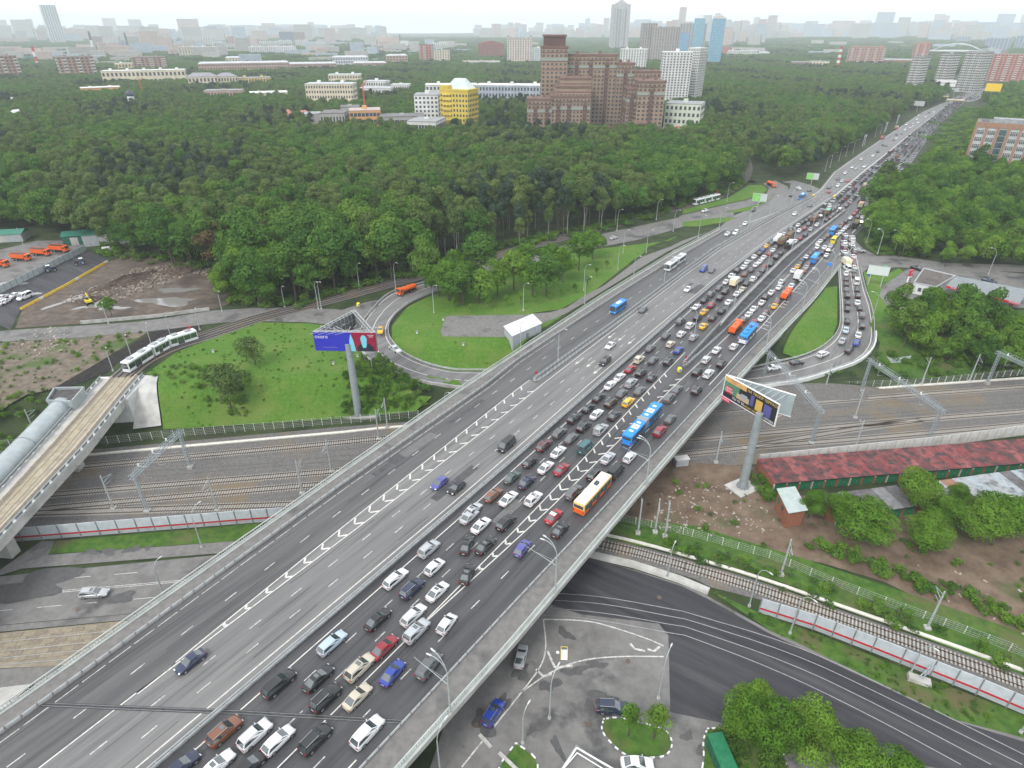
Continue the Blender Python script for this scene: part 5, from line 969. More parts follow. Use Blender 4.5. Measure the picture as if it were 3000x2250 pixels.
# ---- street lamps
LMAT = mat('lamp pole paint', (.38, .42, .42), (.48, .52, .52), 2, .5, metal=.3); LHEAD = mat('lamp head', (.52, .54, .54), (.62, .64, .64), 3, .35)
def arc(mb, L, h0, h1, r=.06):
    p = [(0, 0, h0)]
    for t in np.linspace(0, 1, 6)[1:]: p.append((0, L * (1 - math.cos(t * 1.4)) / (1 - math.cos(1.4)), h0 + (h1 - h0) * math.sin(t * 1.57)))
    for a, b in zip(p, p[1:]): mb.tube(a, b, r, n=5)
    return p[-1]
def lamp_proto(h, arms, L=2.0, bracket=0):
    pole = MB().tube((0, 0, 0), (0, 0, h * .78), .15, .09, 8).mesh('pole', LMAT, smooth=50)
    a = MB(); tip = arc(a, L, h * .76, h); am = a.mesh('arm', LMAT)
    hd = MB(); n = 8; prof = [(0, .05), (.2, .11), (.55, .14), (.8, .09), (.9, .02)]
    for (y0, r0), (y1, r1) in zip(prof, prof[1:]): hd.tube((0, tip[1] - .2 + y0, tip[2] + .02 * y0), (0, tip[1] - .2 + y1, tip[2] + .02 * y1), r0, r1, n)
    hm_ = hd.mesh('lamp_head', LHEAD, smooth=60)
    bs = MB().tube((0, 0, 0), (0, 0, .5), .3, .26, 10).mesh('base', CONC)
    bk = MB().tube((0, 0, h * .58), (0, 6.2, h * .66), .06, .03, 5).bar((0, 0, h * .66), (0, 4, h * .64), .03).mesh('span_bracket', LMAT) if bracket else None
    return pole, am, hm_, bs, arms, bk
P1 = lamp_proto(10.5, (0,)); P2 = lamp_proto(11.6, (-6, 12), 2.4, 1); P3 = lamp_proto(10, (0, 180)); PT = lamp_proto(8.0, (0,), 1.4)
def lamp(proto, x, y, z, rz, label, group):
    root = empty('street_lamp', (x, y, z), rz, label, 'street lamp', group); pole, am, hm_, bs, arms, bk = proto
    put('pole', pole, root); put('base', bs, root)
    for a in arms:
        put('arm', am, root, rz=R(a)); put('lamp_head', hm_, root, rz=R(a))
    if bk: put('span_bracket', bk, root)
toroad = math.atan2(HN[0], -HN[1]) if 0 else None
def facing(dx, dy): return math.atan2(-dx, dy)              # local +y turned to (dx,dy)
for k, (x, y) in enumerate(PTS['deckR']):
    sv = x * HD[0] + y * HD[1]; px, py, _ = HW(sv, itp(T_PARR, sv) + .45)
    lamp(P2, px, py, ZR, facing(-HN[0], -HN[1]), f'two-headed lamp on the right parapet of the overpass, {ORD[k]} from the near end', 'lamps on the right parapet')
for k, (x, y) in enumerate(PTS['lamp_divider']):
    lamp(P1, x, y, ZR, facing(HN[0], HN[1]), f'lamp on the guardrail between ramp lanes and main lanes, {ORD[k]} from the near end', 'lamps along the ramp divider')
for k, (x, y) in enumerate(PTS['lamp_jam']):
    lamp(P1, x, y, ZR, facing(-HN[0], -HN[1]), f'lamp by the gap between jam and service lanes, {ORD[k]} from the near end', 'lamps along the gap')
for k, (x, y) in enumerate(sorted(PTS['lamp_low'])):
    lamp(P1 if k % 3 else PT, x, y, LOW, facing(.5, .8 if x < 40 else -.8), f'lamp-headed pole in the lower streets, {ORD[k]} from the left of the picture', 'lamps in the lower streets')  # three wooden poles on the right are also built from the lamp model
for k, (x, y) in enumerate(sorted(PTS['lamp_far'], key=lambda p: p[1])):
    lamp(P1, x, y, 0, facing(HN[0], HN[1]), f'lamp at the forest side of the far highway, {ORD[k]} from the near end', 'lamps along the far highway')
for k, (x, y) in enumerate(sorted(PTS['lamp_right'])):
    lamp(P1, x, y, 0, facing(-.8, .2), f'lamp right of the jam by the side street, {ORD[k]} from the left of the picture', 'lamps by the side street')
up = sorted(PTS['lamp_up'])
for k, (x, y) in enumerate(up):
    zone = 'by the tram curve and dirt lot' if x < -75 else 'by the loop road and tram line' if x < -10 else 'in the park strip left of the highway' if y < 300 else 'by the roads at the forest corner'
    nth = sum(1 for (a, b) in up[:k] if (('t' if a < -75 else 'l' if a < -10 else 'p' if b < 300 else 'f') == ('t' if x < -75 else 'l' if x < -10 else 'p' if y < 300 else 'f')))
    lamp(PT if x < -75 else P1, x, y, float(height(x, y)), facing(.6, -.6), f'grey lamp pole {zone}, {ORD[nth]} from the left', 'lamps beside the upper streets')
# far gantries
for k, (x, y) in enumerate(PTS['gantry']):
    r_ = empty('sign_gantry', (x, y, 0), 0, f'grey roadside gantry frame over the forest side lanes, {ORD[k]} from the near end', 'gantry')
    m = MB().tube((0, 0, 0), (0, 0, 8), .25).tube((5, 7, 0), (5, 7, 8), .25); m.build('leg', STEEL, r_)
    b = MB(); lattice(b, (0, 0, 8), (5, 7, 8), .9, 6, .12); b.build('truss_beam', STEEL, r_)

# ---------------------------------------------------------------- vehicles
CARP = mat('car paint', (.5, .5, .5), objcol=True, rough=.28, spec=.5, coat=.6)
GLASS = mat('car glass', (.022, .032, .035), (.055, .07, .075), 1.2, .07, spec=1.0, local=True); GLASS.node_tree.nodes['Principled BSDF'].inputs['IOR'].default_value = 1.85
TYRE = mat('tyre', (.012, .012, .012), (.03, .03, .03), 6, .85, local=True)
RIM = mat('alloy rim', (.38, .39, .40), (.5, .5, .5), 6, .35, metal=.7, local=True)
TAIL = mat('tail lamp', (.35, .01, .012), None, rough=.25); HEADL = mat('head lamp', (.70, .72, .74), None, rough=.12, spec=.8)
TRIM = mat('black trim', (.02, .02, .022), (.035, .035, .035), 5, .5, local=True); CHROME = mat('roof rail', (.55, .56, .57), None, rough=.3, metal=.8)
PLATE = mat('number plate', (.7, .7, .68), None, rough=.5)
CCOL = dict(w=(.70, .71, .72), k=(.012, .012, .014), g=(.10, .105, .11), l=(.40, .42, .44), r=(.28, .012, .025), m=(.11, .018, .024), b=(.015, .045, .30), d=(.015, .022, .06), y=(.75, .42, .01), o=(.7, .2, .02), n=(.20, .075, .035), c=(.55, .50, .40), v=(.07, .07, .26), t=(.02, .10, .11), a=(.42, .52, .62), R=(.36, .02, .03), G=(.06, .09, .085))
CNAME = dict(w='white', k='black', g='dark grey', l='silver', r='red', m='maroon', b='blue', d='navy', y='yellow', o='orange', n='brown', c='cream', v='violet blue', t='teal', a='pale blue', R='red', G='grey green')
TNAME = dict(s='saloon', h='hatchback', u='SUV', w='estate car', v='van')
# length, width, height, belt profile [(y fraction, top z, width factor)], cabin (rear foot, rear top, front top, front foot) as y fractions, wheel ys
CT = dict(
 s=(4.65, 1.80, 1.46, [(-.5, .62, .80), (-.485, .86, .90), (-.42, .96, .97), (-.27, .98, 1), (0, .95, 1), (.20, .94, 1), (.30, .90, .99), (.42, .80, .95), (.485, .66, .86), (.5, .50, .74)], (-.40, -.20, .04, .24), (-.30, .31)),
 h=(4.20, 1.78, 1.50, [(-.5, .60, .82), (-.488, .92, .92), (-.42, 1.0, .98), (-.2, .99, 1), (.05, .96, 1), (.24, .95, 1), (.34, .90, .99), (.44, .80, .94), (.49, .64, .86), (.5, .5, .75)], (-.485, -.36, .06, .28), (-.31, .32)),
 u=(4.75, 1.90, 1.74, [(-.5, .70, .84), (-.49, 1.08, .93), (-.44, 1.14, .98), (-.2, 1.13, 1), (.05, 1.10, 1), (.23, 1.09, 1), (.33, 1.04, .99), (.44, .96, .95), (.49, .76, .88), (.5, .58, .78)], (-.485, -.40, .05, .24), (-.30, .31)),
 w=(4.70, 1.80, 1.52, [(-.5, .62, .83), (-.49, .92, .92), (-.43, .99, .98), (-.2, .98, 1), (.05, .95, 1), (.22, .94, 1), (.32, .90, .99), (.43, .80, .95), (.488, .66, .86), (.5, .5, .75)], (-.485, -.40, .05, .25), (-.30, .31)),
 v=(5.10, 2.00, 2.15, [(-.5, .7, .90), (-.492, 1.2, .96), (-.44, 1.24, .99), (-.1, 1.22, 1), (.15, 1.20, 1), (.32, 1.16, 1), (.40, 1.06, .98), (.46, .96, .95), (.492, .78, .90), (.5, .55, .82)], (-.488, -.46, .22, .38), (-.30, .33)))
def wheel_mesh(r, w):
    mb = MB(); mb.tube((-w / 2, 0, 0), (w / 2, 0, 0), r, n=14)
    mb.cur = 1; mb.tube((-w / 2 - .012, 0, 0), (w / 2 + .012, 0, 0), r * .66, n=10); return mb.mesh('wheel', [TYRE, RIM], smooth=40)
def car_meshes(t):
    L, W_, Hh, prof, cab, wy = CT[t]; hw = W_ / 2
    b = MB(); rings = []
    for (f, zt, wf) in prof:
        y = f * L; w = hw * wf; e = abs(f) > .47; zb = .30 if e else .20
        half = [(w * .86, zb), (w, zb + .16), (w, (zb + zt) / 2 + .05), (w * .965, zt - .09), (w * .87, zt - .015)]
        rings.append([(x, y, z) for x, z in half] + [(0, y, zt + .01)] + [(-x, y, z) for x, z in reversed(half)])
    n = len(rings[0]); vs = [v for r in rings for v in r]
    fs = [(i * n + j, i * n + (j + 1) % n, (i + 1) * n + (j + 1) % n, (i + 1) * n + j) for i in range(len(rings) - 1) for j in range(n)]
    fs += [tuple(range(n)), tuple(reversed(range((len(rings) - 1) * n, len(rings) * n)))]
    b.add(vs, fs)
    fy = [p[0] for p in prof]; fz = [p[1] for p in prof]
    zb = lambda f: float(np.interp(f, fy, fz)) - .03
    q0, q1, q2, q3 = cab; wb, wt = hw * .93, hw * .74
    tum = [(q0, zb(q0), wb * .93), (q1, Hh - .03, wt * .94), ((q1 + q2) / 2, Hh, wt), (q2, Hh - .04, wt * .97), (q3, zb(q3), wb * .94)]
    cv = []
    for f, z, w in tum: cv += [(-w, f * L, z), (w, f * L, z)]
    mb_l = [(-wb, q0 * L, zb(q0))]
    base = [(-wb * .99, (q0 + .02) * L, zb(q0)), (-wb, (q1 + q2) / 2 * L, zb((q1 + q2) / 2)), (-wb * .99, (q3 - .02) * L, zb(q3))]
    for x, y, z in base: cv += [(x, y, z), (-x, y, z)]
    # ids: 0,1 rear foot; 2,3 rear top; 4,5 mid; 6,7 front top; 8,9 front foot; 10..15 base
    cf = [(0, 1, 3, 2), (2, 3, 5, 4), (4, 5, 7, 6), (6, 7, 9, 8), (0, 2, 4, 12), (0, 12, 10), (4, 6, 8), (4, 8, 14, 12), (1, 13, 5, 3), (1, 11, 13), (5, 9, 7), (5, 13, 15, 9)]
    b.add(cv, cf)
    me = {'body': b.mesh('body', CARP, smooth=38)}
    def pane(P4, name, inset=.1, off=.012, n_=None):
        P4 = [Vector(p) for p in P4]; c = sum(P4, Vector()) / len(P4)
        nn = (P4[1] - P4[0]).cross(P4[2] - P4[1]).normalized()
        if n_ is not None and nn.dot(Vector(n_)) < 0: nn = -nn
        a = [p + (c - p) * inset + nn * off for p in P4]; k = len(a)
        return MB().add([*a, *[p - nn * .02 for p in a]], [tuple(range(k))] + [(i, (i + 1) % k, k + (i + 1) % k, k + i) for i in range(k)]).mesh(name, GLASS)
    V = [Vector(p) for p in cv]
    me['windscreen'] = pane([V[6], V[7], V[9], V[8]], 'windscreen', .1, n_=(0, 1, .6))
    me['rear_window'] = pane([V[0], V[1], V[3], V[2]], 'rear_window', .12, n_=(0, -1, .5))
    for nm, sg in (('L', -1), ('R', 1)):
        k = 0 if sg < 0 else 1
        pts = [V[2 + k], V[4 + k], V[6 + k], V[8 + k].lerp(V[14 + k], .3), V[12 + k], V[10 + k].lerp(V[0 + k], .5)]
        me['side' + nm] = pane([p + Vector((0, 0, .03 if i > 2 else -.05)) for i, p in enumerate(pts)], 'side_window', .09, .02, n_=(sg, 0, .3))
    r = .33 if t in 'shw' else .37
    me['wheel'] = wheel_mesh(r, .22); me['wpos'] = [(sx * (hw - .1), f * L, r) for sx in (-1, 1) for f in wy]
    zl = prof[1][1] - .16
    me['tail'] = MB().box(-.17, .17, -.05, .05, -.1, .1).mesh('taillight', TAIL); me['tpos'] = [(sx * hw * .74, prof[1][0] * L - .01, zl) for sx in (-1, 1)]
    zh = prof[-2][1] - .04
    me['head'] = MB().add([(-.18, -.1, .06), (.18, -.1, .06), (.16, .06, -.06), (-.16, .06, -.06), (-.18, -.12, -.08), (.18, -.12, -.08)], [(0, 1, 2, 3), (3, 2, 5, 4), (0, 3, 4), (1, 5, 2), (0, 4, 5, 1)]).mesh('headlight', HEADL); me['hpos'] = [(sx * hw * .66, prof[-2][0] * L + .02, zh + .03) for sx in (-1, 1)]
    me['mirror'] = MB().add([(-.1, -.06, -.06), (.1, -.06, -.06), (.1, .06, -.04), (-.1, .06, -.04), (-.1, -.06, .08), (.1, -.06, .08), (.1, .05, .05), (-.1, .05, .05)], [(0, 3, 2, 1), (4, 5, 6, 7), (0, 1, 5, 4), (1, 2, 6, 5), (2, 3, 7, 6), (3, 0, 4, 7)]).mesh('mirror', CARP); me['mpos'] = [(sx * (hw + .08), (q3 - .06) * L, zb(q3) + .06) for sx in (-1, 1)]
    me['plate'] = MB().box(-.26, .26, -.01, .01, -.06, .06).mesh('number_plate', PLATE); me['ppos'] = (0, -.5 * L - .012, prof[0][1] + .0)
    me['rack'] = MB().bar((-wt * .9, q1 * L, Hh + .05), (-wt * .93, q2 * L, Hh + .04), .05).bar((wt * .9, q1 * L, Hh + .05), (wt * .93, q2 * L, Hh + .04), .05).mesh('roof_rails', CHROME)
    me['sun'] = MB().box(-wt * .6, wt * .6, (q2 - .14) * L, (q2 - .03) * L, Hh - .02, Hh + .012).mesh('sunroof', GLASS)
    # joined glass + lamps for the cars too far away to show them apart
    g = MB()
    for k_ in ('windscreen', 'rear_window', 'sideL', 'sideR'):
        m_ = me[k_]; g.add([v.co[:] for v in m_.vertices], [tuple(p.vertices) for p in m_.polygons])
    me['glass_all'] = g.mesh('windows', GLASS, fix=False)
    w4 = MB()
    for (x, y, z) in me['wpos']: w4.tube((x - .1, y, z), (x + .1, y, z), r, n=8)
    me['wheels_all'] = w4.mesh('wheels', TYRE)
    t2 = MB()
    for (x, y, z) in me['tpos']: t2.box(x - .17, x + .17, y - .05, y + .05, z - .1, z + .1)
    me['tails_all'] = t2.mesh('taillights', TAIL)
    return me
CM = {t: car_meshes(t) for t in CT}
cars = []
for e in CARS.split('|'):
    x, y, z, h, t, c = e.split(); cars.append([float(x), float(y), float(z), float(h), t, c])
HWT = math.degrees(HEAD)
def zone(x, y, z, h):
    s, t = x * HD[0] + y * HD[1], x * HN[0] + y * HN[1]
    if z <= -8: return 'low', 'in the lower streets'
    if x < -120: return 'yard', 'parked in the dark yard'
    if min(np.hypot(RMID[:, 0] - x, RMID[:, 1] - y) - RHW) < .5 and (t > -33 or t < -96):
        return ('rampR', 'on the curving right ramp') if t > -40 else ('rampL', 'on the left loop road')
    if s < 1100 and t > -97 and t < itp(T_MED, s):
        return ('in', 'on the free-flowing carriageway') if t > itp(T_GLR, min(s, 400)) or s > 400 else ('coll', 'on the left collector lanes')
    if s < 1100 and itp(T_MED, s) <= t <= -33 + max(0, (s - 300) * .02):
        if t > itp(T_GRR, s) - 1.5 and s > 40: return 'svc', 'in the service lanes of the jam'
        lane = 0 if t < itp(T_R1, min(s, 400)) else 1 if t < itp(T_R2, min(s, 400)) else 2
        return 'jam%d' % lane, 'in the jam, ' + ['median lane', 'middle lane', 'outer lane'][lane]
    return 'other', 'on the side roads'
rows = []
for cdat in cars:
    zn, ph = zone(*cdat[:4]); rows.append((zn, ph, cdat))
rows.sort(key=lambda r: (r[0], r[2][0] * HD[0] + r[2][1] * HD[1]))
cnt = {}
NEAR = 168.0
def place_car(zn, ph, cdat):
    x, y, z, h, t, c = cdat
    key = (zn, t, c); cnt[key] = k = cnt.get(key, 0) + 1
    tot = sum(1 for r in rows if (r[0], r[2][4], r[2][5]) == key)
    nm = TNAME[t]; lab = f"{CNAME[c]} {nm} {ph}" + (f", {ORD[k-1] if k <= 20 else str(k)+'th'} such from the near end" if tot > 1 else ', the only one there')
    main = zn[:3] in ('jam', 'svc', 'in', 'col')
    zz = (ZR + .01) if (main or zn in ('in', 'coll')) else (LOW + .13 if z <= -8 else z + .1 if zn in ('other', 'yard') else z + .03)
    L_ = CT[t][0]; f = 1 + .05 * math.sin(x * 3.1 + y)
    root = empty('van' if t == 'v' else 'car', (x, y, zz), -R(h), lab, 'van' if t == 'v' else 'car', 'vehicles on the roads'); root.scale = (1.03, 1.03 * f, 1.03)
    M_ = CM[t]; col = CCOL[c]; v = .85 + .3 * ((x * 7.3 + y * 3.7) % 1); col4 = (*[min(1, q * v) for q in col], 1)
    if c == 'w': col4 = (*[q * (.92 + .16 * ((x * 5.3 + y) % 1)) for q in col], 1)
    def pt(name, mesh, loc=None):
        o = put(name, mesh, root, loc); o.color = col4; return o
    pt('body', M_['body'])
    d = math.hypot(x, y, )
    if d < NEAR:
        for a in ('windscreen', 'rear_window'): pt(a, M_[a])
        for a in ('sideL', 'sideR'): pt('side_window', M_[a])
        for p in M_['wpos']: pt('wheel', M_['wheel'], p)
        for p in M_['tpos']: pt('taillight', M_['tail'], p)
        for p in M_['hpos']: pt('headlight', M_['head'], p)
        if d < 120:
            for p in M_['mpos']: pt('mirror', M_['mirror'], p)
            pt('number_plate', M_['plate'], M_['ppos'])
        if t in 'uw' and int(x * 13 + y * 7) % 3 != 0: pt('roof_rails', M_['rack'])
        if t in 'usw' and int(x * 11 + y * 5) % 4 == 0 and d < 130: pt('sunroof', M_['sun'])
        if c == 'R': 
            pt('roof_panel', MB().box(-.62, .62, -.75, .15, 1.47, 1.485).mesh('roof_panel', KW))
    else:
        pt('windows', M_['glass_all']); pt('wheels', M_['wheels_all']); pt('taillights', M_['tails_all'])
    return root
for r in rows: place_car(*r)

# the far end of the jam: too many and too small to tell apart
fj = MB(); fmats = [mat('far car %d' % i, c, None, rough=.35, spec=.5) for i, c in enumerate([(.58, .58, .59), (.02, .02, .022), (.12, .12, .125), (.38, .39, .41), (.26, .015, .02)])] + [mat('far car window', (.03, .035, .038), None, rough=.55, spec=.2)]
rr = random.Random(5)
def simple_car(mb, x, y, z, h, L_, W2, H2, mi):
    ux = Vector((math.sin(h), math.cos(h))); uy = Vector((ux.y, -ux.x)); p = Vector((x, y))
    def ring(y0, y1, w, z0): return [(*(p + ux * y0 - uy * w), z0), (*(p + ux * y0 + uy * w), z0), (*(p + ux * y1 + uy * w), z0), (*(p + ux * y1 - uy * w), z0)]
    a = ring(-L_ / 2, L_ / 2, W2 / 2, z + .25); b = ring(-L_ / 2 + .1, L_ / 2 - .2, W2 / 2 * .95, z + .85); c = ring(-L_ * .40, L_ * .2, W2 / 2 * .9, z + .9); d = ring(-L_ * .26, L_ * .06, W2 / 2 * .72, z + H2)
    sides = [(0, 1, 5, 4), (1, 2, 6, 5), (2, 3, 7, 6), (3, 0, 4, 7)]
    mb.cur = mi; mb.add(a + b, sides + [(4, 5, 6, 7)]); mb.cur = 5; mb.add(c + d, sides); mb.cur = mi; mb.add([(q[0], q[1], q[2] + .01) for q in d], [(0, 1, 2, 3)])
for k in range(6):
    s = 352 + rr.uniform(0, 6) if k < 3 else 372 + rr.uniform(0, 6)
    while s < 1080:
        f = (k + .6) / 6.2; t = itp(T_MED, s) * (1 - f) + itp(T_RIGHT, s) * f + rr.uniform(-.3, .3)
        x, y, _ = HW(s, t)
        if all(abs(x - c_[0]) + abs(y - c_[1]) > 4.2 for c_ in cars) and all(math.hypot(x - b_[1], y - b_[2]) > 7 for b_ in BIG):
            big_ = rr.random() < .05
            simple_car(fj, x, y, ZR, HEAD + R(1.5), 7.5 if big_ else rr.uniform(4.1, 4.8), 2.3 if big_ else 1.8, rr.uniform(2.6, 3.2) if big_ else rr.uniform(1.4, 1.75), rr.choice([2, 3, 4, 1]) if big_ else rr.choice([0, 0, 1, 1, 2, 2, 3, 3, 4]))
        s += rr.uniform(6.0, 8.2)
far_ = [Vector(p) for p in fr]
for a, b in zip(far_, far_[1:]):
    d = (b - a); h = math.atan2(d.x, d.y)
    for k in range(int(d.length / 14)):
        p = a + d * (k * 14 / d.length); n = Vector((math.cos(h), -math.sin(h), 0))
        for q in (-11, -6, 3, 7, 11):
            if rr.random() < .62: w_ = p + n * q; simple_car(fj, w_.x, w_.y, ZR, h, 4.5, 1.8, 1.5, rr.choice([0, 1, 1, 2, 2, 3, 4]))
tag(fj.build('far_traffic', fmats, fix=True), 'mass of tiny cars at the distant end of the jam', 'traffic', kind='stuff')

# ---- buses, trucks, trams
PAINTS = {}
def pnt(name, c, rough=.4):
    return mat('paint ' + name, c, tuple(min(1, q * 1.12) for q in c), 1.2, rough, spec=.45, local=True)
BLUE = pnt('bus blue', (.02, .24, .68)); BUSW = pnt('bus white', (.68, .70, .71)); ORG = pnt('truck orange', (.72, .12, .02)); GREY = pnt('roof grey', (.30, .32, .33)); DKG = pnt('chassis', (.03, .03, .03)); YEL = pnt('van yellow', (.75, .60, .02)); CREAMP = pnt('box cream', (.72, .66, .46)); BRN = pnt('tipper brown', (.20, .12, .075)); REDP = pnt('truck red', (.55, .02, .03)); GRN = pnt('tarp green', (.12, .42, .30)); OLV = pnt('tank olive', (.34, .33, .25))
def rbox(mb, x0, x1, y0, y1, z0, z1, ch=.15):
    """box with chamfered long upper edges and corners"""
    def ring(z, i): return [(x0 + i, y0 + ch, z), (x0 + i + (ch if not i else 0), y0 + (0 if not i else ch), z), (x1 - i - (ch if not i else 0), y0 + (0 if not i else ch), z), (x1 - i, y0 + ch, z), (x1 - i, y1 - ch, z), (x1 - i - (ch if not i else 0), y1 - (0 if not i else ch), z), (x0 + i + (ch if not i else 0), y1 - (0 if not i else ch), z), (x0 + i, y1 - ch, z)]
    a, b, c = ring(z0, 0), ring(z1 - ch, 0), ring(z1, ch); n = 8
    mb.add(a + b + c, [tuple(reversed(range(n)))] + [(k * n + i, k * n + (i + 1) % n, (k + 1) * n + (i + 1) % n, (k + 1) * n + i) for k in range(2) for i in range(n)] + [tuple(range(2 * n, 3 * n))])
def wheels(root, ys, hw, r=.48, w=.34):
    me = wheel_mesh(r, w)
    for y in ys:
        for sx in (-1, 1): put('wheel', me, root, (sx * (hw - w / 2 + .02), y, r))
def bus_section(root, y0, y1, body, W_=2.5, H_=3.0, front=False, rear=False, nwin=5, roofcol=None, skirt=None, mirror=True):
    hw = W_ / 2; mb = MB(); rbox(mb, -hw, hw, y0, y1, .35, H_, .14); mb.build('body', body, root)
    L_ = y1 - y0; step = (L_ - .7) / nwin
    for sx in (-1, 1):
        for k in range(nwin):
            a = y0 + .35 + k * step
            door = sx > 0 and k % 2 == 1
            MB().box(sx * (hw + .012) - .02, sx * (hw + .012) + .02, a + .06, a + step - .06, .55 if door else 1.15, 2.5).build('door' if door else 'window', GLASS, root)
    if front: MB().box(-hw + .12, hw - .12, y1 - .03, y1 + .02, 1.05, 2.55).build('windscreen', GLASS, root); MB().box(-.8, .8, y1 - .03, y1 + .025, 2.62, 2.85).build('destination_board', TRIM, root)
    if front:
        for sx in (-1, 1): put('headlight', MB().box(-.2, .2, -.03, .03, -.1, .1).mesh('headlight', HEADL), root, (sx * .9, y1 + .01, .75))
    if rear:
        MB().box(-hw + .2, hw - .2, y0 - .02, y0 + .03, 1.7, 2.45).build('rear_window', GLASS, root)
        for sx in (-1, 1): put('taillight', MB().box(-.1, .1, -.03, .03, -.3, .3).mesh('taillight', TAIL), root, (sx * 1.1, y0 - .01, 1.0))
def roof_unit(root, x0, x1, y0, y1, z, h, m, name='roof_unit'):
    mb = MB(); rbox(mb, x0, x1, y0, y1, z, z + h, .06); return mb.build(name, m, root)
BN = {b[0]: b for b in BIG}
def broot(key, name, label, cat, group=None, dz=None):
    _, x, y, lo, h = BN[key]; return empty(name, (x, y, ZR + .01 if dz is None else dz), -R(h), label, cat, group)
# articulated blue bus with white roof squares
b = broot('artic', 'articulated_bus', 'bright blue articulated bus with white roof squares in the jam', 'bus')
bus_section(b, -8.8, -.9, BLUE, rear=True, nwin=5); bus_section(b, .9, 8.9, BLUE, front=True, nwin=5)
mb = MB()
for k in range(7): mb.box(-1.2, 1.2, -.92 + k * .265, -.92 + k * .265 + .14, .5, 2.95); mb.box(-1.14, 1.14, -.92 + k * .265 + .14, -.92 + k * .265 + .27, .5, 2.9)
mb.build('bellows', GREY, b); wheels(b, (-6.3, -2.2, 6.0), 1.25)
for y in (-4.3, 4.2):
    roof_unit(b, -.85, .85, y - 1.0, y + 1.0, 3.0, .04, BUSW, 'roof_mark')
    m = MB()
    for k in range(3): m.box(-.45 + k * .3, -.15 + k * .3, y - .1 + (k % 2) * .2, y + .12 + (k % 2) * .2, 3.04, 3.055)
    m.build('roof_logo', TRIM, b)
for y in (-6.6, -2.4, 1.9, 6.6): roof_unit(b, -.5, .5, y - .35, y + .35, 3.0, .16, BUSW, 'roof_hatch')
# trolleybuses
def trolley(key, label, body, skirtm, roofm):
    b = broot(key, 'trolleybus', label, 'trolleybus'); bus_section(b, -5.9, 5.9, body, front=True, rear=True, nwin=7)
    wheels(b, (-3.2, 3.4), 1.25); roof_unit(b, -1.12, 1.12, -5.7, 5.7, 2.98, .06, roofm, 'roof_panel')
    for y, l in ((-3.6, 2.0), (-.4, 1.6), (3.6, 2.2)): roof_unit(b, -.7, .7, y - l / 2, y + l / 2, 3.04, .35, roofm)
    if skirtm:
        for sx in (-1, 1): MB().box(sx * 1.265 - .01, sx * 1.265 + .01, -5.75, 5.75, .4, 1.1).build('side_stripe', skirtm, b)
        MB().box(-1.2, 1.2, -5.93, -5.89, .4, 1.55).build('rear_panel', skirtm, b)
    MB().box(-.35, .35, .9, 1.9, 3.04, 3.5).build('pole_base', DKG, b)
    for sx in (-.25, .25): MB().tube((sx, 1.4, 3.5), (sx * 1.6, -5.6, 5.2), .035, .025, 5).build('trolley_pole', STEEL, b)
trolley('trolley_orange', 'orange and cream trolleybus with white roof beside the parapet', pnt('trolley cream', (.70, .50, .20)), ORG, BUSW)
trolley('trolley_blue', 'blue trolleybus with boxed roof next to orange tanker', BLUE, BUSW, BLUE)
def minibus(key, label, body, roofm, L_=7.5):
    b = broot(key, 'minibus', label, 'bus'); bus_section(b, -L_ / 2, L_ / 2, body, 2.3, 2.8, True, True, 5); wheels(b, (-L_ * .28, L_ * .3), 1.15, .42); roof_unit(b, -.6, .6, -1.5, 1.2, 2.8, .18, roofm)
minibus('minibus', 'bright blue city bus coming down the empty ramp lanes', BLUE, BUSW, 8.5)
minibus('minibus2', 'blue bus turning onto the collector near the forest corner', BLUE, BUSW)
minibus('bus_far', 'blue bus in the service lanes above the yellow van', BLUE, BLUE, 9)
minibus('bus_green', 'blue and green bus halfway along the service lanes', BLUE, GRN, 9)
minibus('bus_hidden', 'blue bus half hidden behind the island trees', BLUE, BLUE)
b = broot('artic_white', 'articulated_bus', 'white articulated trolleybus on the collector lanes', 'bus'); bus_section(b, -8.6, -.8, BUSW, rear=True); bus_section(b, .8, 8.6, BUSW, front=True)
MB().box(-1.15, 1.15, -.82, .82, .5, 2.9).build('bellows', GREY, b); wheels(b, (-6, -2, 6), 1.25); roof_unit(b, -.8, .8, 2, 5, 3.0, .3, GREY); roof_unit(b, -.8, .8, -5, -2, 3.0, .3, GREY)
def cab(root, y0, y1, m, H_=2.75, W_=2.4):
    hw = W_ / 2; mb = MB()
    mb.add([(-hw, y0, .7), (hw, y0, .7), (hw, y1, .7), (-hw, y1, .7), (-hw, y1 + .05, 1.6), (hw, y1 + .05, 1.6), (hw * .93, y1 - .3, H_), (-hw * .93, y1 - .3, H_), (-hw * .93, y0, H_), (hw * .93, y0, H_)],
           [(0, 3, 2, 1), (3, 4, 5, 2), (4, 7, 6, 5), (7, 8, 9, 6), (0, 1, 9, 8), (0, 8, 7, 4, 3), (1, 2, 5, 6, 9)]); mb.build('cab', m, root)
    MB().add([(-hw * .85, y1 + .045, 1.68), (hw * .85, y1 + .045, 1.68), (hw * .8, y1 - .25, H_ - .15), (-hw * .8, y1 - .25, H_ - .15)], [(0, 1, 2, 3)]).build('windscreen', GLASS, root)
    for sx in (-1, 1):
        MB().box(sx * hw - .02, sx * hw + .02, y0 + .35, y1 - .35, 1.65, H_ - .3).build('side_window', GLASS, root)
        put('headlight', MB().box(-.18, .18, -.04, .04, -.1, .1).mesh('headlight', HEADL), root, (sx * .85, y1 + .03, .95))
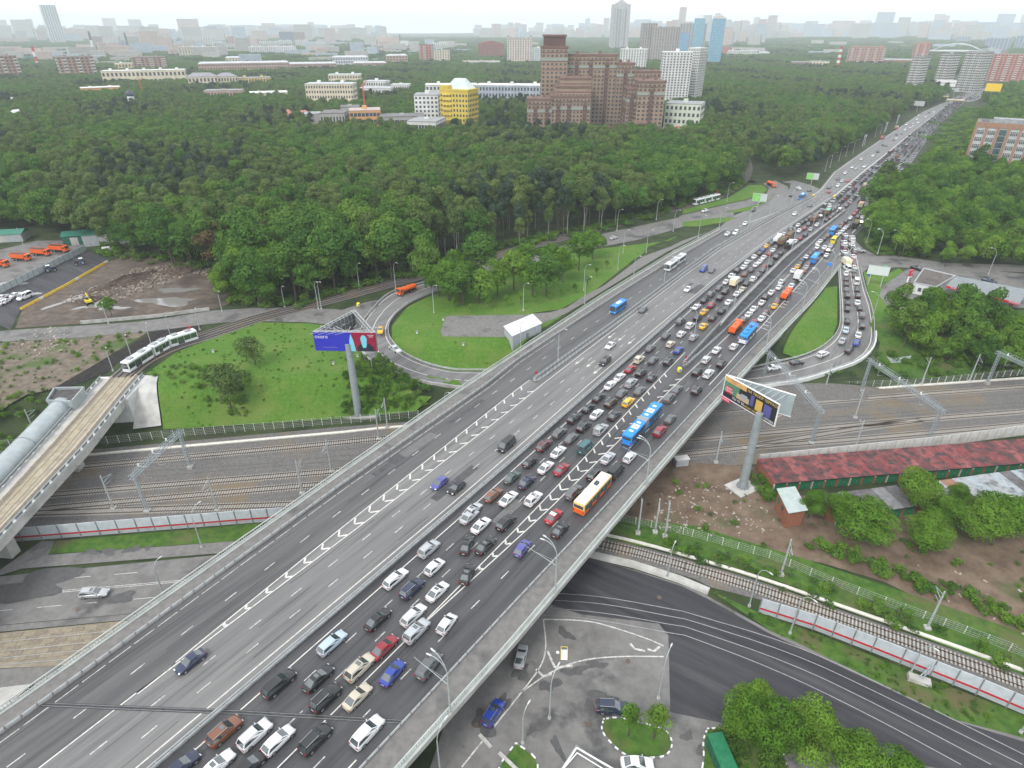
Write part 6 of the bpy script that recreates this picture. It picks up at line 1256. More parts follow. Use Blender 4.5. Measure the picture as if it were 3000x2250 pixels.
def chassis(root, y0, y1, ys):
    MB().box(-.55, .55, y0, y1, .55, .95).build('chassis', DKG, root); wheels(root, ys, 1.2, .5, .32)
    for sx in (-1, 1): put('taillight', MB().box(-.15, .15, -.03, .03, -.1, .1).mesh('taillight', TAIL), root, (sx * .9, y0 - .03, .8)); 
    MB().box(-1.1, 1.1, y0 - .03, y0 + .1, .6, 1.0).build('bumper', DKG, root)
def tanker(key, label, cabm, tankm, dz=None):
    b = broot(key, 'tank_truck', label, 'truck', dz=dz); cab(b, 2.2, 3.9, cabm); chassis(b, -4, 3.6, (-2.8, -1.5, 2.9))
    mb = MB(); prof = [(1.12 * math.cos(t), 1.95 + .85 * math.sin(t)) for t in np.linspace(0, 2 * math.pi, 15)[:-1]]
    mb.sweep([(0, -3.9, 0), (0, 1.8, 0)], prof); mb.build('tank', tankm, b, smooth=40)
    MB().box(-.3, .3, -1.4, -.6, 2.75, 2.95).build('hatch', tankm, b); MB().box(-1.05, 1.05, -4.2, -3.9, 1.0, 1.9).build('rear_box', cabm, b)
tanker('tanker', 'orange street-washing tanker next to blue trolleybus', ORG, ORG)
tanker('tanker2', 'orange tanker truck with blue sign in the service lanes', ORG, ORG)
tanker('tanker3', 'orange tanker truck turning at the forest corner', ORG, ORG, .1)
tanker('tanker4', 'orange tanker truck entering the left loop road', ORG, ORG, .1)
tanker('tank_white', 'white tank truck in the jam beside brown tippers', BUSW, BUSW)
tanker('fuel', 'olive tank truck far up in the jam', BRN, OLV)
def tipper(key, label, cabm, bodym, loadm=None):
    b = broot(key, 'tipper_truck', label, 'truck'); cab(b, 2.4, 4.0, cabm); chassis(b, -4.2, 3.7, (-3, -1.6, 3.0))
    mb = MB(); mb.add([(-1.2, -4.2, 1.1), (1.2, -4.2, 1.1), (1.2, 2.1, 1.1), (-1.2, 2.1, 1.1), (-1.25, -4.4, 2.9), (1.25, -4.4, 2.9), (1.25, 2.15, 2.9), (-1.25, 2.15, 2.9)], [(0, 3, 2, 1), (0, 1, 5, 4), (1, 2, 6, 5), (2, 3, 7, 6), (3, 0, 4, 7)]); mb.build('tipper_body', bodym, b)
    MB().box(-1.19, 1.19, -4.2, 2.08, 2.3, 2.75).build('load', loadm or G_EARTH, b)
tipper('dump', 'brown loaded tipper truck, front one of the pair in the jam', BRN, BRN); tipper('dump2', 'brown loaded tipper truck, second of the pair in the jam', BRN, BRN); tipper('dump3', 'tan tipper truck farther up the median side of the jam', BRN, BRN); tipper('dump_green', 'tipper truck under a green tarpaulin in the jam', BRN, BRN, GRN); tipper('dump_yellow', 'yellow cab tipper truck in the right ramp queue', YEL, DKG); tipper('dump_red', 'orange red tipper truck at the far right of the jam', ORG, ORG); tipper('dump_red2', 'red cab tipper truck behind the pale box truck', REDP, BRN); tipper('truck_red', 'red truck on the forest side lane, near one', REDP, DKG); tipper('truck_red2', 'red truck on the forest side lane, far one', REDP, BUSW); tipper('dump_n', 'dark red tipper deep in the far jam', REDP, BRN)
def boxtruck(key, label, cabm, boxm, roofm, L_=4.6, H_=3.2):
    b = broot(key, 'box_truck', label, 'truck'); cab(b, 2.0, 3.5, cabm, 2.5, 2.1); chassis(b, -L_ + 1.6, 3.2, (-1.9, 2.6))
    mb = MB(); rbox(mb, -1.15, 1.15, -L_ + 1.7, 1.8, 1.0, H_, .05); mb.build('cargo_box', boxm, b); MB().box(-1.1, 1.1, -L_ + 1.75, 1.75, H_, H_ + .03).build('box_roof', roofm, b)
    for sx in (-1, 1): MB().box(sx * .56 - .53, sx * .56 + .53, -L_ + 1.66, -L_ + 1.71, 1.1, H_ - .12).build('rear_door', boxm, b)
boxtruck('box_yellow', 'box truck with yellow patterned sides in the jam', BUSW, CREAMP, BUSW); boxtruck('box_white', 'white box truck in the service lanes behind yellow taxi', BUSW, BUSW, BUSW); boxtruck('box_orange', 'pale box truck with orange roof at the gore tip', BUSW, CREAMP, pnt('box orange roof', (.75, .35, .22))); boxtruck('box_cream', 'cream box van at the crossing on the right ramp', BUSW, CREAMP, CREAMP); boxtruck('truck_yellowtop', 'dark truck with pale yellow roof in the far jam', DKG, BRN, CREAMP)
b = broot('mixer', 'concrete_mixer', 'white drum concrete mixer truck beside brown tipper', 'truck'); cab(b, 2.6, 4.1, BUSW); chassis(b, -4, 3.8, (-2.9, -1.6, 3.1))
mb = MB()
for (y0, z0, r0), (y1, z1, r1) in zip([(-4.0, 3.0, .5), (-3, 2.7, 1.0), (-1.6, 2.4, 1.2), (.4, 2.1, 1.1), (1.8, 1.9, .6)], [(-3, 2.7, 1.0), (-1.6, 2.4, 1.2), (.4, 2.1, 1.1), (1.8, 1.9, .6), (2.1, 1.85, .3)]): mb.tube((0, y0, z0), (0, y1, z1), r0, r1, 12)
mb.build('drum', BUSW, b, smooth=35); MB().box(-.5, .5, -4.5, -3.8, 2.2, 3.3).build('chute', DKG, b)
_, x, y, lo, h = BN['van_yellow']; b = empty('minibus', (x, y, ZR), -R(h), 'yellow taxi minibus in the service lanes', 'bus'); bus_section(b, -3, 3, YEL, 2.0, 2.5, True, True, 4); wheels(b, (-1.8, 1.9), 1.0, .36)

# trams
def tram(pts, label, z):
    root = empty('tram', (*pts[0], z), 0, label, 'tram')
    n = len(pts) - 1; ds = [math.dist(a, b) for a, b in zip(pts, pts[1:])]
    for k, (a, b_) in enumerate(zip(pts, pts[1:])):
        a, b_ = Vector(a), Vector(b_); c = (a + b_) / 2; L_ = ds[k] - .7; ang = math.atan2(-(b_.x - a.x), b_.y - a.y)
        sec = empty('section', (c.x - pts[0][0], c.y - pts[0][1], 0), ang); sec.parent = root
        hw = 1.25; lo, hi = -L_ / 2, L_ / 2
        m = MB(); rbox(m, -hw, hw, lo, hi, .3, 3.35, .2); m.build('body', BUSW, sec)
        for sx in (-1, 1):
            nw = 4; st = (L_ - .5) / nw
            for j in range(nw): 
                dr = j in (1,) ; MB().box(sx * (hw + .01) - .02, sx * (hw + .01) + .02, lo + .25 + j * st + .04, lo + .25 + (j + 1) * st - .04, .5 if dr else 1.2, 2.75).build('door' if dr else 'window', GLASS, sec)
            MB().box(sx * (hw + .015) - .01, sx * (hw + .015) + .01, lo + .2, hi - .2, .35, .48).build('skirt_stripe', GREY, sec)
        for y, l in ((-.25 * L_, 1.6), (.22 * L_, 1.9)): roof_unit(sec, -.8, .8, y - l / 2, y + l / 2, 3.35, .35, GREY)
        if k == 0: MB().box(-1.05, 1.05, lo - .04, lo + .02, 1.3, 3.0).build('windscreen', GLASS, sec); MB().box(-1.0, 1.0, lo - .06, lo, .75, .85).build('light_bar', HEADL, sec)
        if k == n - 1:
            MB().box(-1.05, 1.05, hi - .02, hi + .04, 1.3, 3.0).build('windscreen', GLASS, sec)
            MB().bar((-.5, hi - 2.5, 3.4), (-.5, hi - 1.2, 4.5), .1).bar((.5, hi - 2.5, 3.4), (.5, hi - 1.2, 4.5), .1).bar((-.8, hi - 1.2, 4.5), (.8, hi - 1.2, 4.5), .12).bar((-.5, hi - 1.2, 4.5), (0, hi - 2.4, 5.4), .08).bar((-.8, hi - 2.4, 5.4), (.8, hi - 2.4, 5.4), .1).build('pantograph', REDP, sec)
        if k < n - 1: MB().box(-1.1, 1.1, hi - .05, hi + .75, .5, 3.2).build('bellows', GREY, sec)
        for y in (lo + 1.6, hi - 1.6): MB().box(-1.1, 1.1, y - .9, y + .9, .06, .45).build('bogie', DKG, sec)
tc = [tuple(p) for p in XW['tramcar']]; tc[0] = (-108.2, 152.6); 
tram(tc, 'white three-section tram with black windows entering the tram bridge', .15)
t2 = [Vector(p) for p in XW['tram2']]; tram([tuple(t2[0].lerp(t2[1], f)) for f in (0, .36, .64, 1)], 'white tram waiting at the forest edge beyond the highway', .15)
# orange dump trucks and tractors in the yard
YT = [(-196, 247, 80), (-193, 255, 78), (-190, 262, 76), (-187.5, 268, 74)]
for k, (x, y, h) in enumerate([(-208, 243, 100), (-204.5, 251, 100), (-200.5, 257.5, 100), (-196, 262.5, 100)]):
    BN['y%d' % k] = ('y%d' % k, x, y, 0, h)
    tipper('y%d' % k, f'orange snow truck parked in the yard, {ORD[k]} from the picture edge', ORG, ORG, DKG)
for k, (x, y, h, lb) in enumerate([(-184, 237.5, 60, 'tractor with white roof, nearer one beside the yard fence'), (-177, 246, 240, 'tractor with white roof and red trailer, farther one by the fence')]):
    b = empty('tractor', (x, y, .1), -R(h), 'dark ' + lb, 'tractor')
    MB().box(-.4, .4, .2, 2.1, .8, 1.6).build('bonnet', DKG, b); MB().box(-.75, .75, -1.2, .25, .9, 1.4).build('body', BLUE, b); MB().box(-.65, .65, -1.0, .2, 1.4, 2.4).build('cabin', GLASS, b); MB().box(-.75, .75, -1.1, .3, 2.4, 2.55).build('roof', BUSW, b)
    for sx in (-1, 1): put('wheel', wheel_mesh(.8, .4), b, (sx * .95, -.8, .8)); put('wheel', wheel_mesh(.5, .3), b, (sx * .8, 1.6, .5))

# ---------------------------------------------------------------- garages, filling station, billboards and other small buildings
BRICKM = mat('red brick', (.22, .085, .05), (.32, .14, .09), 3.5, .9, bump=.2, bscale=10)
REDROOF = [mat('red bitumen roof %d' % i, c, c2, .55, .85, big=((.05, .042, .042), .5, .44, .62), bump=.15, bscale=4) for i, (c, c2) in enumerate([((.17, .035, .040), (.25, .075, .075)), ((.125, .036, .038), (.20, .072, .07)), ((.21, .055, .058), (.29, .10, .098))])]
GDOOR = mat('green garage door', (.012, .13, .06), (.02, .18, .085), 1.5, .6, big=((.08, .09, .05), .8, .6, .8)); RUST = mat('rusty sheet', (.20, .09, .05), (.30, .15, .09), 1.5, .85)
HUTW = mat('hut siding', (.36, .39, .41), (.44, .47, .49), 1.5, .6)
GREYR = [mat('grey roof sheet %d' % i, c, c2, .9, .8, big=((.07, .065, .06), .4, .52, .72)) for i, (c, c2) in enumerate([((.16, .16, .165), (.24, .24, .24)), ((.27, .31, .33), (.36, .40, .42)), ((.24, .13, .09), (.32, .18, .12)), ((.09, .085, .09), (.15, .145, .15)), ((.26, .28, .29), (.36, .38, .39))])]
def garage_row(a, b, depth, n, label, roofs, z=LOW, h=2.7, wall=None, roofname='roof_panel', slope=.35):
    a, b = Vector(a), Vector(b); u = (b - a).normalized(); nrm = Vector((-u.y, u.x)); L_ = (b - a).length; ang = math.atan2(u.y, u.x)
    root = empty('garage_row', (a.x, a.y, z), ang, label, 'garages')
    MB().box(0, L_, .12, depth, 0, h - .05).build('wall', wall or BRICKM, root)
    w = L_ / n
    for k in range(n):
        x0 = k * w
        MB().box(x0 + .32, x0 + w - .32, .0, .1, .08, h - .45).build('door', GDOOR, root)
        d = root.children[-1]
        MB().box(x0 + w / 2 - .02, x0 + w / 2 + .02, -.025, .0, .1, h - .47).build('door_seam', TRIM, d)
        MB().box(x0 + w / 2 + .1, x0 + w / 2 + .35, -.04, .0, 1.1, 1.3).build('lock', STEELD, d)
        MB().box(x0 + .01, x0 + .29, -.02, .1, 0, h - .42).build('pier', BRICKM if k % 3 else CONC, root)
        if k % 2 == 0 or k % 5 == 1: MB().box(x0 - .12, x0 + .14, -.1, -.02, h - .75, h - .45).build('wall_box', INS, root)
        m = MB(); zz = h + RNG.uniform(-.03, .05)
        m.add([(x0 + .02, -.3, zz), (x0 + w - .02, -.3, zz), (x0 + w - .02, depth + .2, zz + slope), (x0 + .02, depth + .2, zz + slope), (x0 + .02, -.3, zz - .14), (x0 + w - .02, -.3, zz - .14), (x0 + w - .02, depth + .2, zz + slope - .14), (x0 + .02, depth + .2, zz + slope - .14)], [(0, 1, 2, 3), (4, 7, 6, 5), (0, 4, 5, 1), (1, 5, 6, 2), (2, 6, 7, 3), (3, 7, 4, 0)])
        m.build(roofname, roofs[(k * 7 + k // 3) % len(roofs)], root)
    MB().box(-.05, L_ + .05, -.36, -.31, h - .15, h + .06).build('roof_edge', TRIM, root)
    return root
gR = [Vector(p) for p in XW['garR']]
uG = (gR[1] - gR[0]).normalized()
garage_row(gR[0], gR[0] + uG * 100, 8.6, 32, 'long row of garages with red roof and green doors along the white wall', REDROOF, slope=.25)
garage_row((90.6, 102.0), (128, 109.3), 9.0, 12, 'second row of garages with patchwork grey and rust roofs', GREYR)
garage_row((69.5, 101.2), (88.5, 104.6), 6.4, 6, 'short dark roofed garage row hidden by trees', [GREYR[3], GREYR[0]])
# grass grown through the red roof
sd_ = XW['shed']; sh = empty('brick_shed', (*sd_[0], LOW), 0, 'narrow two-storey brick shed with pale metal roof', 'shed')
sx, sy = Vector(sd_[3]), Vector(sd_[0])
ctr = sum((Vector(p) for p in sd_), Vector((0, 0))) / 4
sc_in = [tuple(ctr + (Vector(p) - ctr) * .86) for p in sd_]
rooted(sh, MB().prism(sc_in, LOW, -4.3), 'wall', BRICKM)
q = [(*sd_[0], -3.9), (*sd_[1], -3.9), (*sd_[2], -4.3), (*sd_[3], -4.3)]
rooted(sh, MB().add(q + [(a, b, c - .12) for a, b, c in q], [(0, 1, 2, 3), (7, 6, 5, 4), (0, 4, 5, 1), (1, 5, 6, 2), (2, 6, 7, 3), (3, 7, 4, 0)]), 'roof', mat('pale green metal roof', (.36, .44, .42), (.46, .52, .50), .8, .5, metal=.2, big=((.32, .24, .17), .5, .6, .75)))
w0, w1 = Vector(sc_in[3]), Vector(sc_in[0]); uw = (w1 - w0).normalized(); nw = Vector((uw.y, -uw.x)); 
if (w0 - ctr).dot(nw) < 0: nw = -nw
for f, z0, z1, m, nm in ((.45, -6.6, -5.4, GLASS, 'window'), (.8, -6.5, -5.2, GDOOR, 'hatch')):
    p = w0.lerp(w1, f) + nw * .03; rooted(sh, MB().obox(p, uw, .9, .08, z0, z1), nm, m)
# muddy clutter
DEB = mat('broken slab', (.24, .20, .165), (.48, .44, .38), 3, .9)
rn2 = random.Random(3)
def debris(name, poly, n, smin, smax, label, m, z0=None, seed=1, h=.25):
    r_ = np.random.default_rng(seed); xs = [p[0] for p in poly]; ys = [p[1] for p in poly]; mb = MB()
    X = r_.uniform(min(xs), max(xs), n); Y = r_.uniform(min(ys), max(ys), n); k = inpoly(X, Y, poly)
    for x, y in zip(X[k], Y[k]):
        z = float(height(x, y)) if z0 is None else z0; a = r_.uniform(0, 3.14); l = r_.uniform(smin, smax); w = l * r_.uniform(.15, .7); t = r_.uniform(-.3, .3) * l * .3
        c, s = math.cos(a), math.sin(a); vs = []
        for zz in (0, r_.uniform(.08, h)):
            for px, py in ((-l, -w * r_.uniform(.5, 1)), (l * r_.uniform(.6, 1), -w), (l, w * r_.uniform(.4, 1)), (-l * r_.uniform(.5, 1), w)): vs.append((x + (px * c - py * s) / 2, y + (px * s + py * c) / 2, z + .03 + zz + t * px / l))
        mb.add(vs, [(0, 3, 2, 1), (4, 5, 6, 7), (0, 1, 5, 4), (1, 2, 6, 5), (2, 3, 7, 6), (3, 0, 4, 7)])
    return tag(mb.build(name, m), label, 'rubble', kind='stuff')
debris('rubble', [(30, 100), (46, 97), (58, 100), (56, 110), (44, 118), (34, 112)], 260, .12, .9, 'pale broken slabs and sticks on brown mud', DEB, LOW, 1)
debris('rubble', [(-150, 185), (-138, 178), (-132, 166), (-142, 164), (-156, 176)], 200, .2, 1.2, 'pale litter on the bare earth by the street', DEB, None, 2)
debris('rubble', [(96, 62), (110, 72), (100, 84), (80, 92), (78, 84)], 60, .3, 1.0, 'scraps on the mud track', DEB, LOW, 3)
# heaps of demolition waste on the dirt lot
HEAP = mat('demolition waste', (.05, .036, .028), (.13, .095, .075), 1.4, .95, bump=.8, bscale=3)
def heap(x, y, rx_, ry_2, h, rot, label, seed):
    n, m_ = 22, 8; r_ = np.random.default_rng(seed); vs = [(0, 0, h)]; 
    for j in range(1, m_ + 1):
        for i in range(n):
            t = 2 * math.pi * i / n; f = j / m_; w = 1 + .25 * math.sin(3 * t + seed) + r_.uniform(-.1, .1)
            vs.append((rx_ * f * math.cos(t) * w, ry_2 * f * math.sin(t) * w, h * (1 - f) ** .9 * r_.uniform(.6, 1.25)))
    fs = [(0, 1 + i, 1 + (i + 1) % n) for i in range(n)] + [(1 + j * n + i, 1 + (j + 1) * n + i, 1 + (j + 1) * n + (i + 1) % n, 1 + j * n + (i + 1) % n) for j in range(m_ - 1) for i in range(n)]
    o = MB().add(vs, fs).build('rubble_heap', HEAP, None, (x, y, .02), rot); tag(o, label, 'heap')
heap(-147, 226, 4.5, 14, 2.6, -.5, 'long brown heap of demolition waste across the dirt lot', 1); heap(-132, 238, 5, 9, 2.0, -.9, 'brown rubble heap at the forest side of the lot', 2); heap(-116, 238, 8, 3, 1.3, .1, 'flat rubble heap under the forest edge', 3); heap(-150, 207, 3.5, 6, 1.4, -.6, 'small dark heap near the yellow digger', 4)
debris('rubble', [(-160, 205), (-140, 206), (-124, 240), (-108, 244), (-108, 232), (-130, 232), (-140, 246), (-152, 240)], 1500, .25, 1.2, 'splintered boards and bricks strewn over the waste heaps', mat('splintered boards', (.15, .115, .09), (.45, .39, .33), 4, .9), None, 5, .6)
dg = empty('digger', (-148.5, 203.5, .1), .8, 'small yellow digger at the end of the waste heap', 'digger')
MB().box(-.9, .9, -1.2, 1.2, .9, 1.6).build('body', YEL, dg); MB().box(-.6, .3, -.2, 1.0, 1.6, 2.6).build('cabin', GLASS, dg); MB().bar((0.5, 1, 1.5), (.5, 3, 3.2), .25).bar((.5, 3, 3.2), (.5, 4.4, 1.0), .2).build('boom', YEL, dg); MB().box(.1, .9, 4.1, 4.8, .3, 1.0).build('bucket', DKG, dg)
for sx_ in (-1, 1): MB().box(sx_ * .9 - .25, sx_ * .9 + .25, -1.5, 1.5, 0, .8).build('track', DKG, dg)
# sheds of the truck yard
GRF = mat('green metal roof', (.03, .16, .11), (.05, .21, .15), 1, .5, metal=.2); SHW = mat('grey shed wall', (.30, .32, .33), (.40, .42, .43), 1, .7); GWL = mat('green shed wall', (.015, .09, .06), (.03, .13, .09), 1, .7)
def shed(x, y, w, d, h, rz, label, wallm, roofm, rise=1.4):
    r_ = empty('shed', (x, y, 0), rz, label, 'shed'); MB().box(-w / 2, w / 2, -d / 2, d / 2, 0, h).build('wall', wallm, r_)
    MB().add([(-w / 2 - .3, -d / 2 - .3, h), (w / 2 + .3, -d / 2 - .3, h), (w / 2 + .3, d / 2 + .3, h), (-w / 2 - .3, d / 2 + .3, h), (-w / 2 - .3, 0, h + rise), (w / 2 + .3, 0, h + rise)], [(0, 1, 5, 4), (2, 3, 4, 5), (0, 4, 3), (1, 2, 5), (0, 3, 2, 1)]).build('roof', roofm, r_)
    MB().box(-w * .2, w * .1, -d / 2 - .05, -d / 2 + .02, .05, h - .7).build('gate', CONC, r_); return r_
shed(-181, 278, 22, 10, 5.0, .35, 'large grey shed with green roof in the truck yard', SHW, GRF); shed(-196, 276, 10, 8, 4.2, .35, 'green shed joined to the large grey shed', GWL, GRF); shed(-166, 275, 9, 6, 3.0, .35, 'low shed with rusty pale roof at the fence corner', GWL, GREYR[4], .5); shed(-232, 280, 18, 8, 3.5, .2, 'low green roofed shed at the left picture edge', SHW, GRF)
bx = empty('machine', (-176, 262, .05), .4, 'grey machine block standing beside the large shed', 'machine'); MB().box(-3, 3, -1, 1, .3, 1.6).build('body', SHW, bx); MB().box(-1, 2, -.8, .8, 1.6, 2.2).build('hood', INS, bx); MB().box(-2.6, -2.2, -.9, .9, 0, .35).build('skid', DKG, bx)
# filling station: flat white shop, canopy on posts, price pylon
gs = [tuple(p) for p in ((146.0, 214.2), (151.2, 209.6), (165.6, 221.4), (158.6, 229.8))]
WHT = mat('white render', (.62, .63, .64), (.72, .73, .74), .6, .7); BIT = mat('bitumen brown', (.10, .088, .08), (.16, .145, .135), .8, .9, big=((.07, .06, .055), .3, .5, .7)); LRED = mat('sign red', (.55, .02, .05), None, rough=.4); CORR = mat('canopy ribs', (.21, .235, .245), (.28, .305, .315), .8, .5, metal=.25)
st = empty('station_shop', (*gs[0], 0), 0, 'flat-roofed white filling station shop with brown roof', 'shop')
rooted(st, MB().prism(gs, 0, 3.9), 'wall', WHT); c0 = sum((Vector(p) for p in gs), Vector((0, 0))) / 4
rooted(st, MB().prism([tuple(c0 + (Vector(p) - c0) * .955) for p in gs], 3.9, 3.96), 'roof', BIT)
for a, b in zip(gs, gs[1:] + gs[:1]): rooted(st, MB().obox(((a[0] + b[0]) / 2, (a[1] + b[1]) / 2), (b[0] - a[0], b[1] - a[1]), math.dist(a, b), .3, 3.9, 4.25), 'parapet', HUTW)
a, b = Vector(gs[0]), Vector(gs[1]); un = (b - a).normalized(); no = Vector((un.y, -un.x))
for f in (.35, .6, .8): rooted(st, MB().obox(a.lerp(b, f) + no * .03, un, 1.1, .08, 1.2, 2.6), 'window', GLASS)
cp = [tuple(p) for p in ((153.6, 208.0), (168.0, 191.6), (179.6, 204.0), (163.6, 218.0))]
cn = empty('station_canopy', (*cp[0], 0), 0, 'ribbed grey filling station canopy with red fascia', 'canopy')
rooted(cn, MB().prism(cp, 4.6, 5.2), 'canopy_slab', CORR)
e0, e1, e3 = Vector(cp[0]), Vector(cp[1]), Vector(cp[3])
for k in range(1, 26):
    p = e0.lerp(e1, k / 26); q_ = p + (e3 - e0) * .98; p = p + (e3 - e0) * .02; rooted(cn, MB().bar((*p, 5.22), (*q_, 5.22), .12), 'rib', CORR)
fu = (e1 - e0).normalized(); fn = Vector((fu.y, -fu.x)); fn = -fn if fn.y > 0 else fn
rooted(cn, MB().obox((e0 + e1) / 2 + fn * .06, fu, (e1 - e0).length, .1, 4.55, 5.25), 'fascia', LRED)
for f in (.22, .3, .55, .62, .88, .94):
    for g in (.15, .8):
        p = e0.lerp(e1, f) + (e3 - e0) * g
        if f in (.22, .55, .88): rooted(cn, MB().obox(p, fu, .4, .4, .05, 4.6), 'column', LRED)
        elif g < .5: rooted(cn, MB().obox(p, fu, .9, .6, .05, 1.7), 'fuel_pump', BUSW)
def lettering(text, size, m, parent, loc, rot, name='lettering', extr=.01):
    cu = bpy.data.curves.new(name, 'FONT'); cu.body = text; cu.size = size; cu.extrude = extr; cu.resolution_u = 1; cu.align_x = 'CENTER'; cu.align_y = 'CENTER'
    tmp = bpy.data.objects.new('tmp', cu); COL.objects.link(tmp); dg_ = bpy.context.evaluated_depsgraph_get(); me = bpy.data.meshes.new_from_object(tmp.evaluated_get(dg_)); bpy.data.objects.remove(tmp)
    me.materials.clear(); me.materials.append(m); o = put(name, me, parent); o.location = loc; o.rotation_euler = rot; return o
WSG = mat('sign white', (.75, .75, .75), None, rough=.5)
th_ = math.atan2(fu.y, fu.x)
for f, tx in ((.14, 'ЛУКОЙЛ'), (.93, 'ЛУКОЙЛ')):
    p = e0.lerp(e1, f) + fn * .14; o = lettering(tx, .75, WSG, cn, (p.x - cp[0][0], p.y - cp[0][1], 4.9), (R(90), 0, th_))
py = empty('price_pylon', (144.4, 215.0, .05), R(38), 'tall white price pylon with red square top', 'pylon')
MB().box(-1.1, 1.1, -.25, .25, 0, 8.4).build('board', WSG, py); MB().box(-1.15, 1.15, -.3, .3, 6.3, 8.45).build('red_top', LRED, py)
lettering('LUK', 1.15, WSG, py, (0, -.31, 7.4), (R(90), 0, 0))
for k in range(6):
    MB().box(-.9, .9, -.28, -.24, 1.0 + k * .8, 1.55 + k * .8).build('price_row', LRED if k < 4 else TRIM, py)
# small grey hut on the loop island
kb = [(-2.4, 178.2), (.2, 171.2), (9.3, 180.5), (6.6, 187.4)]
kk = empty('metal_hut', (*kb[0], -.5), 0, 'grey corrugated metal hut with white roof by the overpass', 'hut')
HUTW = mat('hut siding', (.36, .39, .41), (.44, .47, .49), 1.5, .6)
rooted(kk, MB().prism(kb, -4, 2.9), 'wall', HUTW); kc = sum((Vector(p) for p in kb), Vector((0, 0))) / 4
rooted(kk, MB().prism([tuple(kc + (Vector(p) - kc) * 1.05) for p in kb], 2.9, 3.15), 'roof', mat('white sheet roof', (.60, .62, .63), (.70, .72, .73), .8, .4))
for a, b in zip(kb[1:3], kb[2:4]):
    a, b = Vector(a), Vector(b); u_ = (b - a).normalized(); o_ = Vector((u_.y, -u_.x)); o_ = -o_ if o_.dot(a - kc) < 0 else o_
    for k in range(12): rooted(kk, MB().obox(a.lerp(b, (k + .5) / 12) + o_ * .04, u_, .12, .08, -2, 2.85), 'siding_rib', HUTW)
rooted(kk, MB().obox(Vector(kb[1]).lerp(Vector(kb[2]), .5) + Vector((.05, -.06)), Vector(kb[2]) - Vector(kb[1]), 1.2, .1, -.4, 1.8), 'door', STEELD)
# corrugated yard on the right bank
panel_wall([(113.5, 176.5), (117.5, 170.5), (124.5, 172.5)], 'grey metal enclosure on the bank under the trees', -6.4, 2.0, 2.5, MATS['corrugated grey'], 'enclosure', 'metal_enclosure')

# ---- billboards
BB1 = mat('poster blue', (.03, .035, .42), None, rough=.5); BB2 = mat('poster red', (.26, .012, .04), None, rough=.5); BBT = mat('poster teal', (.18, .55, .68), None, rough=.5); BBD = mat('poster dark', (.02, .025, .035), None, rough=.5); POLE = mat('billboard pole', (.28, .32, .34), (.36, .40, .42), .8, .5, metal=.3)
def disc(mb, cx, cz, rx_, rz_, y, n=20, a0=0, a1=2 * math.pi):
    vs = [(cx + rx_ * math.cos(a0 + (a1 - a0) * i / n), y, cz + rz_ * math.sin(a0 + (a1 - a0) * i / n)) for i in range(n)]
    mb.add(vs, [tuple(range(n))])
bl = empty('billboard', (-42.4, 144.7, -8.6), R(-2), 'three-sided billboard with blue and red poster on a tall pole', 'billboard')
zb, zt = 20.0, 25.3; tri = [(-8.6, -.2), (7.4, -.2), (-1.6, 14.2)]
MB().tube((0, 0, 0), (0, 0, zb + 2), 1.0, .85, 20).build('pole', POLE, bl, smooth=40); MB().box(-4.2, 5, -1.6, 3.2, -.3, .25).build('plinth', CONC, bl)
for t in range(8): MB().box(-.08, .08, .95, 1.5, 0, .9).build('stiffener', POLE, bl, rz=t * math.pi / 4)
for (a, b) in zip(tri, tri[1:] + tri[:1]):
    a, b = Vector(a), Vector(b); m = MB()
    for f in np.linspace(0, 1, 12): p = a.lerp(b, f); m.bar((*p, zb), (*p, zt), .12)
    for z in (zb, (zb + zt) / 2, zt): m.bar((*a, z), (*b, z), .16)
    u_ = (b - a).normalized(); i_ = Vector((-u_.y, u_.x)) * .9
    for z in (zb + .3, zt): m.bar((*(a + i_ + u_), z), (*(b + i_ - u_), z), .12)
    for k in range(11):
        p = a.lerp(b, k / 11); q_ = a.lerp(b, (k + 1) / 11) + i_; m.bar((*p, zt), (*q_, zt), .08); m.bar((*(p + i_), zt), (*q_, zt), .08)
    m.build('frame', STEEL, bl)
cm_ = MB()
for k in range(9): cm_.bar((0, 1, zt - .6), (-8 + k * 2, -.2 if k % 2 else 4, zt - .3), .1)
for k in range(7): cm_.bar((-6 + k * 1.8, 1 + k % 3 * 2, zt - .2), (-5 + k * 1.6, 5 - k % 2 * 3, zt - .25), .1)
cm_.build('inner_bracing', STEEL, bl)
for (a, b), mm_ in zip(((tri[1], tri[2]), (tri[2], tri[0])), (STEELD, STEELD)):
    a, b = Vector(a), Vector(b); u_ = (b - a); o_ = Vector((u_.y, -u_.x)).normalized() * .2
    MB().obox((a + b) / 2 + o_, u_, u_.length, .1, zb, zt).build('back_panel', mm_, bl)
yf = -.42
MB().box(tri[0][0], 1.1, yf, -.3, zb, zt).build('poster', BB1, bl); MB().box(1.1, tri[1][0], yf, -.3, zb, zt).build('poster', BB2, bl)
lh = MB().add([(.4, yf - .02, zb), (2.0, yf - .02, zb), (1.6, yf - .02, zt - 2.2), (1.2, yf - .02, zt - .9), (1.05, yf - .02, zt - .4), (.9, yf - .02, zt - .9), (.55, yf - .02, zt - 2.2)], [(0, 1, 2, 3, 4, 5, 6)]); lh.build('poster_tower', BBT, bl)
fg = MB(); fg.add([(2.3, yf - .02, zb), (6.9, yf - .02, zb), (6.7, yf - .02, zb + 1.3), (5.6, yf - .02, zb + 2.2), (3.5, yf - .02, zb + 2.2), (2.5, yf - .02, zb + 1.3)], [(0, 1, 2, 3, 4, 5)]); fg.build('poster_figure', BBD, bl)
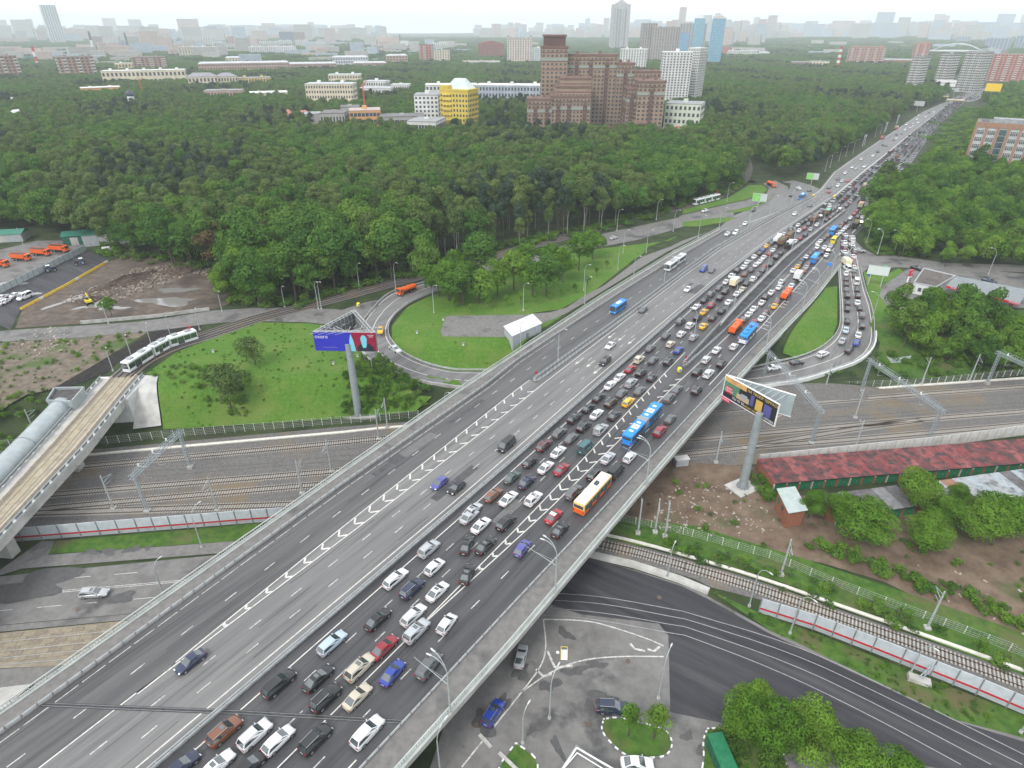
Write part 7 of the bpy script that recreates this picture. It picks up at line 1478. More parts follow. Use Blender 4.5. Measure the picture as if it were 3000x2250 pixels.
fh = MB(); disc(fh, 4.3, zb + 3.35, .82, 1.25, yf - .03); fh.add([(3.9, yf - .035, zb + 1.0), (4.7, yf - .035, zb + 1.0), (5.1, yf - .035, zb + 2.4), (3.6, yf - .035, zb + 2.4)], [(0, 1, 2, 3)]); fh.build('poster_figure', BBT, bl)
lettering('ского', 1.25, WSG, bl, (-6.6, yf - .03, zt - 1.35), (R(90), 0, 0)); lettering('С ПОЗДРАВЛЕНИЕМ', .38, mat('poster faint', (.25, .25, .55), None), bl, (-4.7, yf - .03, zb + .95), (R(90), 0, 0)); lettering('человек\n-дела', .42, WSG, bl, (6.2, yf - .03, zt - .9), (R(90), 0, 0))
for k in range(4): MB().bar((-7 + k * 2.2, -.4, zt), (-8.8 + k * 2.2, -2.4, zt + .3), .07).build('lamp_arm', STEEL, bl)

br2 = empty('billboard', (53.8, 114.0, -9), 0, 'V-shaped billboard with furniture advert beside the overpass, right', 'billboard')
MB().tube((0, 0, 0), (0, 0, 20.5), 1.0, .8, 20).build('pole', POLE, br2, smooth=40); MB().box(-3.2, 3.2, -2.6, 2.6, -.2, .25).build('plinth', CONC, br2, rz=.5)
for t in range(10): MB().box(-.07, .07, .95, 1.5, 0, .9).build('stiffener', POLE, br2, rz=t * math.pi / 5)
A_, B_ = Vector((49.0 - 53.8, 124.4 - 114)), Vector((56.3 - 53.8, 111.4 - 114)); C_ = Vector((61.2 - 53.8, 115.2 - 114))
zb2, zt2 = 18.9, 24.3; ub = (B_ - A_).normalized(); nb2 = Vector((ub.y, -ub.x)); Wb = (B_ - A_).length
nb2 = -nb2 if nb2.x > 0 else nb2
fr2 = empty('front_face', (A_.x, A_.y, 0), math.atan2(ub.y, ub.x)); fr2.parent = br2
MB().box(0, Wb, 0, .25, zb2, zt2).build('panel', STEELD, fr2)
pw = Wb
GRND = [(0, pw, zb2, zt2, mat('advert dark', (.022, .022, .028), None, rough=.45), 0), (0, pw * .42, zt2 - 1.3, zt2, mat('advert sunset', (.62, .42, .14), (.50, .22, .12), .6, .5, local=True), 1), (0, pw * .30, zb2 + 1.5, zt2 - 1.3, mat('advert foliage', (.06, .16, .10), (.12, .26, .16), 1.5, .5, local=True), 1), (pw * .26, pw * .5, zb2 + 1.4, zb2 + 2.7, mat('advert wood', (.40, .30, .17), (.5, .38, .24), 1, .5, local=True), 2), (pw * .34, pw * .46, zb2 + 2.0, zb2 + 3.1, mat('advert sofa', (.30, .31, .38), None), 3), (pw * .52, pw * .58, zb2 + 1.6, zt2 - 1.3, mat('advert curtain', (.09, .09, .26), None), 2), (pw * .62, pw * .74, zb2 + 1.2, zt2 - 1.6, mat('advert lit window', (.55, .36, .08), None), 2), (pw * .77, pw * .9, zb2 + 1.0, zt2 - 1.6, MATS['advert curtain'], 2), (pw * .05, pw * .17, zb2 + 1.4, zb2 + 3.1, LRED, 3)]
for (x0, x1, z0, z1, m, l_) in GRND: MB().box(x0, x1, -.02 - .012 * l_, .0 - .012 * l_, z0, z1).build('poster_field', m, fr2)
PNK = mat('advert pink', (.62, .02, .10), None); YLT = mat('advert yellow', (.72, .50, .12), None)
lettering('ВЕСНА НА ТВОЕЙ ТЕРРАСЕ', .85, YLT, fr2, (pw * .62, -.08, zt2 - .75), (R(90), 0, 0)); lettering('ДОМА\nСДАЧИ', .62, WSG, fr2, (pw * .11, -.08, zb2 + 2.3), (R(90), 0, 0)); lettering('720 93 93', .85, WSG, fr2, (pw * .31, -.08, zb2 + .85), (R(90), 0, 0)); lettering('КОМПЛЕКТ МЕБЕЛИ', .5, YLT, fr2, (pw * .55, -.08, zb2 + .6), (R(90), 0, 0)); lettering('ДУБРАВА', .7, WSG, fr2, (pw * .87, -.08, zb2 + .55), (R(90), 0, 0))
MB().box(pw * .0, pw * .17, -.1, .1, zb2 - .95, zb2 - .05).build('name_plate', PNK, fr2); lettering('АЛИСА', .6, WSG, fr2, (pw * .085, -.12, zb2 - .5), (R(90), 0, 0))
for z in (zb2, zt2): MB().box(-.1, pw + .1, -.08, .3, z - .08, z + .08).build('edge_trim', WSG, fr2)
for x_ in (0, pw): MB().box(x_ - .08, x_ + .08, -.08, .3, zb2, zt2).build('edge_trim', WSG, fr2)
uc = (C_ - A_); bk2 = empty('back_face', (A_.x, A_.y, 0), math.atan2(uc.y, uc.x)); bk2.parent = br2; Wc = uc.length
MB().box(.5, Wc, 0, .2, zb2, zt2).build('panel', mat('billboard back', (.30, .36, .38), (.38, .44, .46), .5, .5), bk2)
for z in (zb2, zt2): MB().box(.4, Wc + .1, -.08, .28, z - .08, z + .08).build('edge_trim', WSG, bk2)
m = MB()
for k in range(8): f = .2 + k * .1; p = A_.lerp(B_, f); q_ = A_.lerp(C_, f); m.bar((*p, zt2 - .1), (*q_, zt2 - .1), .09); m.bar((*p, zb2 + .1), (*q_, zb2 + .1), .09)
m.build('frame', STEEL, br2)
BALC_W2 = mat('poster grey', (.42, .46, .5), (.6, .6, .62), .8, .5, local=True)
def small_board(x, y, h, w, bh, rz, facem, label, text=None, legs=1, tm=None, ts=1.0):
    r_ = empty('billboard', (x, y, 0), rz, label, 'billboard')
    for sx_ in ((0,) if legs == 1 else (-w * .3, w * .3)): MB().tube((sx_, 0, 0), (sx_, 0, h + bh * .2), .16, n=8).build('post', STEEL, r_)
    MB().box(-w / 2, w / 2, -.15, .15, h, h + bh).build('panel', facem, r_); MB().box(-w / 2 - .1, w / 2 + .1, -.2, .2, h - .12, h).build('edge_trim', STEEL, r_); MB().box(-w / 2 - .1, w / 2 + .1, -.2, .2, h + bh, h + bh + .12).build('edge_trim', STEEL, r_)
    if facem is GSG: MB().box(w * .05, w / 2 - .1, -.19, -.15, h + .15, h + bh - .1).build('poster_field', BALC_W2, r_)
    if text: lettering(text, ts, tm or TRIM, r_, (0, -.17, h + bh * .5), (R(90), 0, 0))
    return r_
bs_ = XW['bb_small']; YSG = mat('sign yellow', (.78, .52, .02), None, rough=.5); GSG = mat('poster green', (.18, .50, .10), (.30, .62, .2), .5, .5, local=True)
small_board(*bs_[0], 14, 24, 8.5, R(-38), WSG, 'white billboard on a high post by the far highway', 'СКИДКИ НЕДЕЛИ', ts=2.6); small_board(*bs_[1], 9, 9, 4, R(-38), STEEL, 'small grey board seen from behind by the far highway')
small_board(*bs_[2], 14, 17, 9, R(-40), YSG, 'yellow billboard over the far right end of the road'); small_board(*bs_[3], 2.2, 7.5, 4.0, R(-25), GSG, 'green and white poster board on the verge at the forest corner'); small_board(bs_[4][0], bs_[4][1], 4.5, 7, 3.2, R(-25), mat('board pale', (.62, .68, .66), None), 'pale double board on two posts by the filling station', legs=2)
small_board(*bs_[5], 3.5, 7, 3.6, R(-25), GSG, 'green board at the end of the forest corner lawn'); small_board(*bs_[6], 6, 12, 5, R(-38), STEEL, 'grey board seen from behind beside the overhead gantries')
BALC_W = mat('canopy sheet', (.48, .48, .46), (.58, .58, .56), .5, .6)
for k, (x, y) in enumerate(XW['tents']):
    r_ = empty('canopy_tent', (x, y, .1), R(-36), f'white canopy structure over the far highway, {ORD[k]} from the left' if k < 2 else 'white canopy by the forest side of the far highway', 'canopy')
    for sx_ in (-7, 7):
        for sy_ in (-5, 5): MB().tube((sx_, sy_, 0), (sx_, sy_, 6), .25).build('post', STEEL, r_)
    MB().box(-8, 8, -6, 6, 6, 7.0).build('roof', BALC_W, r_); MB().box(-8.05, 8.05, -6.05, -6, 5.6, 6.2).build('fascia', YSG, r_); r_.scale = (.65, .65, .8)
# yellow drums: crash cushions, and one in place of the loop road's box sign
for k, (x, y, z, lb) in enumerate([(*HW(152.6, -50.9)[:2], ZR, 'yellow crash drum before the gap between jam and service lanes'), (-53.5, 201.5, .1, 'yellow drum in place of a box sign at the split of the loop road'), (*HW(397.5, -70.4)[:2], ZR, 'yellow crash drum at the far tip of the ramp divider'), (*HW(402, -60)[:2], ZR, 'yellow crash drum at the far end of the median rail')]):
    r_ = empty('crash_drum', (x, y, z), R(35 * k), lb, 'drum'); mb = MB()
    for (z0, r0), (z1, r1) in zip([(0, .6), (.3, .7), (1.0, .66), (1.3, .45)], [(.3, .7), (1.0, .66), (1.3, .45), (1.42, .2)]): mb.tube((0, 0, z0), (0, 0, z1), r0, r1, 14)
    mb.build('drum', YEL, r_, smooth=50); m = MB(); disc(m, 0, .75, .35, .35, -.71); m.build('arrow_sign', BLUE, r_)
# keep-out signs at the two barrier noses
for k, (x, y, h, lb) in enumerate([(*HW(124.6, -80.8)[:2], 2.6, 'small red round sign on the nose of the ramp divider'), (*HW(157.5, -51.2)[:2], 2.4, 'red and white striped marker post behind the yellow drum')]):
    r_ = empty('road_sign', (x, y, ZR), R(-145), lb, 'sign'); MB().tube((0, 0, 0), (0, 0, h), .05).build('post', STEEL, r_); m = MB(); disc(m, 0, h, .4, .4, -.06); disc(m, 0, h, .4, .4, .06); m.build('plate', LRED, r_)
    if k:
        for j in range(4): MB().box(-.35, .35, .05, .08, .5 + j * .42, .72 + j * .42).build('stripe', LRED if j % 2 == 0 else WSG, r_)
for k, (x, y, m, lb) in enumerate([(144.8, 231.5, GRN, 'green square sign at the right ramp crossing'), (134.5, 223.5, BLUE, 'blue round sign on the station lawn'), (124.6, 235, BLUE, 'blue lane sign at the split of the right ramp')]):
    r_ = empty('road_sign', (x, y, 0), R(-30), lb, 'sign'); MB().tube((0, 0, 0), (0, 0, 4.2), .06).build('post', STEEL, r_); MB().box(-.7, .7, -.05, .05, 3.2, 4.6).build('plate', m, r_)
# bits in the near yard: roof cut by the bottom edge, green container, bollards, board with a sheet, concrete block
rb = empty('flat_roof_hut', (9.5, 47.5, LOW), 0, 'grey flat roof with white pipes cut by the bottom edge', 'hut')
rp_ = [(9.3, 52.2), (15.2, 47.6), (11, 42), (5.2, 46.6)]
rooted(rb, MB().prism(rp_, LOW, -6.0), 'wall', SHW); rooted(rb, MB().prism([tuple(Vector((10.2, 47)) + (Vector(p) - Vector((10.2, 47))) * .97) for p in rp_], -6, -5.95), 'roof', A_STREET)
for a, b in ((0, 1), (0, 3)): rooted(rb, MB().tube((rp_[a][0], rp_[a][1] - .6, -5.7), (rp_[b][0], rp_[b][1] + .4 * (1 if b == 1 else -1), -5.7), .13, n=8), 'pipe', WSG); rooted(rb, MB().tube((rp_[a][0], rp_[a][1] - 1.3, -5.75), (rp_[b][0] - .3, rp_[b][1] - .3, -5.75), .09, n=8), 'pipe', WSG)
ct = empty('container', (30.4, 51.2, LOW), R(8), 'dark green metal container under the trees, bottom edge', 'container'); MB().box(-1.1, 1.1, -3, 3, .15, 2.4).build('body', GWL, ct); MB().box(-1.18, 1.18, -3.1, 3.1, 2.4, 2.52).build('lid', GDOOR, ct)
for k in range(6): MB().box(-1.14, -1.1, -2.8 + k * 1.05, -2.6 + k * 1.05, .2, 2.35).build('rib', GDOOR, ct)
for a, b in (((-4.9, 55.4), (-3.2, 53.6)), ((-1.9, 52.7), (1.0, 50.0))):
    for k in range(2 if a[0] < -4 else 3):
        f = (k + .5) / (2 if a[0] < -4 else 3); x, y = a[0] + (b[0] - a[0]) * f, a[1] + (b[1] - a[1]) * f; an = math.atan2(b[1] - a[1], b[0] - a[0])
        o = MB().add([(-.75, -.3, 0), (.75, -.3, 0), (.75, .3, 0), (-.75, .3, 0), (-.6, -.22, .22), (.6, -.22, .22), (.6, .22, .22), (-.6, .22, .22)], [(0, 3, 2, 1), (4, 5, 6, 7), (0, 1, 5, 4), (1, 2, 6, 5), (2, 3, 7, 6), (3, 0, 4, 7)]).build('concrete_bump', KERB, None, (x, y, LOW + .09), an)
        tag(o, f'pale concrete hump across the lane under the overpass, {ORD[k]} {"left" if a[0] < -4 else "right"} of the line', 'hump', 'concrete humps across the lane')
fb = empty('barrier_board', (8.9, 69.2, LOW + .1), R(-4), 'small framed board with pale sheet lying in the painted gore', 'board')
MB().box(-.55, .55, -1.0, 1.0, .05, .12).build('base', WSG, fb)
for s_ in (-1, 1): MB().bar((s_ * .55, -1, .1), (s_ * .55, .95, .9), .07).build('frame', YEL, fb)
MB().bar((-.55, .95, .9), (.55, .95, .9), .07).build('frame', YEL, fb); MB().tube((-1.1, .4, .05), (-1.1, .4, .1), .32, n=12).build('disc', WSG, fb)
cb = MB().add([(-1.7, -.75, 0), (1.7, -.75, 0), (1.7, .75, 0), (-1.7, .75, 0), (-1.6, -.65, .7), (1.6, -.65, .7), (1.6, .65, .7), (-1.6, .65, .7)], [(0, 3, 2, 1), (4, 5, 6, 7), (0, 1, 5, 4), (1, 2, 6, 5), (2, 3, 7, 6), (3, 0, 4, 7)])
r_ = empty('anchor_block', (66.8, 64.4, LOW), R(-24), 'pale concrete anchor block with a short lattice arm by the right barrier', 'block'); cb.build('block', CONC, r_); m = MB(); lattice(m, (0, 0, .7), (1.6, 1.6, 3.2), .4, 4, .06); m.build('lattice_arm', CAT, r_)
# concrete low wall piece by the lone track
w_ = MB().sweep([(x, y, LOW) for x, y in ((15.5, 92.8), (24.5, 89.8), (32.6, 86.0), (37.4, 83.0))], [(-.9, 0), (.9, 0), (.7, .5), (-.7, .5)])
tag(w_.build('low_wall', CONC), 'pale broad kerb wall between dark street and lone track', 'wall')
# kiosk box by the railway, small white manhole vents on the meadow
for k, (x, y) in enumerate([(-89.3, 166), (-79.8, 169.8), (-51.5, 158.5), (-46.5, 166.5), (-41.5, 158.5), (-39, 160), (-30.2, 179.5), (-22.8, 189.5), (-15, 172.5)]):
    r_ = empty('vent_pipe', (x, y, float(height(x, y))), 0, f'short white vent pipe in the grass, {ORD[k]} from the left', 'vent', 'vent pipes in the lawns'); MB().tube((0, 0, 0), (0, 0, .8), .3, n=10).build('pipe', INS, r_); MB().tube((0, 0, .8), (0, 0, .95), .42, n=10).build('cap', STEELD, r_)
bxk = empty('relay_cabinet', (41.5, 122.8, LOW), R(10), 'pale relay cabinet behind a wire fence under the overpass edge', 'cabinet'); MB().box(-1.6, 1.6, -.8, .8, 0, 2.0).build('body', HUTW, bxk); MB().box(-1.75, 1.75, -.95, .95, 2.0, 2.15).build('roof', INS, bxk)
# graffiti wall under the left loop
gw = empty('ramp_wall', (-13, 152.5, -8), 0, 'pale retaining wall with blue and yellow graffiti under the loop road', 'wall')
ro = [(r[2], r[3], r[4]) for r in RAMP]; k0 = int(np.argmin([math.hypot(p[0] + 25, p[1] - 160) for p in ro])); k1 = int(np.argmin([math.hypot(p[0] - 2, p[1] - 146) for p in ro]))
seg_ = ro[min(k0, k1):max(k0, k1) + 1]
rooted(gw, MB().sweep(seg_, [(-.2, .9), (.25, .9), (.25, -4.2), (-.2, -4.2)]) if 1 else None, 'wall', CONC)
def side_of(p, q): 
    d = Vector((q[0] - p[0], q[1] - p[1])).normalized(); n = Vector((d.y, -d.x)); return n if n.y < 0 else -n
mid_i = len(seg_) // 2
for (f, tx, m, sz) in ((.52, 'СОЯ', mat('graffiti blue', (.12, .36, .62), None), 2.2), (.80, 'HOSA', mat('graffiti yellow', (.62, .58, .25), None), 2.2)):
    i = min(len(seg_) - 2, int(len(seg_) * f)); p, q_ = seg_[i], seg_[i + 1]; n = side_of(p, q_); ux_ = Vector((-n.y, n.x)); a_ = math.atan2(ux_.y, ux_.x)
    o = lettering(tx, sz, m, gw, (0, 0, 0), (R(90), 0, a_)); o.location = (p[0] + n.x * .34 + 13, p[1] + n.y * .34 - 152.5, p[2] - 1.3 + 8)
# parapet of both ramps
for side in (0, 2):
    for rng_, lb in (((4, int(len(RAMP) * .42)), 'left loop'), ((int(len(RAMP) * .52), len(RAMP) - 14), 'right ramp')):
        pth = [(RAMP[i, side], RAMP[i, side + 1], RAMP[i, 4]) for i in range(*rng_)]
        guardrail(pth, f'steel guardrail on the {"inner" if side == 0 else "outer"} edge of the {lb}', post=2.5)
pw_ = [(RAMP[i, 2], RAMP[i, 3], RAMP[i, 4]) for i in range(int(len(RAMP) * .52), int(len(RAMP) * .70))]
tag(MB().sweep(shift(pw_, .5), [(-.25, .7), (.25, .7), (.25, -3.5), (-.25, -3.5)]).build('ramp_wall', mat('ramp white concrete', (.55, .57, .55), (.66, .68, .66), .5, .8)), 'white concrete edge wall of the right ramp above the tracks', 'wall')

# ---------------------------------------------------------------- the city beyond the forest
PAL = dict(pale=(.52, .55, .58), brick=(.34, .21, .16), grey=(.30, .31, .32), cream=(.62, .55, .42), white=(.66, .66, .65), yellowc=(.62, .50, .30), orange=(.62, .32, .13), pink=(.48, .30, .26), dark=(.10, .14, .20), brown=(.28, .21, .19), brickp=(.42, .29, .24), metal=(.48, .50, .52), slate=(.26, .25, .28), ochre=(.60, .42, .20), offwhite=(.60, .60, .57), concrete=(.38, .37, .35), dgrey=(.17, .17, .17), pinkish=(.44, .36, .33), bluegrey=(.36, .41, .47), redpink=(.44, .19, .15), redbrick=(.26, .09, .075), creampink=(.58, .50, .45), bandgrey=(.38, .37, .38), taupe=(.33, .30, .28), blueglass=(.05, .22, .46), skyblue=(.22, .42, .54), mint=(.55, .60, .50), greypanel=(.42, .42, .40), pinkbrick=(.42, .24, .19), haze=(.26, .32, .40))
def wallm(k):
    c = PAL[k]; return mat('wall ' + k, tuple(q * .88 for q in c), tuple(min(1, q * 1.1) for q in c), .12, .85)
WIN = mat('window dark', (.035, .042, .05), (.085, .095, .10), .4, .2, spec=.6); WINB = mat('window blue', (.08, .22, .34), (.17, .36, .48), .25, .15, spec=.7); BALC = mat('balcony white', (.52, .52, .50), (.66, .66, .64), .5, .8)
def facade(mb, bal, w, d, h, fl, co, sty, z0=1.0, side=True):
    """windows on all four faces; panes sit in shallow frames, balconies stand proud"""
    fh = (h - z0 - .8) / fl
    for face in range(4 if side else 1):
        W_ = w if face % 2 == 0 else d; n = co if face % 2 == 0 else max(1, int(co * d / w)); cw = W_ / n
        def P3(u, v, z):
            if face == 0: return (u, -d / 2 - v, z)
            if face == 2: return (-u, d / 2 + v, z)
            if face == 1: return (w / 2 + v, u, z)
            return (-w / 2 - v, -u, z)
        def slab_(b, u0, u1, zz0, zz1, v0, v1):
            b.add([P3(u0, v0, zz0), P3(u1, v0, zz0), P3(u1, v1, zz0), P3(u0, v1, zz0), P3(u0, v0, zz1), P3(u1, v0, zz1), P3(u1, v1, zz1), P3(u0, v1, zz1)], [(0, 3, 2, 1), (4, 5, 6, 7), (0, 1, 5, 4), (1, 2, 6, 5), (2, 3, 7, 6), (3, 0, 4, 7)])
        for i in range(fl):
            zb_ = z0 + i * fh + fh * .28; zt_ = z0 + i * fh + fh * .80
            if sty in ('band', 'glass'):
                slab_(mb, -W_ / 2 + .5, W_ / 2 - .5, zb_ if sty == 'band' else zb_ - fh * .2, zt_ + (fh * .1 if sty == 'glass' else 0), -.05, .06)
                if sty == 'band':
                    for j in range(1, n): slab_(bal, -W_ / 2 + j * cw - .15, -W_ / 2 + j * cw + .15, zb_, zt_, .0, .1)
                continue
            for j in range(n):
                u = -W_ / 2 + (j + .5) * cw; ww = cw * (.26 if sty != 'rib' else .3)
                if sty == 'panel2': ww = cw * .36
                slab_(mb, u - ww, u + ww, zb_, zt_, -.05, .07)
                if (sty in ('balc', 'rib', 'panel2') and (j % 3 == 1)): slab_(bal, u - cw * .42, u + cw * .42, zb_ - fh * .28, zb_ + fh * .08, .0, 1.0)
                if sty == 'panel': slab_(bal, u - cw * .4, u + cw * .4, zb_ - fh * .22, zb_ - fh * .06, .0, .25)
        if sty == 'rib':
            for j in range(0, n + 1, 2): slab_(bal, -W_ / 2 + j * cw - .25, -W_ / 2 + j * cw + .25, z0, h - .5, .0, .5)
        if sty == 'glass':
            for j in range(n + 1): slab_(bal, max(-W_ / 2, -W_ / 2 + j * cw - .2), min(W_ / 2, -W_ / 2 + j * cw + .2), z0, h - .5, .0, .12)
def building(kind, label, cat, x, y, w, d, h, ang, wall, roof, fl, co, sty):
    root = empty(cat.replace(' ', '_'), (x, y, 0), R(ang), label, cat)
    MB().box(-w / 2, w / 2, -d / 2, d / 2, -1, h - .6).build('wall', wallm(wall), root)
    rm = wallm(roof); rf = MB()
    if kind == 'gable' or sty == 'gable':
        rf.add([(-w / 2 - .5, -d / 2 - .5, h - .6), (w / 2 + .5, -d / 2 - .5, h - .6), (w / 2 + .5, d / 2 + .5, h - .6), (-w / 2 - .5, d / 2 + .5, h - .6), (-w / 2 + d * .35, 0, h + 4), (w / 2 - d * .35, 0, h + 4)], [(0, 1, 5, 4), (2, 3, 4, 5), (3, 0, 4), (1, 2, 5), (0, 3, 2, 1)])
    elif kind == 'terr':
        rf.add([(-w / 2 - .4, -d / 2 - .4, h - .6), (w / 2 + .4, -d / 2 - .4, h - .6), (w / 2 + .4, d / 2 + .4, h - .6), (-w / 2 - .4, d / 2 + .4, h - .6), (-w / 2 + 4, 0, h + 2.4), (w / 2 - 4, 0, h + 2.4)], [(0, 1, 5, 4), (2, 3, 4, 5), (3, 0, 4), (1, 2, 5), (0, 3, 2, 1)])
    elif kind == 'arch':
        n = 10; pf = [(-w / 2 + w * i / n, h - .6 + 8 * math.sin(math.pi * i / n)) for i in range(n + 1)]
        rf.add([(a, -d / 2 - .2, b) for a, b in pf] + [(a, d / 2 + .2, b) for a, b in pf], [(i, i + 1, n + 2 + i, n + 1 + i) for i in range(n)] + [tuple(range(n, -1, -1)), tuple(range(n + 1, 2 * n + 2))])
    else:
        rf.box(-w / 2 - .25, w / 2 + .25, -d / 2 - .25, d / 2 + .25, h - .6, h - .1)
    ro_ = rf.build('roof', rm, root)
    if kind in ('slab', 'pan', 'inst', 'low', 'tower', 'terr') and w > 14:
        for k in range(max(1, int(w / 22))):
            u = -w / 2 + (k + .5) * w / max(1, int(w / 22)); MB().box(u - 1.8, u + 1.8, -1.6, 1.8, h - .1, h + (2.6 if kind != 'low' else 1.2)).build('roof_hut', wallm('white' if roof in ('white', 'metal') else wall), ro_)
    if kind == 'tri':
        for k, (f, g) in enumerate(((.62, 10), (.42, 20), (.2, 30))): MB().box(-w / 2 * f, w / 2 * f, -d / 2 * f, d / 2 * f, h - 14 + 8 * k * 0, h + g * .5).build('crown_step', wallm('bandgrey'), ro_)
        for sx_ in (-1, 1): MB().box(sx_ * (w / 2 - 5) - 4, sx_ * (w / 2 - 5) + 4, -d / 2 - 1.5, d / 2 + 1.5, -1, h - 12).build('corner_pier', wallm('bandgrey'), root)
        h = h - 16
    if sty == 'turret':
        for sx_ in (-1, 1):
            MB().tube((sx_ * (w / 2 - 3), -d / 2 + 3, h - 1), (sx_ * (w / 2 - 3), -d / 2 + 3, h + 2), 3.2, n=10).build('turret', wallm(wall), root); MB().tube((sx_ * (w / 2 - 3), -d / 2 + 3, h + 2), (sx_ * (w / 2 - 3), -d / 2 + 3, h + 8), 3.4, .1, 10).build('spire', wallm('slate'), root)
    if kind == 'btow':
        n = 9; pf = [(-w / 2 + w * i / n, h + 7 * math.sin(math.pi * i / n)) for i in range(n + 1)]; m_ = MB()
        for a, b in zip(pf, pf[1:]):
            for yy in (-d / 2, d / 2): m_.bar((a[0], yy, a[1]), (b[0], yy, b[1]), 1.2)
        for a in pf[1:-1]: m_.bar((a[0], -d / 2, h - 1), (a[0], -d / 2, a[1]), .8); m_.bar((a[0], -d / 2, a[1]), (a[0], d / 2, a[1]), .6)
        m_.build('crown_arch', wallm('white'), root)
    if sty != 'none':
        wm_, bl_ = MB(), MB(); facade(wm_, bl_, w, d, h - .4, fl, co, sty if kind != 'tri' else 'rib')
        wm_.build('windows', WINB if sty == 'glass' else WIN, root, fix=False)['kind'] = 'stuff'
        if bl_.f: bl_.build('facade_relief', BALC if sty not in ('glass',) else wallm('bluegrey'), root, fix=False)['kind'] = 'stuff'
    return root
for row in BLD.strip().split('\n'):
    kd, lab, cat, g, wl_, rf_, fc, sty = row.split('|'); x, y, w, d, h, a = map(float, g.split()); fl_, co_ = map(int, fc.split())
    if math.hypot(x, y) > 6000: continue
    building(kd, lab, cat, x, y, w, d, h, a, wl_, rf_, fl_, co_, sty)

# ---- the brown stepped residential complex
BW = mat('complex tan', (.265, .19, .14), (.33, .24, .18), .12, .85); BD = mat('complex dark red', (.10, .06, .055), (.14, .085, .078), .2, .8); BRF = mat('complex roof', (.155, .095, .08), (.20, .13, .11), .3, .85); BGR = mat('complex green trim', (.26, .32, .28), None, rough=.7)
bc_ = empty('residential_complex', (70, 575, 0), 0, 'huge brown stepped apartment complex rising above the forest', 'apartment complex')
def block(x0, x1, y0, y1, h, fl, co, strips=(), crown=0, name='block'):
    w, d = x1 - x0, y1 - y0; s_ = empty(name, ((x0 + x1) / 2, (y0 + y1) / 2, 0)); s_.parent = bc_
    MB().box(-w / 2, w / 2, -d / 2, d / 2, -1, h).build('wall', BW, s_)
    MB().box(-w / 2 - .5, w / 2 + .5, -d / 2 - .5, d / 2 + .5, h, h + 1.4).build('cornice', BRF, s_); MB().box(-w / 2 + 1, w / 2 - 1, -d / 2 + 1, d / 2 - 1, h + 1.4, h + 1.5).build('roof', BRF, s_)
    for z in np.arange(h - 3.4, max(h * .55, h - 22), -6.5): MB().box(-w / 2 - .25, w / 2 + .25, -d / 2 - .25, d / 2 + .25, z, z + .7).build('band', BRF, s_)
    MB().box(-w / 2 - .12, w / 2 + .12, -d / 2 - .12, d / 2 + .12, h - 9.4, h - 7.2).build('trim_band', BGR, s_)
    for u in strips: MB().box(-w / 2 + u * w - 1.5, -w / 2 + u * w + 1.5, -d / 2 - .7, -d / 2 + .1, 0, h - 5).build('bay', BD, s_)
    a_, b_ = MB(), MB(); facade(a_, b_, w, d, h, fl, co, 'std')
    a_.build('windows', WIN, s_, fix=False)['kind'] = 'stuff'
    c_ = MB()
    for u in strips:
        for i in range(fl): c_.box(-w / 2 + u * w - 1.6, -w / 2 + u * w + 1.6, -d / 2 - .95, -d / 2 - .7, 1 + i * (h - 1) / fl, 1.9 + i * (h - 1) / fl)
    if c_.f: c_.build('balconies', BRF, s_, fix=False)['kind'] = 'stuff'
    if crown:
        MB().box(-w / 2 + 2, w / 2 - 2, -d / 2 + 2, d / 2 - 2, h + 1.4, h + crown).build('crown', BD, s_); MB().box(-w / 2 + 1.2, w / 2 - 1.2, -d / 2 + 1.2, d / 2 - 1.2, h + crown, h + crown + 1.5).build('crown_roof', BRF, s_)
    for k in range(2): MB().box(-w * .3 + k * w * .45, -w * .3 + k * w * .45 + 2, -1, 1, h + 1.5, h + 3.5).build('chimney', BRF, s_)
    return s_
for (x0, x1, y0, y1, h_, fl_, co_, st_, cr_, nm_) in ((25, 47, 592, 612, 70, 21, 6, (), 8.5, 'tower_block'), (47, 90.5, 600, 618, 64, 19, 13, (.2, .48, .8), 0, 'wing_block'), (90.5, 105.5, 598, 616, 57.5, 17, 5, (.5,), 0, 'wing_block'), (105.5, 128, 596, 612, 51.5, 15, 7, (.5,), 0, 'wing_block'), (13, 33, 560, 580, 33, 10, 6, (.32, .8), 0, 'front_block'), (32.6, 65, 561, 590, 35, 11, 11, (.18, .45, .86), 0, 'front_block'), (36, 65.3, 564, 590, 42, 2, 9, (), 0, 'penthouse_block'), (40, 65.6, 567, 590, 48, 2, 8, (), 0, 'penthouse_block'), (103.5, 125.7, 561, 582, 46, 14, 6, (.5,), 0, 'end_block'), (96, 103.8, 568, 590, 40, 12, 3, (.5,), 0, 'end_block')):
    block(x0 - 70, x1 - 70, y0 - 575, y1 - 575, h_, fl_, co_, st_, cr_, nm_)
lo_ = empty('low_hall', (7, -16, 0)); lo_.parent = bc_
MB().box(-14, 14, -6, 6, 0, 6).build('wall', BW, lo_); mb = MB(); mb.sweep([(-14, 0, 6), (14, 0, 6)], [(6 * math.cos(t), 3 * math.sin(t)) for t in np.linspace(0, math.pi, 9)]); mb.build('vaulted_roof', wallm('dgrey'), lo_, smooth=40)
rt_ = empty('rotunda', (34, -21, 0)); rt_.parent = bc_
for z0, z1, r0, m in ((0, 7, 14, BUSW), (7, 9, 14.6, BRF), (9, 12, 10, BUSW), (12, 13, 10.8, BRF), (13, 15.5, 7.5, WIN), (15.5, 17, 8.4, BRF)): MB().tube((0, 0, z0), (0, 0, z1), r0, n=22).build('tier', m, rt_, smooth=30)
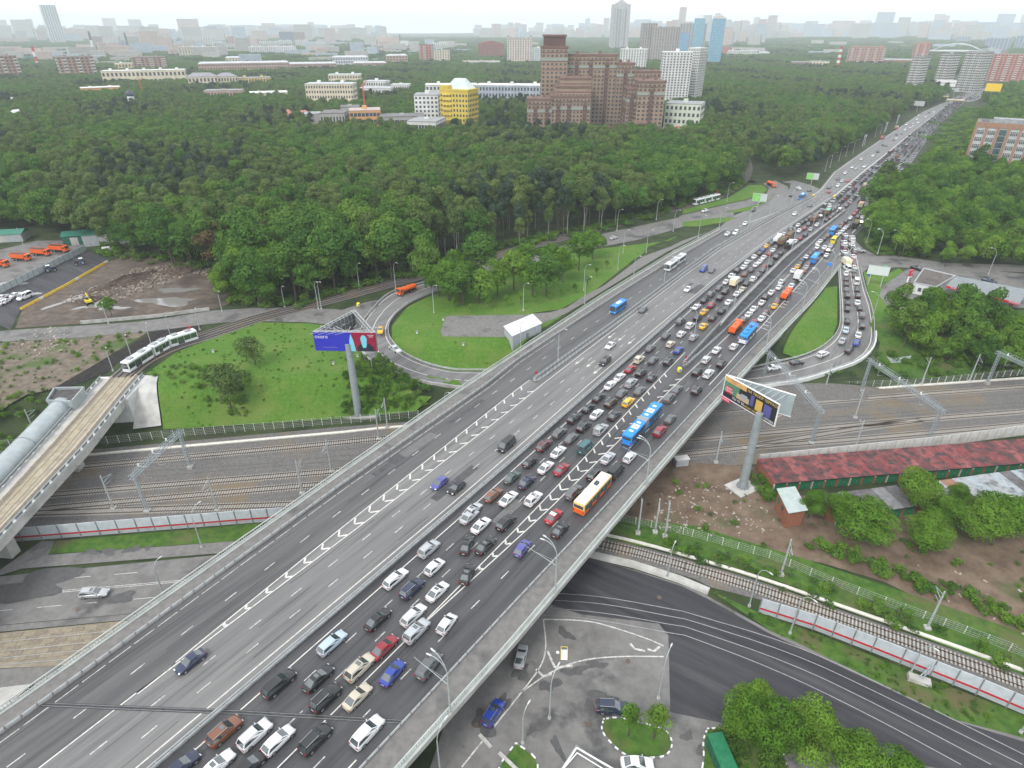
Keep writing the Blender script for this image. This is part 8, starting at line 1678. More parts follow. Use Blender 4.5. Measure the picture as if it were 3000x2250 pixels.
# ---- yellow block with glass pyramid
yb_ = empty('office_block', (-46, 596, 0), R(-22), 'bright yellow nine-storey block with a glass pyramid roof', 'office block'); yb_.scale = (.84, .84, 1)
YW = mat('yellow render', (.54, .41, .06), (.63, .49, .09), .15, .8)
MB().box(-16, 16, -13, 13, -1, 38).build('wall', YW, yb_); MB().box(-16.4, 16.4, -13.4, 13.4, 38, 39.2).build('parapet', YW, yb_); MB().box(-15.5, -6, -13, -4, 39.2, 42).build('roof_hut', YW, yb_)
a_, b_ = MB(), MB(); facade(a_, b_, 32, 26, 37, 9, 9, 'std'); a_.build('windows', WIN, yb_, fix=False)['kind'] = 'stuff'
for k in range(9): MB().box(-13, -3, -14.6, -13, 2.5 + k * 4, 3.6 + k * 4).build('balcony', YW, yb_)
PG = mat('pyramid glass', (.42, .52, .52), (.52, .60, .60), .3, .15, spec=.6)
MB().add([(-13, -6, 39.2), (13, -6, 39.2), (13, 12.5, 39.2), (-13, 12.5, 39.2), (-5, 1, 47), (5, 1, 47), (5, 6, 47), (-5, 6, 47)], [(0, 1, 5, 4), (1, 2, 6, 5), (2, 3, 7, 6), (3, 0, 4, 7), (4, 5, 6, 7)]).build('glass_roof', PG, yb_)
m = MB()
for k in range(9): f = k / 8; m.bar((-13 + 26 * f, -6.05, 39.2), (-5 + 10 * f, .95, 47.05), .25); m.bar((13.05, -6 + 18.5 * f, 39.2), (5.05, 1 + 5 * f, 47.05), .25)
m.build('glazing_bars', BUSW, yb_)
# ---- the brick-piered factory block at the right edge
fb_ = empty('factory_block', (303.1, 435.3, 0), math.atan2(413.2 - 435.3, 335.9 - 303.1), 'grey panel factory block with brick piers and flat cluttered roof', 'factory')
PN = mat('grey infill panel', (.40, .42, .43), (.50, .52, .53), .4, .8); BP = mat('orange brick pier', (.29, .165, .11), (.36, .21, .15), .8, .85); FGL = mat('factory glass', (.03, .05, .055), (.10, .14, .14), .6, .2, spec=.6)
W_, Dp, Hb = 66, 22, 31.5
MB().box(0, W_, .3, Dp, -1, Hb - 3).build('wall', PN, fb_); MB().box(-.3, W_ + .3, -.1, Dp + .2, Hb - 3, Hb).build('frieze', BP, fb_); MB().box(.3, W_ - .3, .5, Dp - .4, Hb, Hb + .1).build('roof', GREYR[0], fb_)
nb_ = 11; bw = W_ / nb_
for k in range(nb_ + 1): MB().box(k * bw - .75, k * bw + .75, -.35, .35, -1, Hb).build('pier', BP, fb_)
for k in range(nb_):
    if k == 2:
        for j in range(7): MB().box(k * bw + 1, (k + 1) * bw - 1, .1, .28, 1.5 + j * 3.8, 4.9 + j * 3.8).build('stair_window', FGL, fb_)
        continue
    for j in range(6):
        z0 = 3 + j * 4.3; w0_ = MB().box(k * bw + 1.1, (k + 1) * bw - 1.1, .14, .27, z0, z0 + 2.3).build('window', FGL, fb_)
        mm_ = MB()
        for q in (.25, .5, .75): mm_.box(k * bw + 1.1 + q * (bw - 2.2) - .08, k * bw + 1.1 + q * (bw - 2.2) + .08, .02, .14, z0, z0 + 2.3)
        mm_.box(k * bw + 1.1, (k + 1) * bw - 1.1, .02, .13, z0 + 1.5, z0 + 1.62); mm_.build('frame', BALC, w0_)
for x0, x1, y0, y1, h_ in ((8, 62, 5, 14, 2.2), (12, 24, 15, 20, 1.2), (30, 40, 15.5, 20, 1.4), (2, 6, 4, 18, .6), (44, 60, 15, 20, 1.0)): MB().box(x0, x1, y0, y1, Hb + .1, Hb + h_).build('roof_deck', GREYR[4 if h_ > 2 else 3], fb_)
# ---- chimneys, crane masts, church, stadium
RW = (mat('chimney red', (.45, .05, .05), None), mat('chimney white', (.66, .66, .66), None), mat('chimney dark', (.10, .10, .12), None))
def chimney(x, y, h, r, label, cols):
    c = empty('chimney', (x, y, 0), 0, label, 'chimney'); n = len(cols)
    for k, q in enumerate(cols): MB().tube((0, 0, h * k / n), (0, 0, h * (k + 1) / n), r * (1 - .35 * k / n), r * (1 - .35 * (k + 1) / n), 12).build('band', RW[q], c)
chimney(700, 1500, 52, 4, 'red and white striped chimney by the cream factory', [1, 0, 1, 0, 1, 0, 1, 0, 1, 0]); chimney(-1080, 1590, 50, 4, 'red and white chimney west of the brick blocks', [1, 1, 0, 1, 0]); chimney(-1400, 2360, 78, 5, 'white chimney with black top in the west', [1, 1, 1, 1, 2, 2]); chimney(-1250, 2300, 74, 4, 'dark slim chimney right of the black topped one', [2, 2]); chimney(-1520, 2090, 56, 4, 'dark slim chimney at the far west', [2, 2]); chimney(-505, 3200, 62, 4, 'dark chimney on the white boiler house', [2, 2])
cu_ = empty('church', (-413, 738, 0), 0, 'small white church tower with dark dome among the trees', 'church')
MB().tube((0, 0, 0), (0, 0, 21), 3.4, n=10).build('tower', BUSW, cu_)
mb = MB()
for (z0, r0), (z1, r1) in zip([(21, 3.4), (22.5, 4.4), (24.5, 4.0), (26.5, 1.6), (28, .3)], [(22.5, 4.4), (24.5, 4.0), (26.5, 1.6), (28, .3), (30, .1)]): mb.tube((0, 0, z0), (0, 0, z1), r0, r1, 12)
mb.build('dome', mat('dark dome', (.06, .07, .10), None, rough=.4), cu_, smooth=40)
sd2 = empty('stadium', (1451, 2300, 0), R(-34), 'red stadium with white roof arches beyond the grey towers', 'stadium'); sd2.scale = (.72, .72, .7)
mb = MB(); mb.prism([(110 * math.cos(t), 75 * math.sin(t)) for t in np.linspace(0, 2 * math.pi, 25)[:-1]], 0, 22); mb.build('stand', mat('stadium red', (.50, .05, .08), None), sd2)
mb = MB(); mb.prism([(120 * math.cos(t), 82 * math.sin(t)) for t in np.linspace(0, 2 * math.pi, 25)[:-1]], 30, 33); mb.build('roof', wallm('metal'), sd2)
for yy in (-45, 45):
    mb = MB(); pf = [(-120 + 20 * i, 20 + 42 * math.sin(math.pi * i / 12)) for i in range(13)]
    for a, b in zip(pf, pf[1:]): mb.tube((a[0], yy, a[1]), (b[0], yy, b[1]), 1.3, n=6)
    mb.build('arch', wallm('pale'), sd2)
for k, (x, y, h, lb) in enumerate([(-150, 690, 34, 'orange tower crane mast before the big cream hospital'), (-470, 870, 26, 'orange crane mast beside the cream institute')]):
    c = empty('crane', (x, y, 0), .6, lb, 'crane'); m = MB(); lattice(m, (0, 0, 0), (0, 0, h), .9, 14, .16); m.build('mast', ORG, c); m = MB(); lattice(m, (-2, 0, h), (5, 0, h + 5), .6, 8, .12); m.build('jib', ORG, c)
# red-roofed cottages in the wood, a few pale roofs
for k, (x, y, m, lb) in enumerate([(-215, 640, 'redpink', 'red hipped roof among the trees, left one'), (-196, 632, 'redpink', 'red hipped roof among the trees, right one'), (-560, 760, 'white', 'white rooftop alone in the western forest'), (-470, 640, 'white', 'low pale roof in the western forest'), (560, 1230, 'white', 'white flat roof beyond the right forest'), (470, 1080, 'white', 'pale roofs in the clearing of the right forest')]):
    c = empty('cottage', (x, y, 0), R(k * 23), lb, 'cottage'); MB().box(-7, 7, -5, 5, 0, 13).build('wall', wallm('cream'), c); MB().add([(-8, -6, 13), (8, -6, 13), (8, 6, 13), (-8, 6, 13), (-3, 0, 18), (3, 0, 18)], [(0, 1, 5, 4), (2, 3, 4, 5), (3, 0, 4), (1, 2, 5), (0, 3, 2, 1)]).build('roof', wallm(m), c)
# ---- the hazy outer city: countless blocks on the horizon
sk = MB(); r3 = random.Random(21)
def sky_row(a0, a1, d0, d1, n, h0, h1, w0, w1):
    for _ in range(n):
        a = R(r3.uniform(a0, a1)); d = r3.uniform(d0, d1); x, y = d * math.sin(a), d * math.cos(a); h = r3.uniform(h0, h1) * (1.5 if r3.random() < .12 else 1); w = r3.uniform(w0, w1); q = r3.choice((0, 0, 1, 2)); sk.cur = q
        zg = max(0, (d - 2500) / 6000) ** 1.5 * 45; t = a + R(r3.uniform(-20, 20))
        sk.obox((x, y), (math.cos(t), -math.sin(t)), w, r3.uniform(14, 24), zg - 12, zg + h)
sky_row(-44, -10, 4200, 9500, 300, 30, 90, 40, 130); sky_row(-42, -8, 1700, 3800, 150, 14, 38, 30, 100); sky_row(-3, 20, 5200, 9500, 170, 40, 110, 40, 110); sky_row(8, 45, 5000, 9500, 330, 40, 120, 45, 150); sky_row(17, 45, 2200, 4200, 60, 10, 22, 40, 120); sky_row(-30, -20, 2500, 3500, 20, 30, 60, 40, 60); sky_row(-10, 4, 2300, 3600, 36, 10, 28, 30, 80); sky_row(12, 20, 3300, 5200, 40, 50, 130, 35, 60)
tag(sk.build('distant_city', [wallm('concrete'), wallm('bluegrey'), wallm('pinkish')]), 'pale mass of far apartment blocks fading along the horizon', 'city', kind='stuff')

# ---------------------------------------------------------------- vegetation
def leafmat(name, c1, c2, c3, trans=.25):
    m = bpy.data.materials.new(name); m.use_nodes = True; n, l = m.node_tree.nodes, m.node_tree.links
    b = n['Principled BSDF']; b.inputs['Roughness'].default_value = .6; b.inputs['Specular IOR Level'].default_value = .06
    oi = n.new('ShaderNodeObjectInfo'); rp = n.new('ShaderNodeValToRGB'); l.new(oi.outputs['Random'], rp.inputs[0])
    e = rp.color_ramp.elements; e[0].color = (*c1, 1); e[1].color = (*c3, 1); k = e.new(.5); k.color = (*c2, 1)
    g = n.new('ShaderNodeNewGeometry'); t = n.new('ShaderNodeTexNoise'); t.inputs['Scale'].default_value = .45; t.inputs['Detail'].default_value = 3
    l.new(g.outputs['Position'], t.inputs['Vector'])
    mr = n.new('ShaderNodeMapRange'); l.new(t.outputs['Fac'], mr.inputs[0]); mr.inputs[1].default_value = .3; mr.inputs[2].default_value = .7; mr.inputs[3].default_value = .7; mr.inputs[4].default_value = 1.35
    mx = n.new('ShaderNodeMix'); mx.data_type = 'RGBA'; mx.blend_type = 'MULTIPLY'; mx.inputs[0].default_value = 1
    l.new(rp.outputs[0], mx.inputs[6]); l.new(mr.outputs[0], mx.inputs[7]); l.new(mx.outputs[2], b.inputs['Base Color'])
    tr = n.new('ShaderNodeBsdfTranslucent'); l.new(mx.outputs[2], tr.inputs['Color']); ms = n.new('ShaderNodeMixShader'); ms.inputs[0].default_value = trans
    l.new(b.outputs[0], ms.inputs[1]); l.new(tr.outputs[0], ms.inputs[2]); l.new(ms.outputs[0], n['Material Output'].inputs['Surface'])
    return m
LF = dict(maple=leafmat('leaf maple', (.056, .130, .024), (.080, .172, .028), (.118, .208, .034)),
          birch=leafmat('leaf birch', (.080, .132, .040), (.105, .164, .046), (.132, .186, .052)),
          pine=leafmat('needles pine', (.030, .056, .036), (.040, .070, .042), (.052, .082, .046), .1),
          bright=leafmat('leaf bright', (.085, .185, .022), (.118, .232, .028), (.155, .270, .038), .35),
          rust=leafmat('leaf rusty', (.085, .070, .028), (.10, .075, .035), (.075, .085, .03)))
BARK = mat('bark', (.06, .045, .035), (.12, .10, .08), 2, .95); BARKB = mat('birch bark', (.42, .41, .38), (.16, .15, .14), 3, .9)
def crown_mesh(name, seed, h, rx, z0, n, size, material, lobes=9, shape='round'):
    rn = np.random.default_rng(seed)
    zc = (z0 + h) / 2; rz = (h - z0) / 2
    L = []
    for i in range(lobes):
        u = rn.normal(size=3); u /= np.linalg.norm(u); rad = rn.uniform(.35, .72)
        zf = u[2] * rad
        wid = 1.0 if shape == 'round' else (1 - .55 * max(0, zf)) * (.75 if shape == 'tall' else 1)
        L.append((u[0] * rad * rx * wid, u[1] * rad * rx * wid, zc + zf * rz, rn.uniform(.40, .58) * rx * (.85 if shape == 'tall' else 1), rn.uniform(.36, .54) * rx))
    L.append((0, 0, zc + rz * .45, rx * .5, rx * .5))
    L = np.array(L); w = L[:, 3] ** 2; idx = rn.choice(len(L), n, p=w / w.sum())
    d = rn.normal(size=(n, 3)); d /= np.linalg.norm(d, axis=1)[:, None]; d[:, 2] = np.where(d[:, 2] < -.35, -d[:, 2], d[:, 2])
    r = rn.uniform(.62, 1.08, n) ** .6
    c = L[idx, :3] + d * r[:, None] * np.stack([L[idx, 3], L[idx, 3], L[idx, 4]], 1)
    nrm = d + rn.normal(scale=.3, size=(n, 3)); nrm /= np.linalg.norm(nrm, axis=1)[:, None]
    a = np.cross(nrm, rn.normal(size=(n, 3))); a /= np.linalg.norm(a, axis=1)[:, None]; b = np.cross(nrm, a)
    s = rn.uniform(.6, 1.25, n)[:, None] * size
    q = np.stack([c - a * s - b * s * .25, c - a * s * .2 - b * s * .75 + nrm * s * .18, c + a * s - b * s * .1, c + a * s * .15 + b * s * .8 - nrm * s * .2], 1).reshape(-1, 3)
    me = bpy.data.meshes.new(name); me.vertices.add(4 * n); me.vertices.foreach_set('co', q.ravel().astype(np.float32))
    me.loops.add(4 * n); me.loops.foreach_set('vertex_index', np.arange(4 * n, dtype=np.int32)); me.polygons.add(n)
    me.polygons.foreach_set('loop_start', np.arange(0, 4 * n, 4, dtype=np.int32)); me.polygons.foreach_set('loop_total', np.full(n, 4, np.int32))
    me.update(calc_edges=True); me.materials.append(material); return me
def trunk_mesh(name, seed, h, z0, rx, r, material):
    rn = random.Random(seed); mb = MB(); top = h * .8; lean = rn.uniform(-.3, .3)
    pts = [(lean * t * t, rn.uniform(-.15, .15) * t, top * t) for t in (0, .35, .7, 1)]
    for i in range(3): mb.tube(pts[i], pts[i + 1], r * (1 - .3 * i), r * (1 - .3 * (i + 1)) + .03, 7)
    for k in range(7):
        t = rn.uniform(.35, .85); a = rn.uniform(0, 6.28); z = top * t; L_ = rx * rn.uniform(.45, .8)
        mb.tube((lean * t * t, 0, z), (L_ * math.cos(a), L_ * math.sin(a), z + rn.uniform(.15, .35) * h * (1 - t * .6)), r * .4, .04, 5)
    return mb.mesh(name, material)
SPEC = {}
def species(key, h, rx, z0, n, size, leaf, bark, nvar, shape='round', lobes=9, rt=.25):
    SPEC[key] = [(crown_mesh(f'{key}_crown', 100 * len(SPEC) + i, h * (1 + .06 * (i - 1)), rx, z0, n, size, LF[leaf], lobes, shape), trunk_mesh(f'{key}_trunk', 50 * len(SPEC) + i, h, z0, rx, rt, bark)) for i in range(nvar)]
species('maple', 17, 5.6, 2.6, 2600, .37, 'maple', BARK, 4, 'round', 11)
species('birch', 18.5, 4.3, 5.5, 2200, .32, 'birch', BARKB, 4, 'tall', 10, .18)
species('pine', 19.5, 3.8, 9.0, 1600, .30, 'pine', BARK, 3, 'tall', 9, .22)
species('bright', 13, 4.9, 2.4, 2400, .34, 'bright', BARK, 4, 'round', 10, .22)
species('rust', 14, 4.4, 4.0, 900, .42, 'rust', BARK, 2, 'round', 9, .2)
species('fine', 11, 4.6, 2.4, 9000, .19, 'bright', BARK, 3, 'round', 13, .2)
species('willow', 10, 4.9, 1.6, 2400, .24, 'birch', BARK, 2, 'round', 12, .2)
species('sparse', 9.5, 3.4, 2.2, 1500, .2, 'bright', BARK, 2, 'tall', 14, .16)
species('young', 6, 2.0, 1.4, 420, .22, 'bright', BARK, 3, 'tall', 7, .07)
NT_ = 0
def tree(key, x, y, z=None, s=1.0, label='', group=None, var=None, sz=None, sub=None):
    global NT_
    NT_ += 1; v = SPEC[key]; cm, tm_ = v[(NT_ if var is None else var) % len(v)]
    z = float(height(x, y)) if z is None else z
    nm = dict(maple='broadleaf_tree', birch='birch_tree', pine='pine_tree', bright='broadleaf_tree', rust='rusty_tree', fine='broadleaf_tree', young='young_tree', willow='willow_tree', sparse='young_tree')[key]
    root = empty(nm, (x, y, z - .1), RNG.uniform(0, 6.28), label, 'tree', group); root.scale = (s, s, sz or s)
    put('crown', cm, root); put('trunk', tm_, root); return root

# --- where the woods stand
fe = [tuple(p) for p in XW['fe']][:23] + [HW(s_, itp(T_LEFT, s_) - 11)[:2] for s_ in range(440, 1000, 40)]
FOREST_W = fe + [HW(1000, -66)[:2], HW(1100, -60)[:2], (900, 1500), (1600, 2400), (4200, 6200), (-5200, 6200), (-4200, 3600), (-900, 900), (-420, 300)]
fr_ = [tuple(p) for p in XW['fr']]
FOREST_E = fr_ + [(1150, 1300), (2400, 2400), (2600, 900), (700, 200), (400, 150), (260, 175)] + [(190, 240)] + [tuple(p) for p in reversed(XW['fr_s'])]
FOREST_E2 = [(900, 1520), (1250, 1330), (2600, 2500), (4300, 6100), (1700, 2400)]
CLEAR = []                                               # (x, y, half width, half depth, angle) of everything that keeps trees away
for row in BLD.strip().split('\n'):
    q = row.split('|'); x, y, w, d, h, a = map(float, q[3].split()); CLEAR.append((x, y, w / 2 + 5, d / 2 + 5, R(a)))
# the brown complex, its forecourt and a road glimpsed beside it; yellow block; the factory on the right
CLEAR += [(75, 590, 75, 42, R(-7)), (-46, 600, 26, 30, R(3)), (345, 462, 44, 26, R(-34)), (-10, 640, 9, 70, R(-10)), (128, 400, 3.0, 45, R(-8))]
CLEAR += [(1300, 2350, 500, 110, R(-28)), (-900, 2700, 300, 100, R(18)), (760, 2450, 260, 80, R(-20))]
def clear_mask(X, Y):
    k = np.ones(X.shape, bool)
    for (cx, cy, hw, hd, a) in CLEAR:
        dx, dy = X - cx, Y - cy; u = dx * math.cos(a) + dy * math.sin(a); v = -dx * math.sin(a) + dy * math.cos(a)
        k &= ~((np.abs(u) < hw) & (np.abs(v) < hd))
    return k
def scatter(poly, ymin, ymax, sp, seed):
    rn = np.random.default_rng(seed)
    xs = [p[0] for p in poly]; X, Y = np.meshgrid(np.arange(min(xs), max(xs), sp), np.arange(ymin, ymax, sp * .87)); X = X.copy(); X[1::2] += sp / 2
    X = X + rn.uniform(-.36, .36, X.shape) * sp; Y = Y + rn.uniform(-.36, .36, Y.shape) * sp
    X, Y = X.ravel(), Y.ravel()
    k = inpoly(X, Y, poly) & (np.abs(X) < .9 * Y + 60)
    X, Y = X[k], Y[k]; k = clear_mask(X, Y)
    S_ = X * HD[0] + Y * HD[1]; T_ = X * HN[0] + Y * HN[1]; tr_ = np.interp(S_, [a for a, b in T_RIGHT], [b for a, b in T_RIGHT])
    k &= ~((S_ > 430) & (S_ < 1090) & (T_ > tr_ - 30) & (T_ < tr_ + np.where(S_ > 560, 30, 12)))
    return X[k], Y[k]
pts = []
for poly, sd in ((FOREST_W, 1), (FOREST_E, 2), (FOREST_E2, 3)):
    for (a, b, sp) in ((150, 520, 7.3), (520, 900, 8.0), (900, 1500, 9.0), (1500, 2600, 13.0), (2600, 5200, 24.0)):
        X, Y = scatter(poly, a, b, sp, sd * 10 + int(sp)); pts += [(x, y, sp) for x, y in zip(X.tolist(), Y.tolist())]
pts = [p for p in pts if not (p[0] > 100 and p[1] < 240 and p[0] < 200 and p[1] > 195)]
pts.sort(key=lambda p: math.hypot(p[0], p[1]))
rn = np.random.default_rng(77)
def pick_species(x, y, d):
    n = math.sin(x * .031 + 1.3) + math.sin(y * .027 + x * .011) + rn.uniform(-1.2, 1.2)
    if d < 1: return 'maple'
    return 'pine' if n > 1.75 else 'birch' if n > -.25 else 'maple'
edge = np.array(fe); 
N_IND = 250; ind = 0; rest = []
LMK = [(-225, 300, 'behind the left sheds'), (-185, 290, 'behind the green roofed shed'), (-150, 265, 'by the yard fence corner'), (-130, 252, 'behind the waste heaps'), (-110, 235, 'right of the waste heaps'), (-95, 215, 'at the dirt lot corner'), (-75, 210, 'above the tram curve'), (-55, 225, 'behind the left billboard'), (-35, 240, 'above the loop entrance'), (-10, 255, 'left behind the island clump'), (10, 270, 'right behind the island clump'), (35, 295, 'above the lone silver car'), (60, 320, 'above the forest street'), (85, 345, 'left of the waiting tram'), (110, 372, 'behind the waiting tram'), (140, 400, 'at the forest corner'), (180, 250, 'above the side street'), (230, 260, 'right above the side street'), (190, 310, 'beside the far jam'), (240, 340, 'below the brick factory')]
lastl = None
for (x, y, sp) in pts:
    dmin = np.hypot(edge[:, 0] - x, edge[:, 1] - y).min()
    east = x * HN[0] + y * HN[1] > itp(T_RIGHT, x * HD[0] + y * HD[1])
    sp_ = pick_species(x, y, 9)
    if east: sp_ = 'bright' if rn.random() < .8 else 'maple'
    elif rn.random() < .12: sp_ = 'maple'
    if not east and -125 < x < -95 and y < 262 and rn.random() < .45: sp_ = 'rust'
    if not east and -112 < x < -72 and y < 238: sp_ = 'bright' if rn.random() < .6 else 'maple'
    s = rn.uniform(.78, 1.45) * (1.0 if not east else .78)
    if ind < N_IND and math.hypot(x, y) < 420:
        ind += 1
        lm_ = min(LMK, key=lambda q: math.hypot(q[0] - x, q[1] - y))[2]
        row_ = 'front row' if dmin < 9 or east else 'second row' if dmin < 16 else 'deeper row'
        what = dict(maple='dark green broadleaf tree', birch='tall grey green birch', pine='dark bluish pine', bright='fresh yellow green tree', rust='rusty brown tree')[sp_]
        tree(sp_, x, y, s=s, label=f'{what} in the {row_} {lm_}', group='front trees of the woods')
    else: rest.append((x, y, s * (sp / 6.6 if sp > 8 else 1.0), sp_, sp))
# the rest of the woods: one mass, thousands of trees
KEYS = [('maple', i) for i in range(4)] + [('birch', i) for i in range(4)] + [('pine', i) for i in range(3)] + [('bright', i) for i in range(4)] + [('rust', i) for i in range(2)]
pc = bpy.data.collections.new('tree kinds')
for i, (k, v) in enumerate(KEYS):
    o = bpy.data.objects.new(f'kind_{i:02d}', SPEC[k][v][0]); pc.objects.link(o)
def instancer(name, pts4, coll, label, cat):
    me = bpy.data.meshes.new(name); me.from_pydata([(p[0], p[1], p[2]) for p in pts4], [], [])
    for an, ty, ix in (('rot', 'FLOAT', 3), ('scl', 'FLOAT', 4)):
        a = me.attributes.new(an, ty, 'POINT'); a.data.foreach_set('value', [float(p[ix]) for p in pts4])
    a = me.attributes.new('sclz', 'FLOAT', 'POINT'); a.data.foreach_set('value', [min(float(p[4]), 1.12) if float(p[4]) > 1.25 else float(p[4]) for p in pts4])
    a = me.attributes.new('kid', 'INT', 'POINT'); a.data.foreach_set('value', [int(p[5]) for p in pts4])
    ob = put(name, me); ng = bpy.data.node_groups.new(name, 'GeometryNodeTree')
    ng.interface.new_socket('Geometry', in_out='INPUT', socket_type='NodeSocketGeometry'); ng.interface.new_socket('Geometry', in_out='OUTPUT', socket_type='NodeSocketGeometry')
    N, Lk = ng.nodes, ng.links; gi_ = N.new('NodeGroupInput'); go = N.new('NodeGroupOutput')
    ci = N.new('GeometryNodeCollectionInfo'); ci.inputs['Collection'].default_value = coll; ci.inputs['Separate Children'].default_value = True; ci.inputs['Reset Children'].default_value = True
    ip = N.new('GeometryNodeInstanceOnPoints'); ip.inputs['Pick Instance'].default_value = True
    def attr(nm, ty):
        q = N.new('GeometryNodeInputNamedAttribute'); q.data_type = ty; q.inputs['Name'].default_value = nm; return q.outputs['Attribute']
    cx = N.new('ShaderNodeCombineXYZ'); Lk.new(attr('rot', 'FLOAT'), cx.inputs[2])
    e2r = N.new('FunctionNodeEulerToRotation'); Lk.new(cx.outputs[0], e2r.inputs[0]); Lk.new(e2r.outputs[0], ip.inputs['Rotation'])
    c3 = N.new('ShaderNodeCombineXYZ'); s0_ = attr('scl', 'FLOAT'); Lk.new(s0_, c3.inputs[0]); Lk.new(s0_, c3.inputs[1]); Lk.new(attr('sclz', 'FLOAT'), c3.inputs[2]); Lk.new(c3.outputs[0], ip.inputs['Scale']); Lk.new(attr('kid', 'INT'), ip.inputs['Instance Index'])
    Lk.new(gi_.outputs[0], ip.inputs['Points']); Lk.new(ci.outputs[0], ip.inputs['Instance']); Lk.new(ip.outputs[0], go.inputs[0])
    md = ob.modifiers.new('instances', 'NODES'); md.node_group = ng
    return tag(ob, label, cat, kind='stuff')
off = dict(maple=(0, 4), birch=(4, 4), pine=(8, 3), bright=(11, 4), rust=(15, 2))
rx_, ry_ = np.array([p[0] for p in rest]), np.array([p[1] for p in rest])
far_r = np.hypot(rx_, ry_)
zz_ = height(rx_, ry_) + np.clip((far_r - 2500) / 6000, 0, 1) ** 1.5 * 45
p4 = []
for (x, y, s, k, sp), z in zip(rest, zz_.tolist()):
    zz = z - (0 if sp < 8 else 1.5)
    p4.append((x, y, zz, rn.uniform(0, 6.28), s, off[k][0] + rn.integers(off[k][1])))
instancer('forest', p4, pc, 'wide dark green forest stretching to the city', 'forest')
print('trees: individual', ind, 'mass', len(rest))

# --- single trees
for k, (x, y) in enumerate(XW['island_trees']):
    tree('bright' if k % 5 else 'maple', x, y, 0, RNG.uniform(1.1, 1.4), sz=RNG.uniform(.9, 1.15), label=f'round crowned green tree on the loop island, {ORD[k]} of the clump from the lower left', group='trees on the loop island')
for k, (x, y) in enumerate([(-14, 196), (-8, 199), (-2, 201), (3, 203.5), (8, 205), (13, 207), (18, 210), (23, 214), (28, 219), (-20, 200), (33, 232), (38, 240)]):
    tree('young', x, y, 0, RNG.uniform(.6, 1.0), f'young thin tree in the row before the island clump, {ORD[k]} from the left', 'young trees on the island lawn')
for k, ((x, y), lb, key, s) in enumerate(zip(XW['singles'], ['leaning willow-like tree on the meadow above the railway', 'pale loose tree on the steep part of the grass slope', 'lone bright green bush tree at the dirt lot wall'], ['willow', 'willow', 'bright'], [.95, 1.25, .62])):
    tree(key, x, y, None, s, lb)
lt = ['big green tree before the garage roofs', 'tall light green tree rising over the grey garage roofs', 'bright tree right of the tall one at the garages', 'broad dense tree at the mud track', 'broad dense tree at the right edge by the mud', 'small bright bush tree against the brick shed', 'bushy tree between brick shed and big tree', 'round tree at the low end of the garage clump', 'tree behind the grey garage roofs', 'tree cut by the right edge among garages']
for k, (x, y) in enumerate(XW['lowtrees']):
    tree('fine', x, y, LOW, [1.4, 1.0, .85, 1.3, 1.35, .7, .85, 1.1, .6, 1.1][k], lt[k], sz=[.95, 1.05, .75, .85, .9, .65, .7, .7, .55, .8][k])
lt = ['big leafy tree nearest the camera, middle of the bottom clump', 'leafy tree right of the middle in the bottom clump', 'leafy tree cut by the bottom edge', 'tall leafy tree at the left of the bottom clump', 'low leafy tree at the far right of the bottom clump', 'slender tree at the back of the bottom clump']
for k, (x, y) in enumerate(XW['neartrees']):
    tree('fine', x, y, LOW, [1.0, .95, .95, .78, .8, .7][k], lt[k])
tree('sparse', XW['twotrees'][0][0], XW['twotrees'][0][1], LOW, .62, 'slim young tree on the small kerbed island', sz=.85)
tree('sparse', XW['twotrees'][1][0], XW['twotrees'][1][1], LOW, .85, 'wider young tree on the small kerbed island')
# trees on the right slope under the filling station
bank = [(121, 190), (136, 196), (150, 194), (168, 187), (186, 190), (214, 190), (214, 176), (168, 169), (140, 167.5), (126, 172), (118, 180)]
X, Y = scatter(bank, 160, 205, 5.2, 99)
for k, (x, y) in enumerate(zip(X.tolist(), Y.tolist())):
    if x < 122 and y < 176: continue
    if y > 186 and RNG.random() < .35: continue
    up_ = (y - 168) / 26; col_ = 'left end' if x < 140 else 'middle' if x < 165 else 'right part'
    tree('bright' if k % 4 else 'maple', x, y, None, RNG.uniform(.66, .92) * (.7 if y > 184 and x > 150 else 1), f"bushy tree in the {'lower' if up_ < .33 else 'middle' if up_ < .66 else 'upper'} {col_} of the bank below the filling station", 'trees on the bank below the filling station')
for k, (x, y, s, lb) in enumerate([(204, 214, .7, 'round tree right of the filling station canopy'), (196, 222, .75, 'round tree behind the parked navy SUV'), (212, 226, .8, 'round tree at the right edge above the canopy'), (146, 204, .55, 'small tree at the corner of the white station shop')]):
    tree('bright', x, y, 0, s, lb)
# bushes on slopes: leafy ground cover
bush = crown_mesh('bush', 991, 1.9, 1.5, .1, 260, .2, LF['bright'], 6); bush2 = crown_mesh('bush', 992, 1.6, 1.6, .1, 260, .2, LF['maple'], 6); bush3 = crown_mesh('bush', 993, 1.2, 1.4, .05, 160, .16, LF['birch'], 5)
bc = bpy.data.collections.new('bush kinds')
for i, m in enumerate((bush, bush2, bush3)): bc.objects.link(bpy.data.objects.new(f'bush_{i}', m))
bp = []
def bushes(poly, n, smin, smax, kinds=(0, 1, 2), sd=1):
    r_ = np.random.default_rng(sd); xs = [p[0] for p in poly]; ys = [p[1] for p in poly]
    X = r_.uniform(min(xs), max(xs), n); Y = r_.uniform(min(ys), max(ys), n); k = inpoly(X, Y, poly)
    for x, y in zip(X[k], Y[k]): bp.append((x, y, float(height(x, y)) - .1, r_.uniform(0, 6.28), r_.uniform(smin, smax), kinds[r_.integers(len(kinds))]))
bushes([(-46, 143.5), (-24, 147), (-23, 152), (-30, 157), (-38, 168), (-44, 166), (-48, 152)], 330, .5, 1.0, (0, 1, 2), 4)
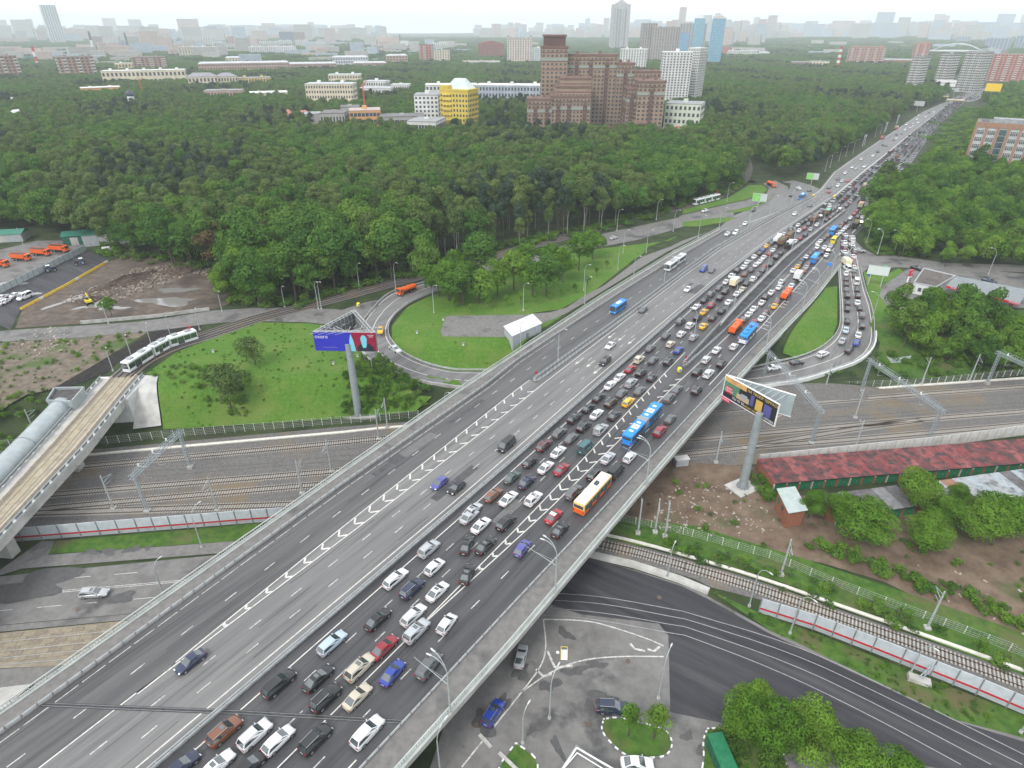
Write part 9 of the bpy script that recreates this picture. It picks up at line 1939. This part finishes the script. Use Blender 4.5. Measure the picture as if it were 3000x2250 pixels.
bushes([(20, 98), (36, 96), (58, 86), (80, 72), (90, 66), (90, 62), (72, 72), (52, 83), (34, 92), (22, 96)], 420, .45, 1.05, (0, 0, 1, 2), 5)
bushes([(58, 96), (70, 88), (82, 80), (92, 74), (92, 79), (80, 87), (66, 95)], 240, .5, 1.1, (0, 1), 6)
bushes([(110, 165), (122, 166), (150, 168), (200, 175), (200, 182), (140, 176), (112, 172)], 260, .6, 1.2, (0, 1), 7)
bushes([tuple(q) for q in POLY['lawn_meadow']], 380, .15, .35, (0, 0, 2), 31)
bushes([tuple(q) for q in POLY['lawn_island']], 120, .12, .26, (0, 0, 2), 32)
bushes([tuple(q) for q in POLY['verge_right']], 700, .12, .4, (0, 1, 2, 2), 33)
bushes([(-100, 150), (-72, 140), (-72, 152), (-84, 158), (-98, 158)], 120, .35, .9, (0, 2), 34)
bushes([tuple(q) for q in POLY['bare_earth']], 260, .2, .6, (0, 2), 35)
bushes([tuple(q) for q in POLY['mud']], 140, .2, .7, (0, 1, 2), 36)
bushes([(84, 160), (106, 162), (112, 166), (106, 164.5)], 40, .3, .6, (1, 2), 8)
bushes([(57, 120), (60, 118), (60, 109), (56, 110)], 26, .5, .9, (0, 1), 9)
bushes([(-150, 150), (-122, 140), (-122, 128), (-150, 128)], 120, .4, .8, (0, 1), 10)
bushes([(30, 50), (40, 50), (40, 56), (30, 56)], 60, .5, .9, (1, 2), 12)
for (x0, y0), (x1, y1) in zip(fe[2:16], fe[3:17]):
    d_ = math.dist((x0, y0), (x1, y1)); nx_, ny_ = -(y1 - y0) / d_, (x1 - x0) / d_
    for _ in range(int(d_ / 1.1)):
        f, o_ = rn.random(), rn.uniform(-.5, 9); x, y = x0 + (x1 - x0) * f + nx_ * o_, y0 + (y1 - y0) * f + ny_ * o_
        bp.append((x, y, -.1, rn.uniform(0, 6.28), rn.uniform(.9, 2.0), rn.integers(3)))
for r_ in fr_[:5] and [(q[0] + 4, q[1] + 2) for q in fr_[:9]]:
    for _ in range(22): bp.append((r_[0] + rn.uniform(-3, 14), r_[1] + rn.uniform(-8, 8), -.1, rn.uniform(0, 6.28), rn.uniform(.9, 1.9), rn.integers(2)))
for s_ in np.arange(440, 1000, 3.0):
    for _ in range(3):
        x, y, _z = HW(s_, itp(T_RIGHT, s_) + rn.uniform(5, 32)); bp.append((x, y, -.1, rn.uniform(0, 6.28), rn.uniform(1.2, 3.0), rn.integers(3)))
instancer('undergrowth', bp, bc, 'loose green bushes and weeds on banks and verges', 'undergrowth')

# ---------------------------------------------------------------- air
hz = MB().box(-11000, 11000, -600, 11500, -14, 225).build('haze', [])
hm = bpy.data.materials.new('haze air'); hm.use_nodes = True; hn = hm.node_tree.nodes; hn.clear()
pv = hn.new('ShaderNodeVolumePrincipled'); pv.inputs['Color'].default_value = (.87, .945, 1.0, 1); pv.inputs['Density'].default_value = 1.4e-4; pv.inputs['Anisotropy'].default_value = 0.0
ho = hn.new('ShaderNodeOutputMaterial'); hm.node_tree.links.new(pv.outputs[0], ho.inputs['Volume'])
hz.data.materials.append(hm); tag(hz, 'pale bluish summer haze', 'haze', kind='stuff')
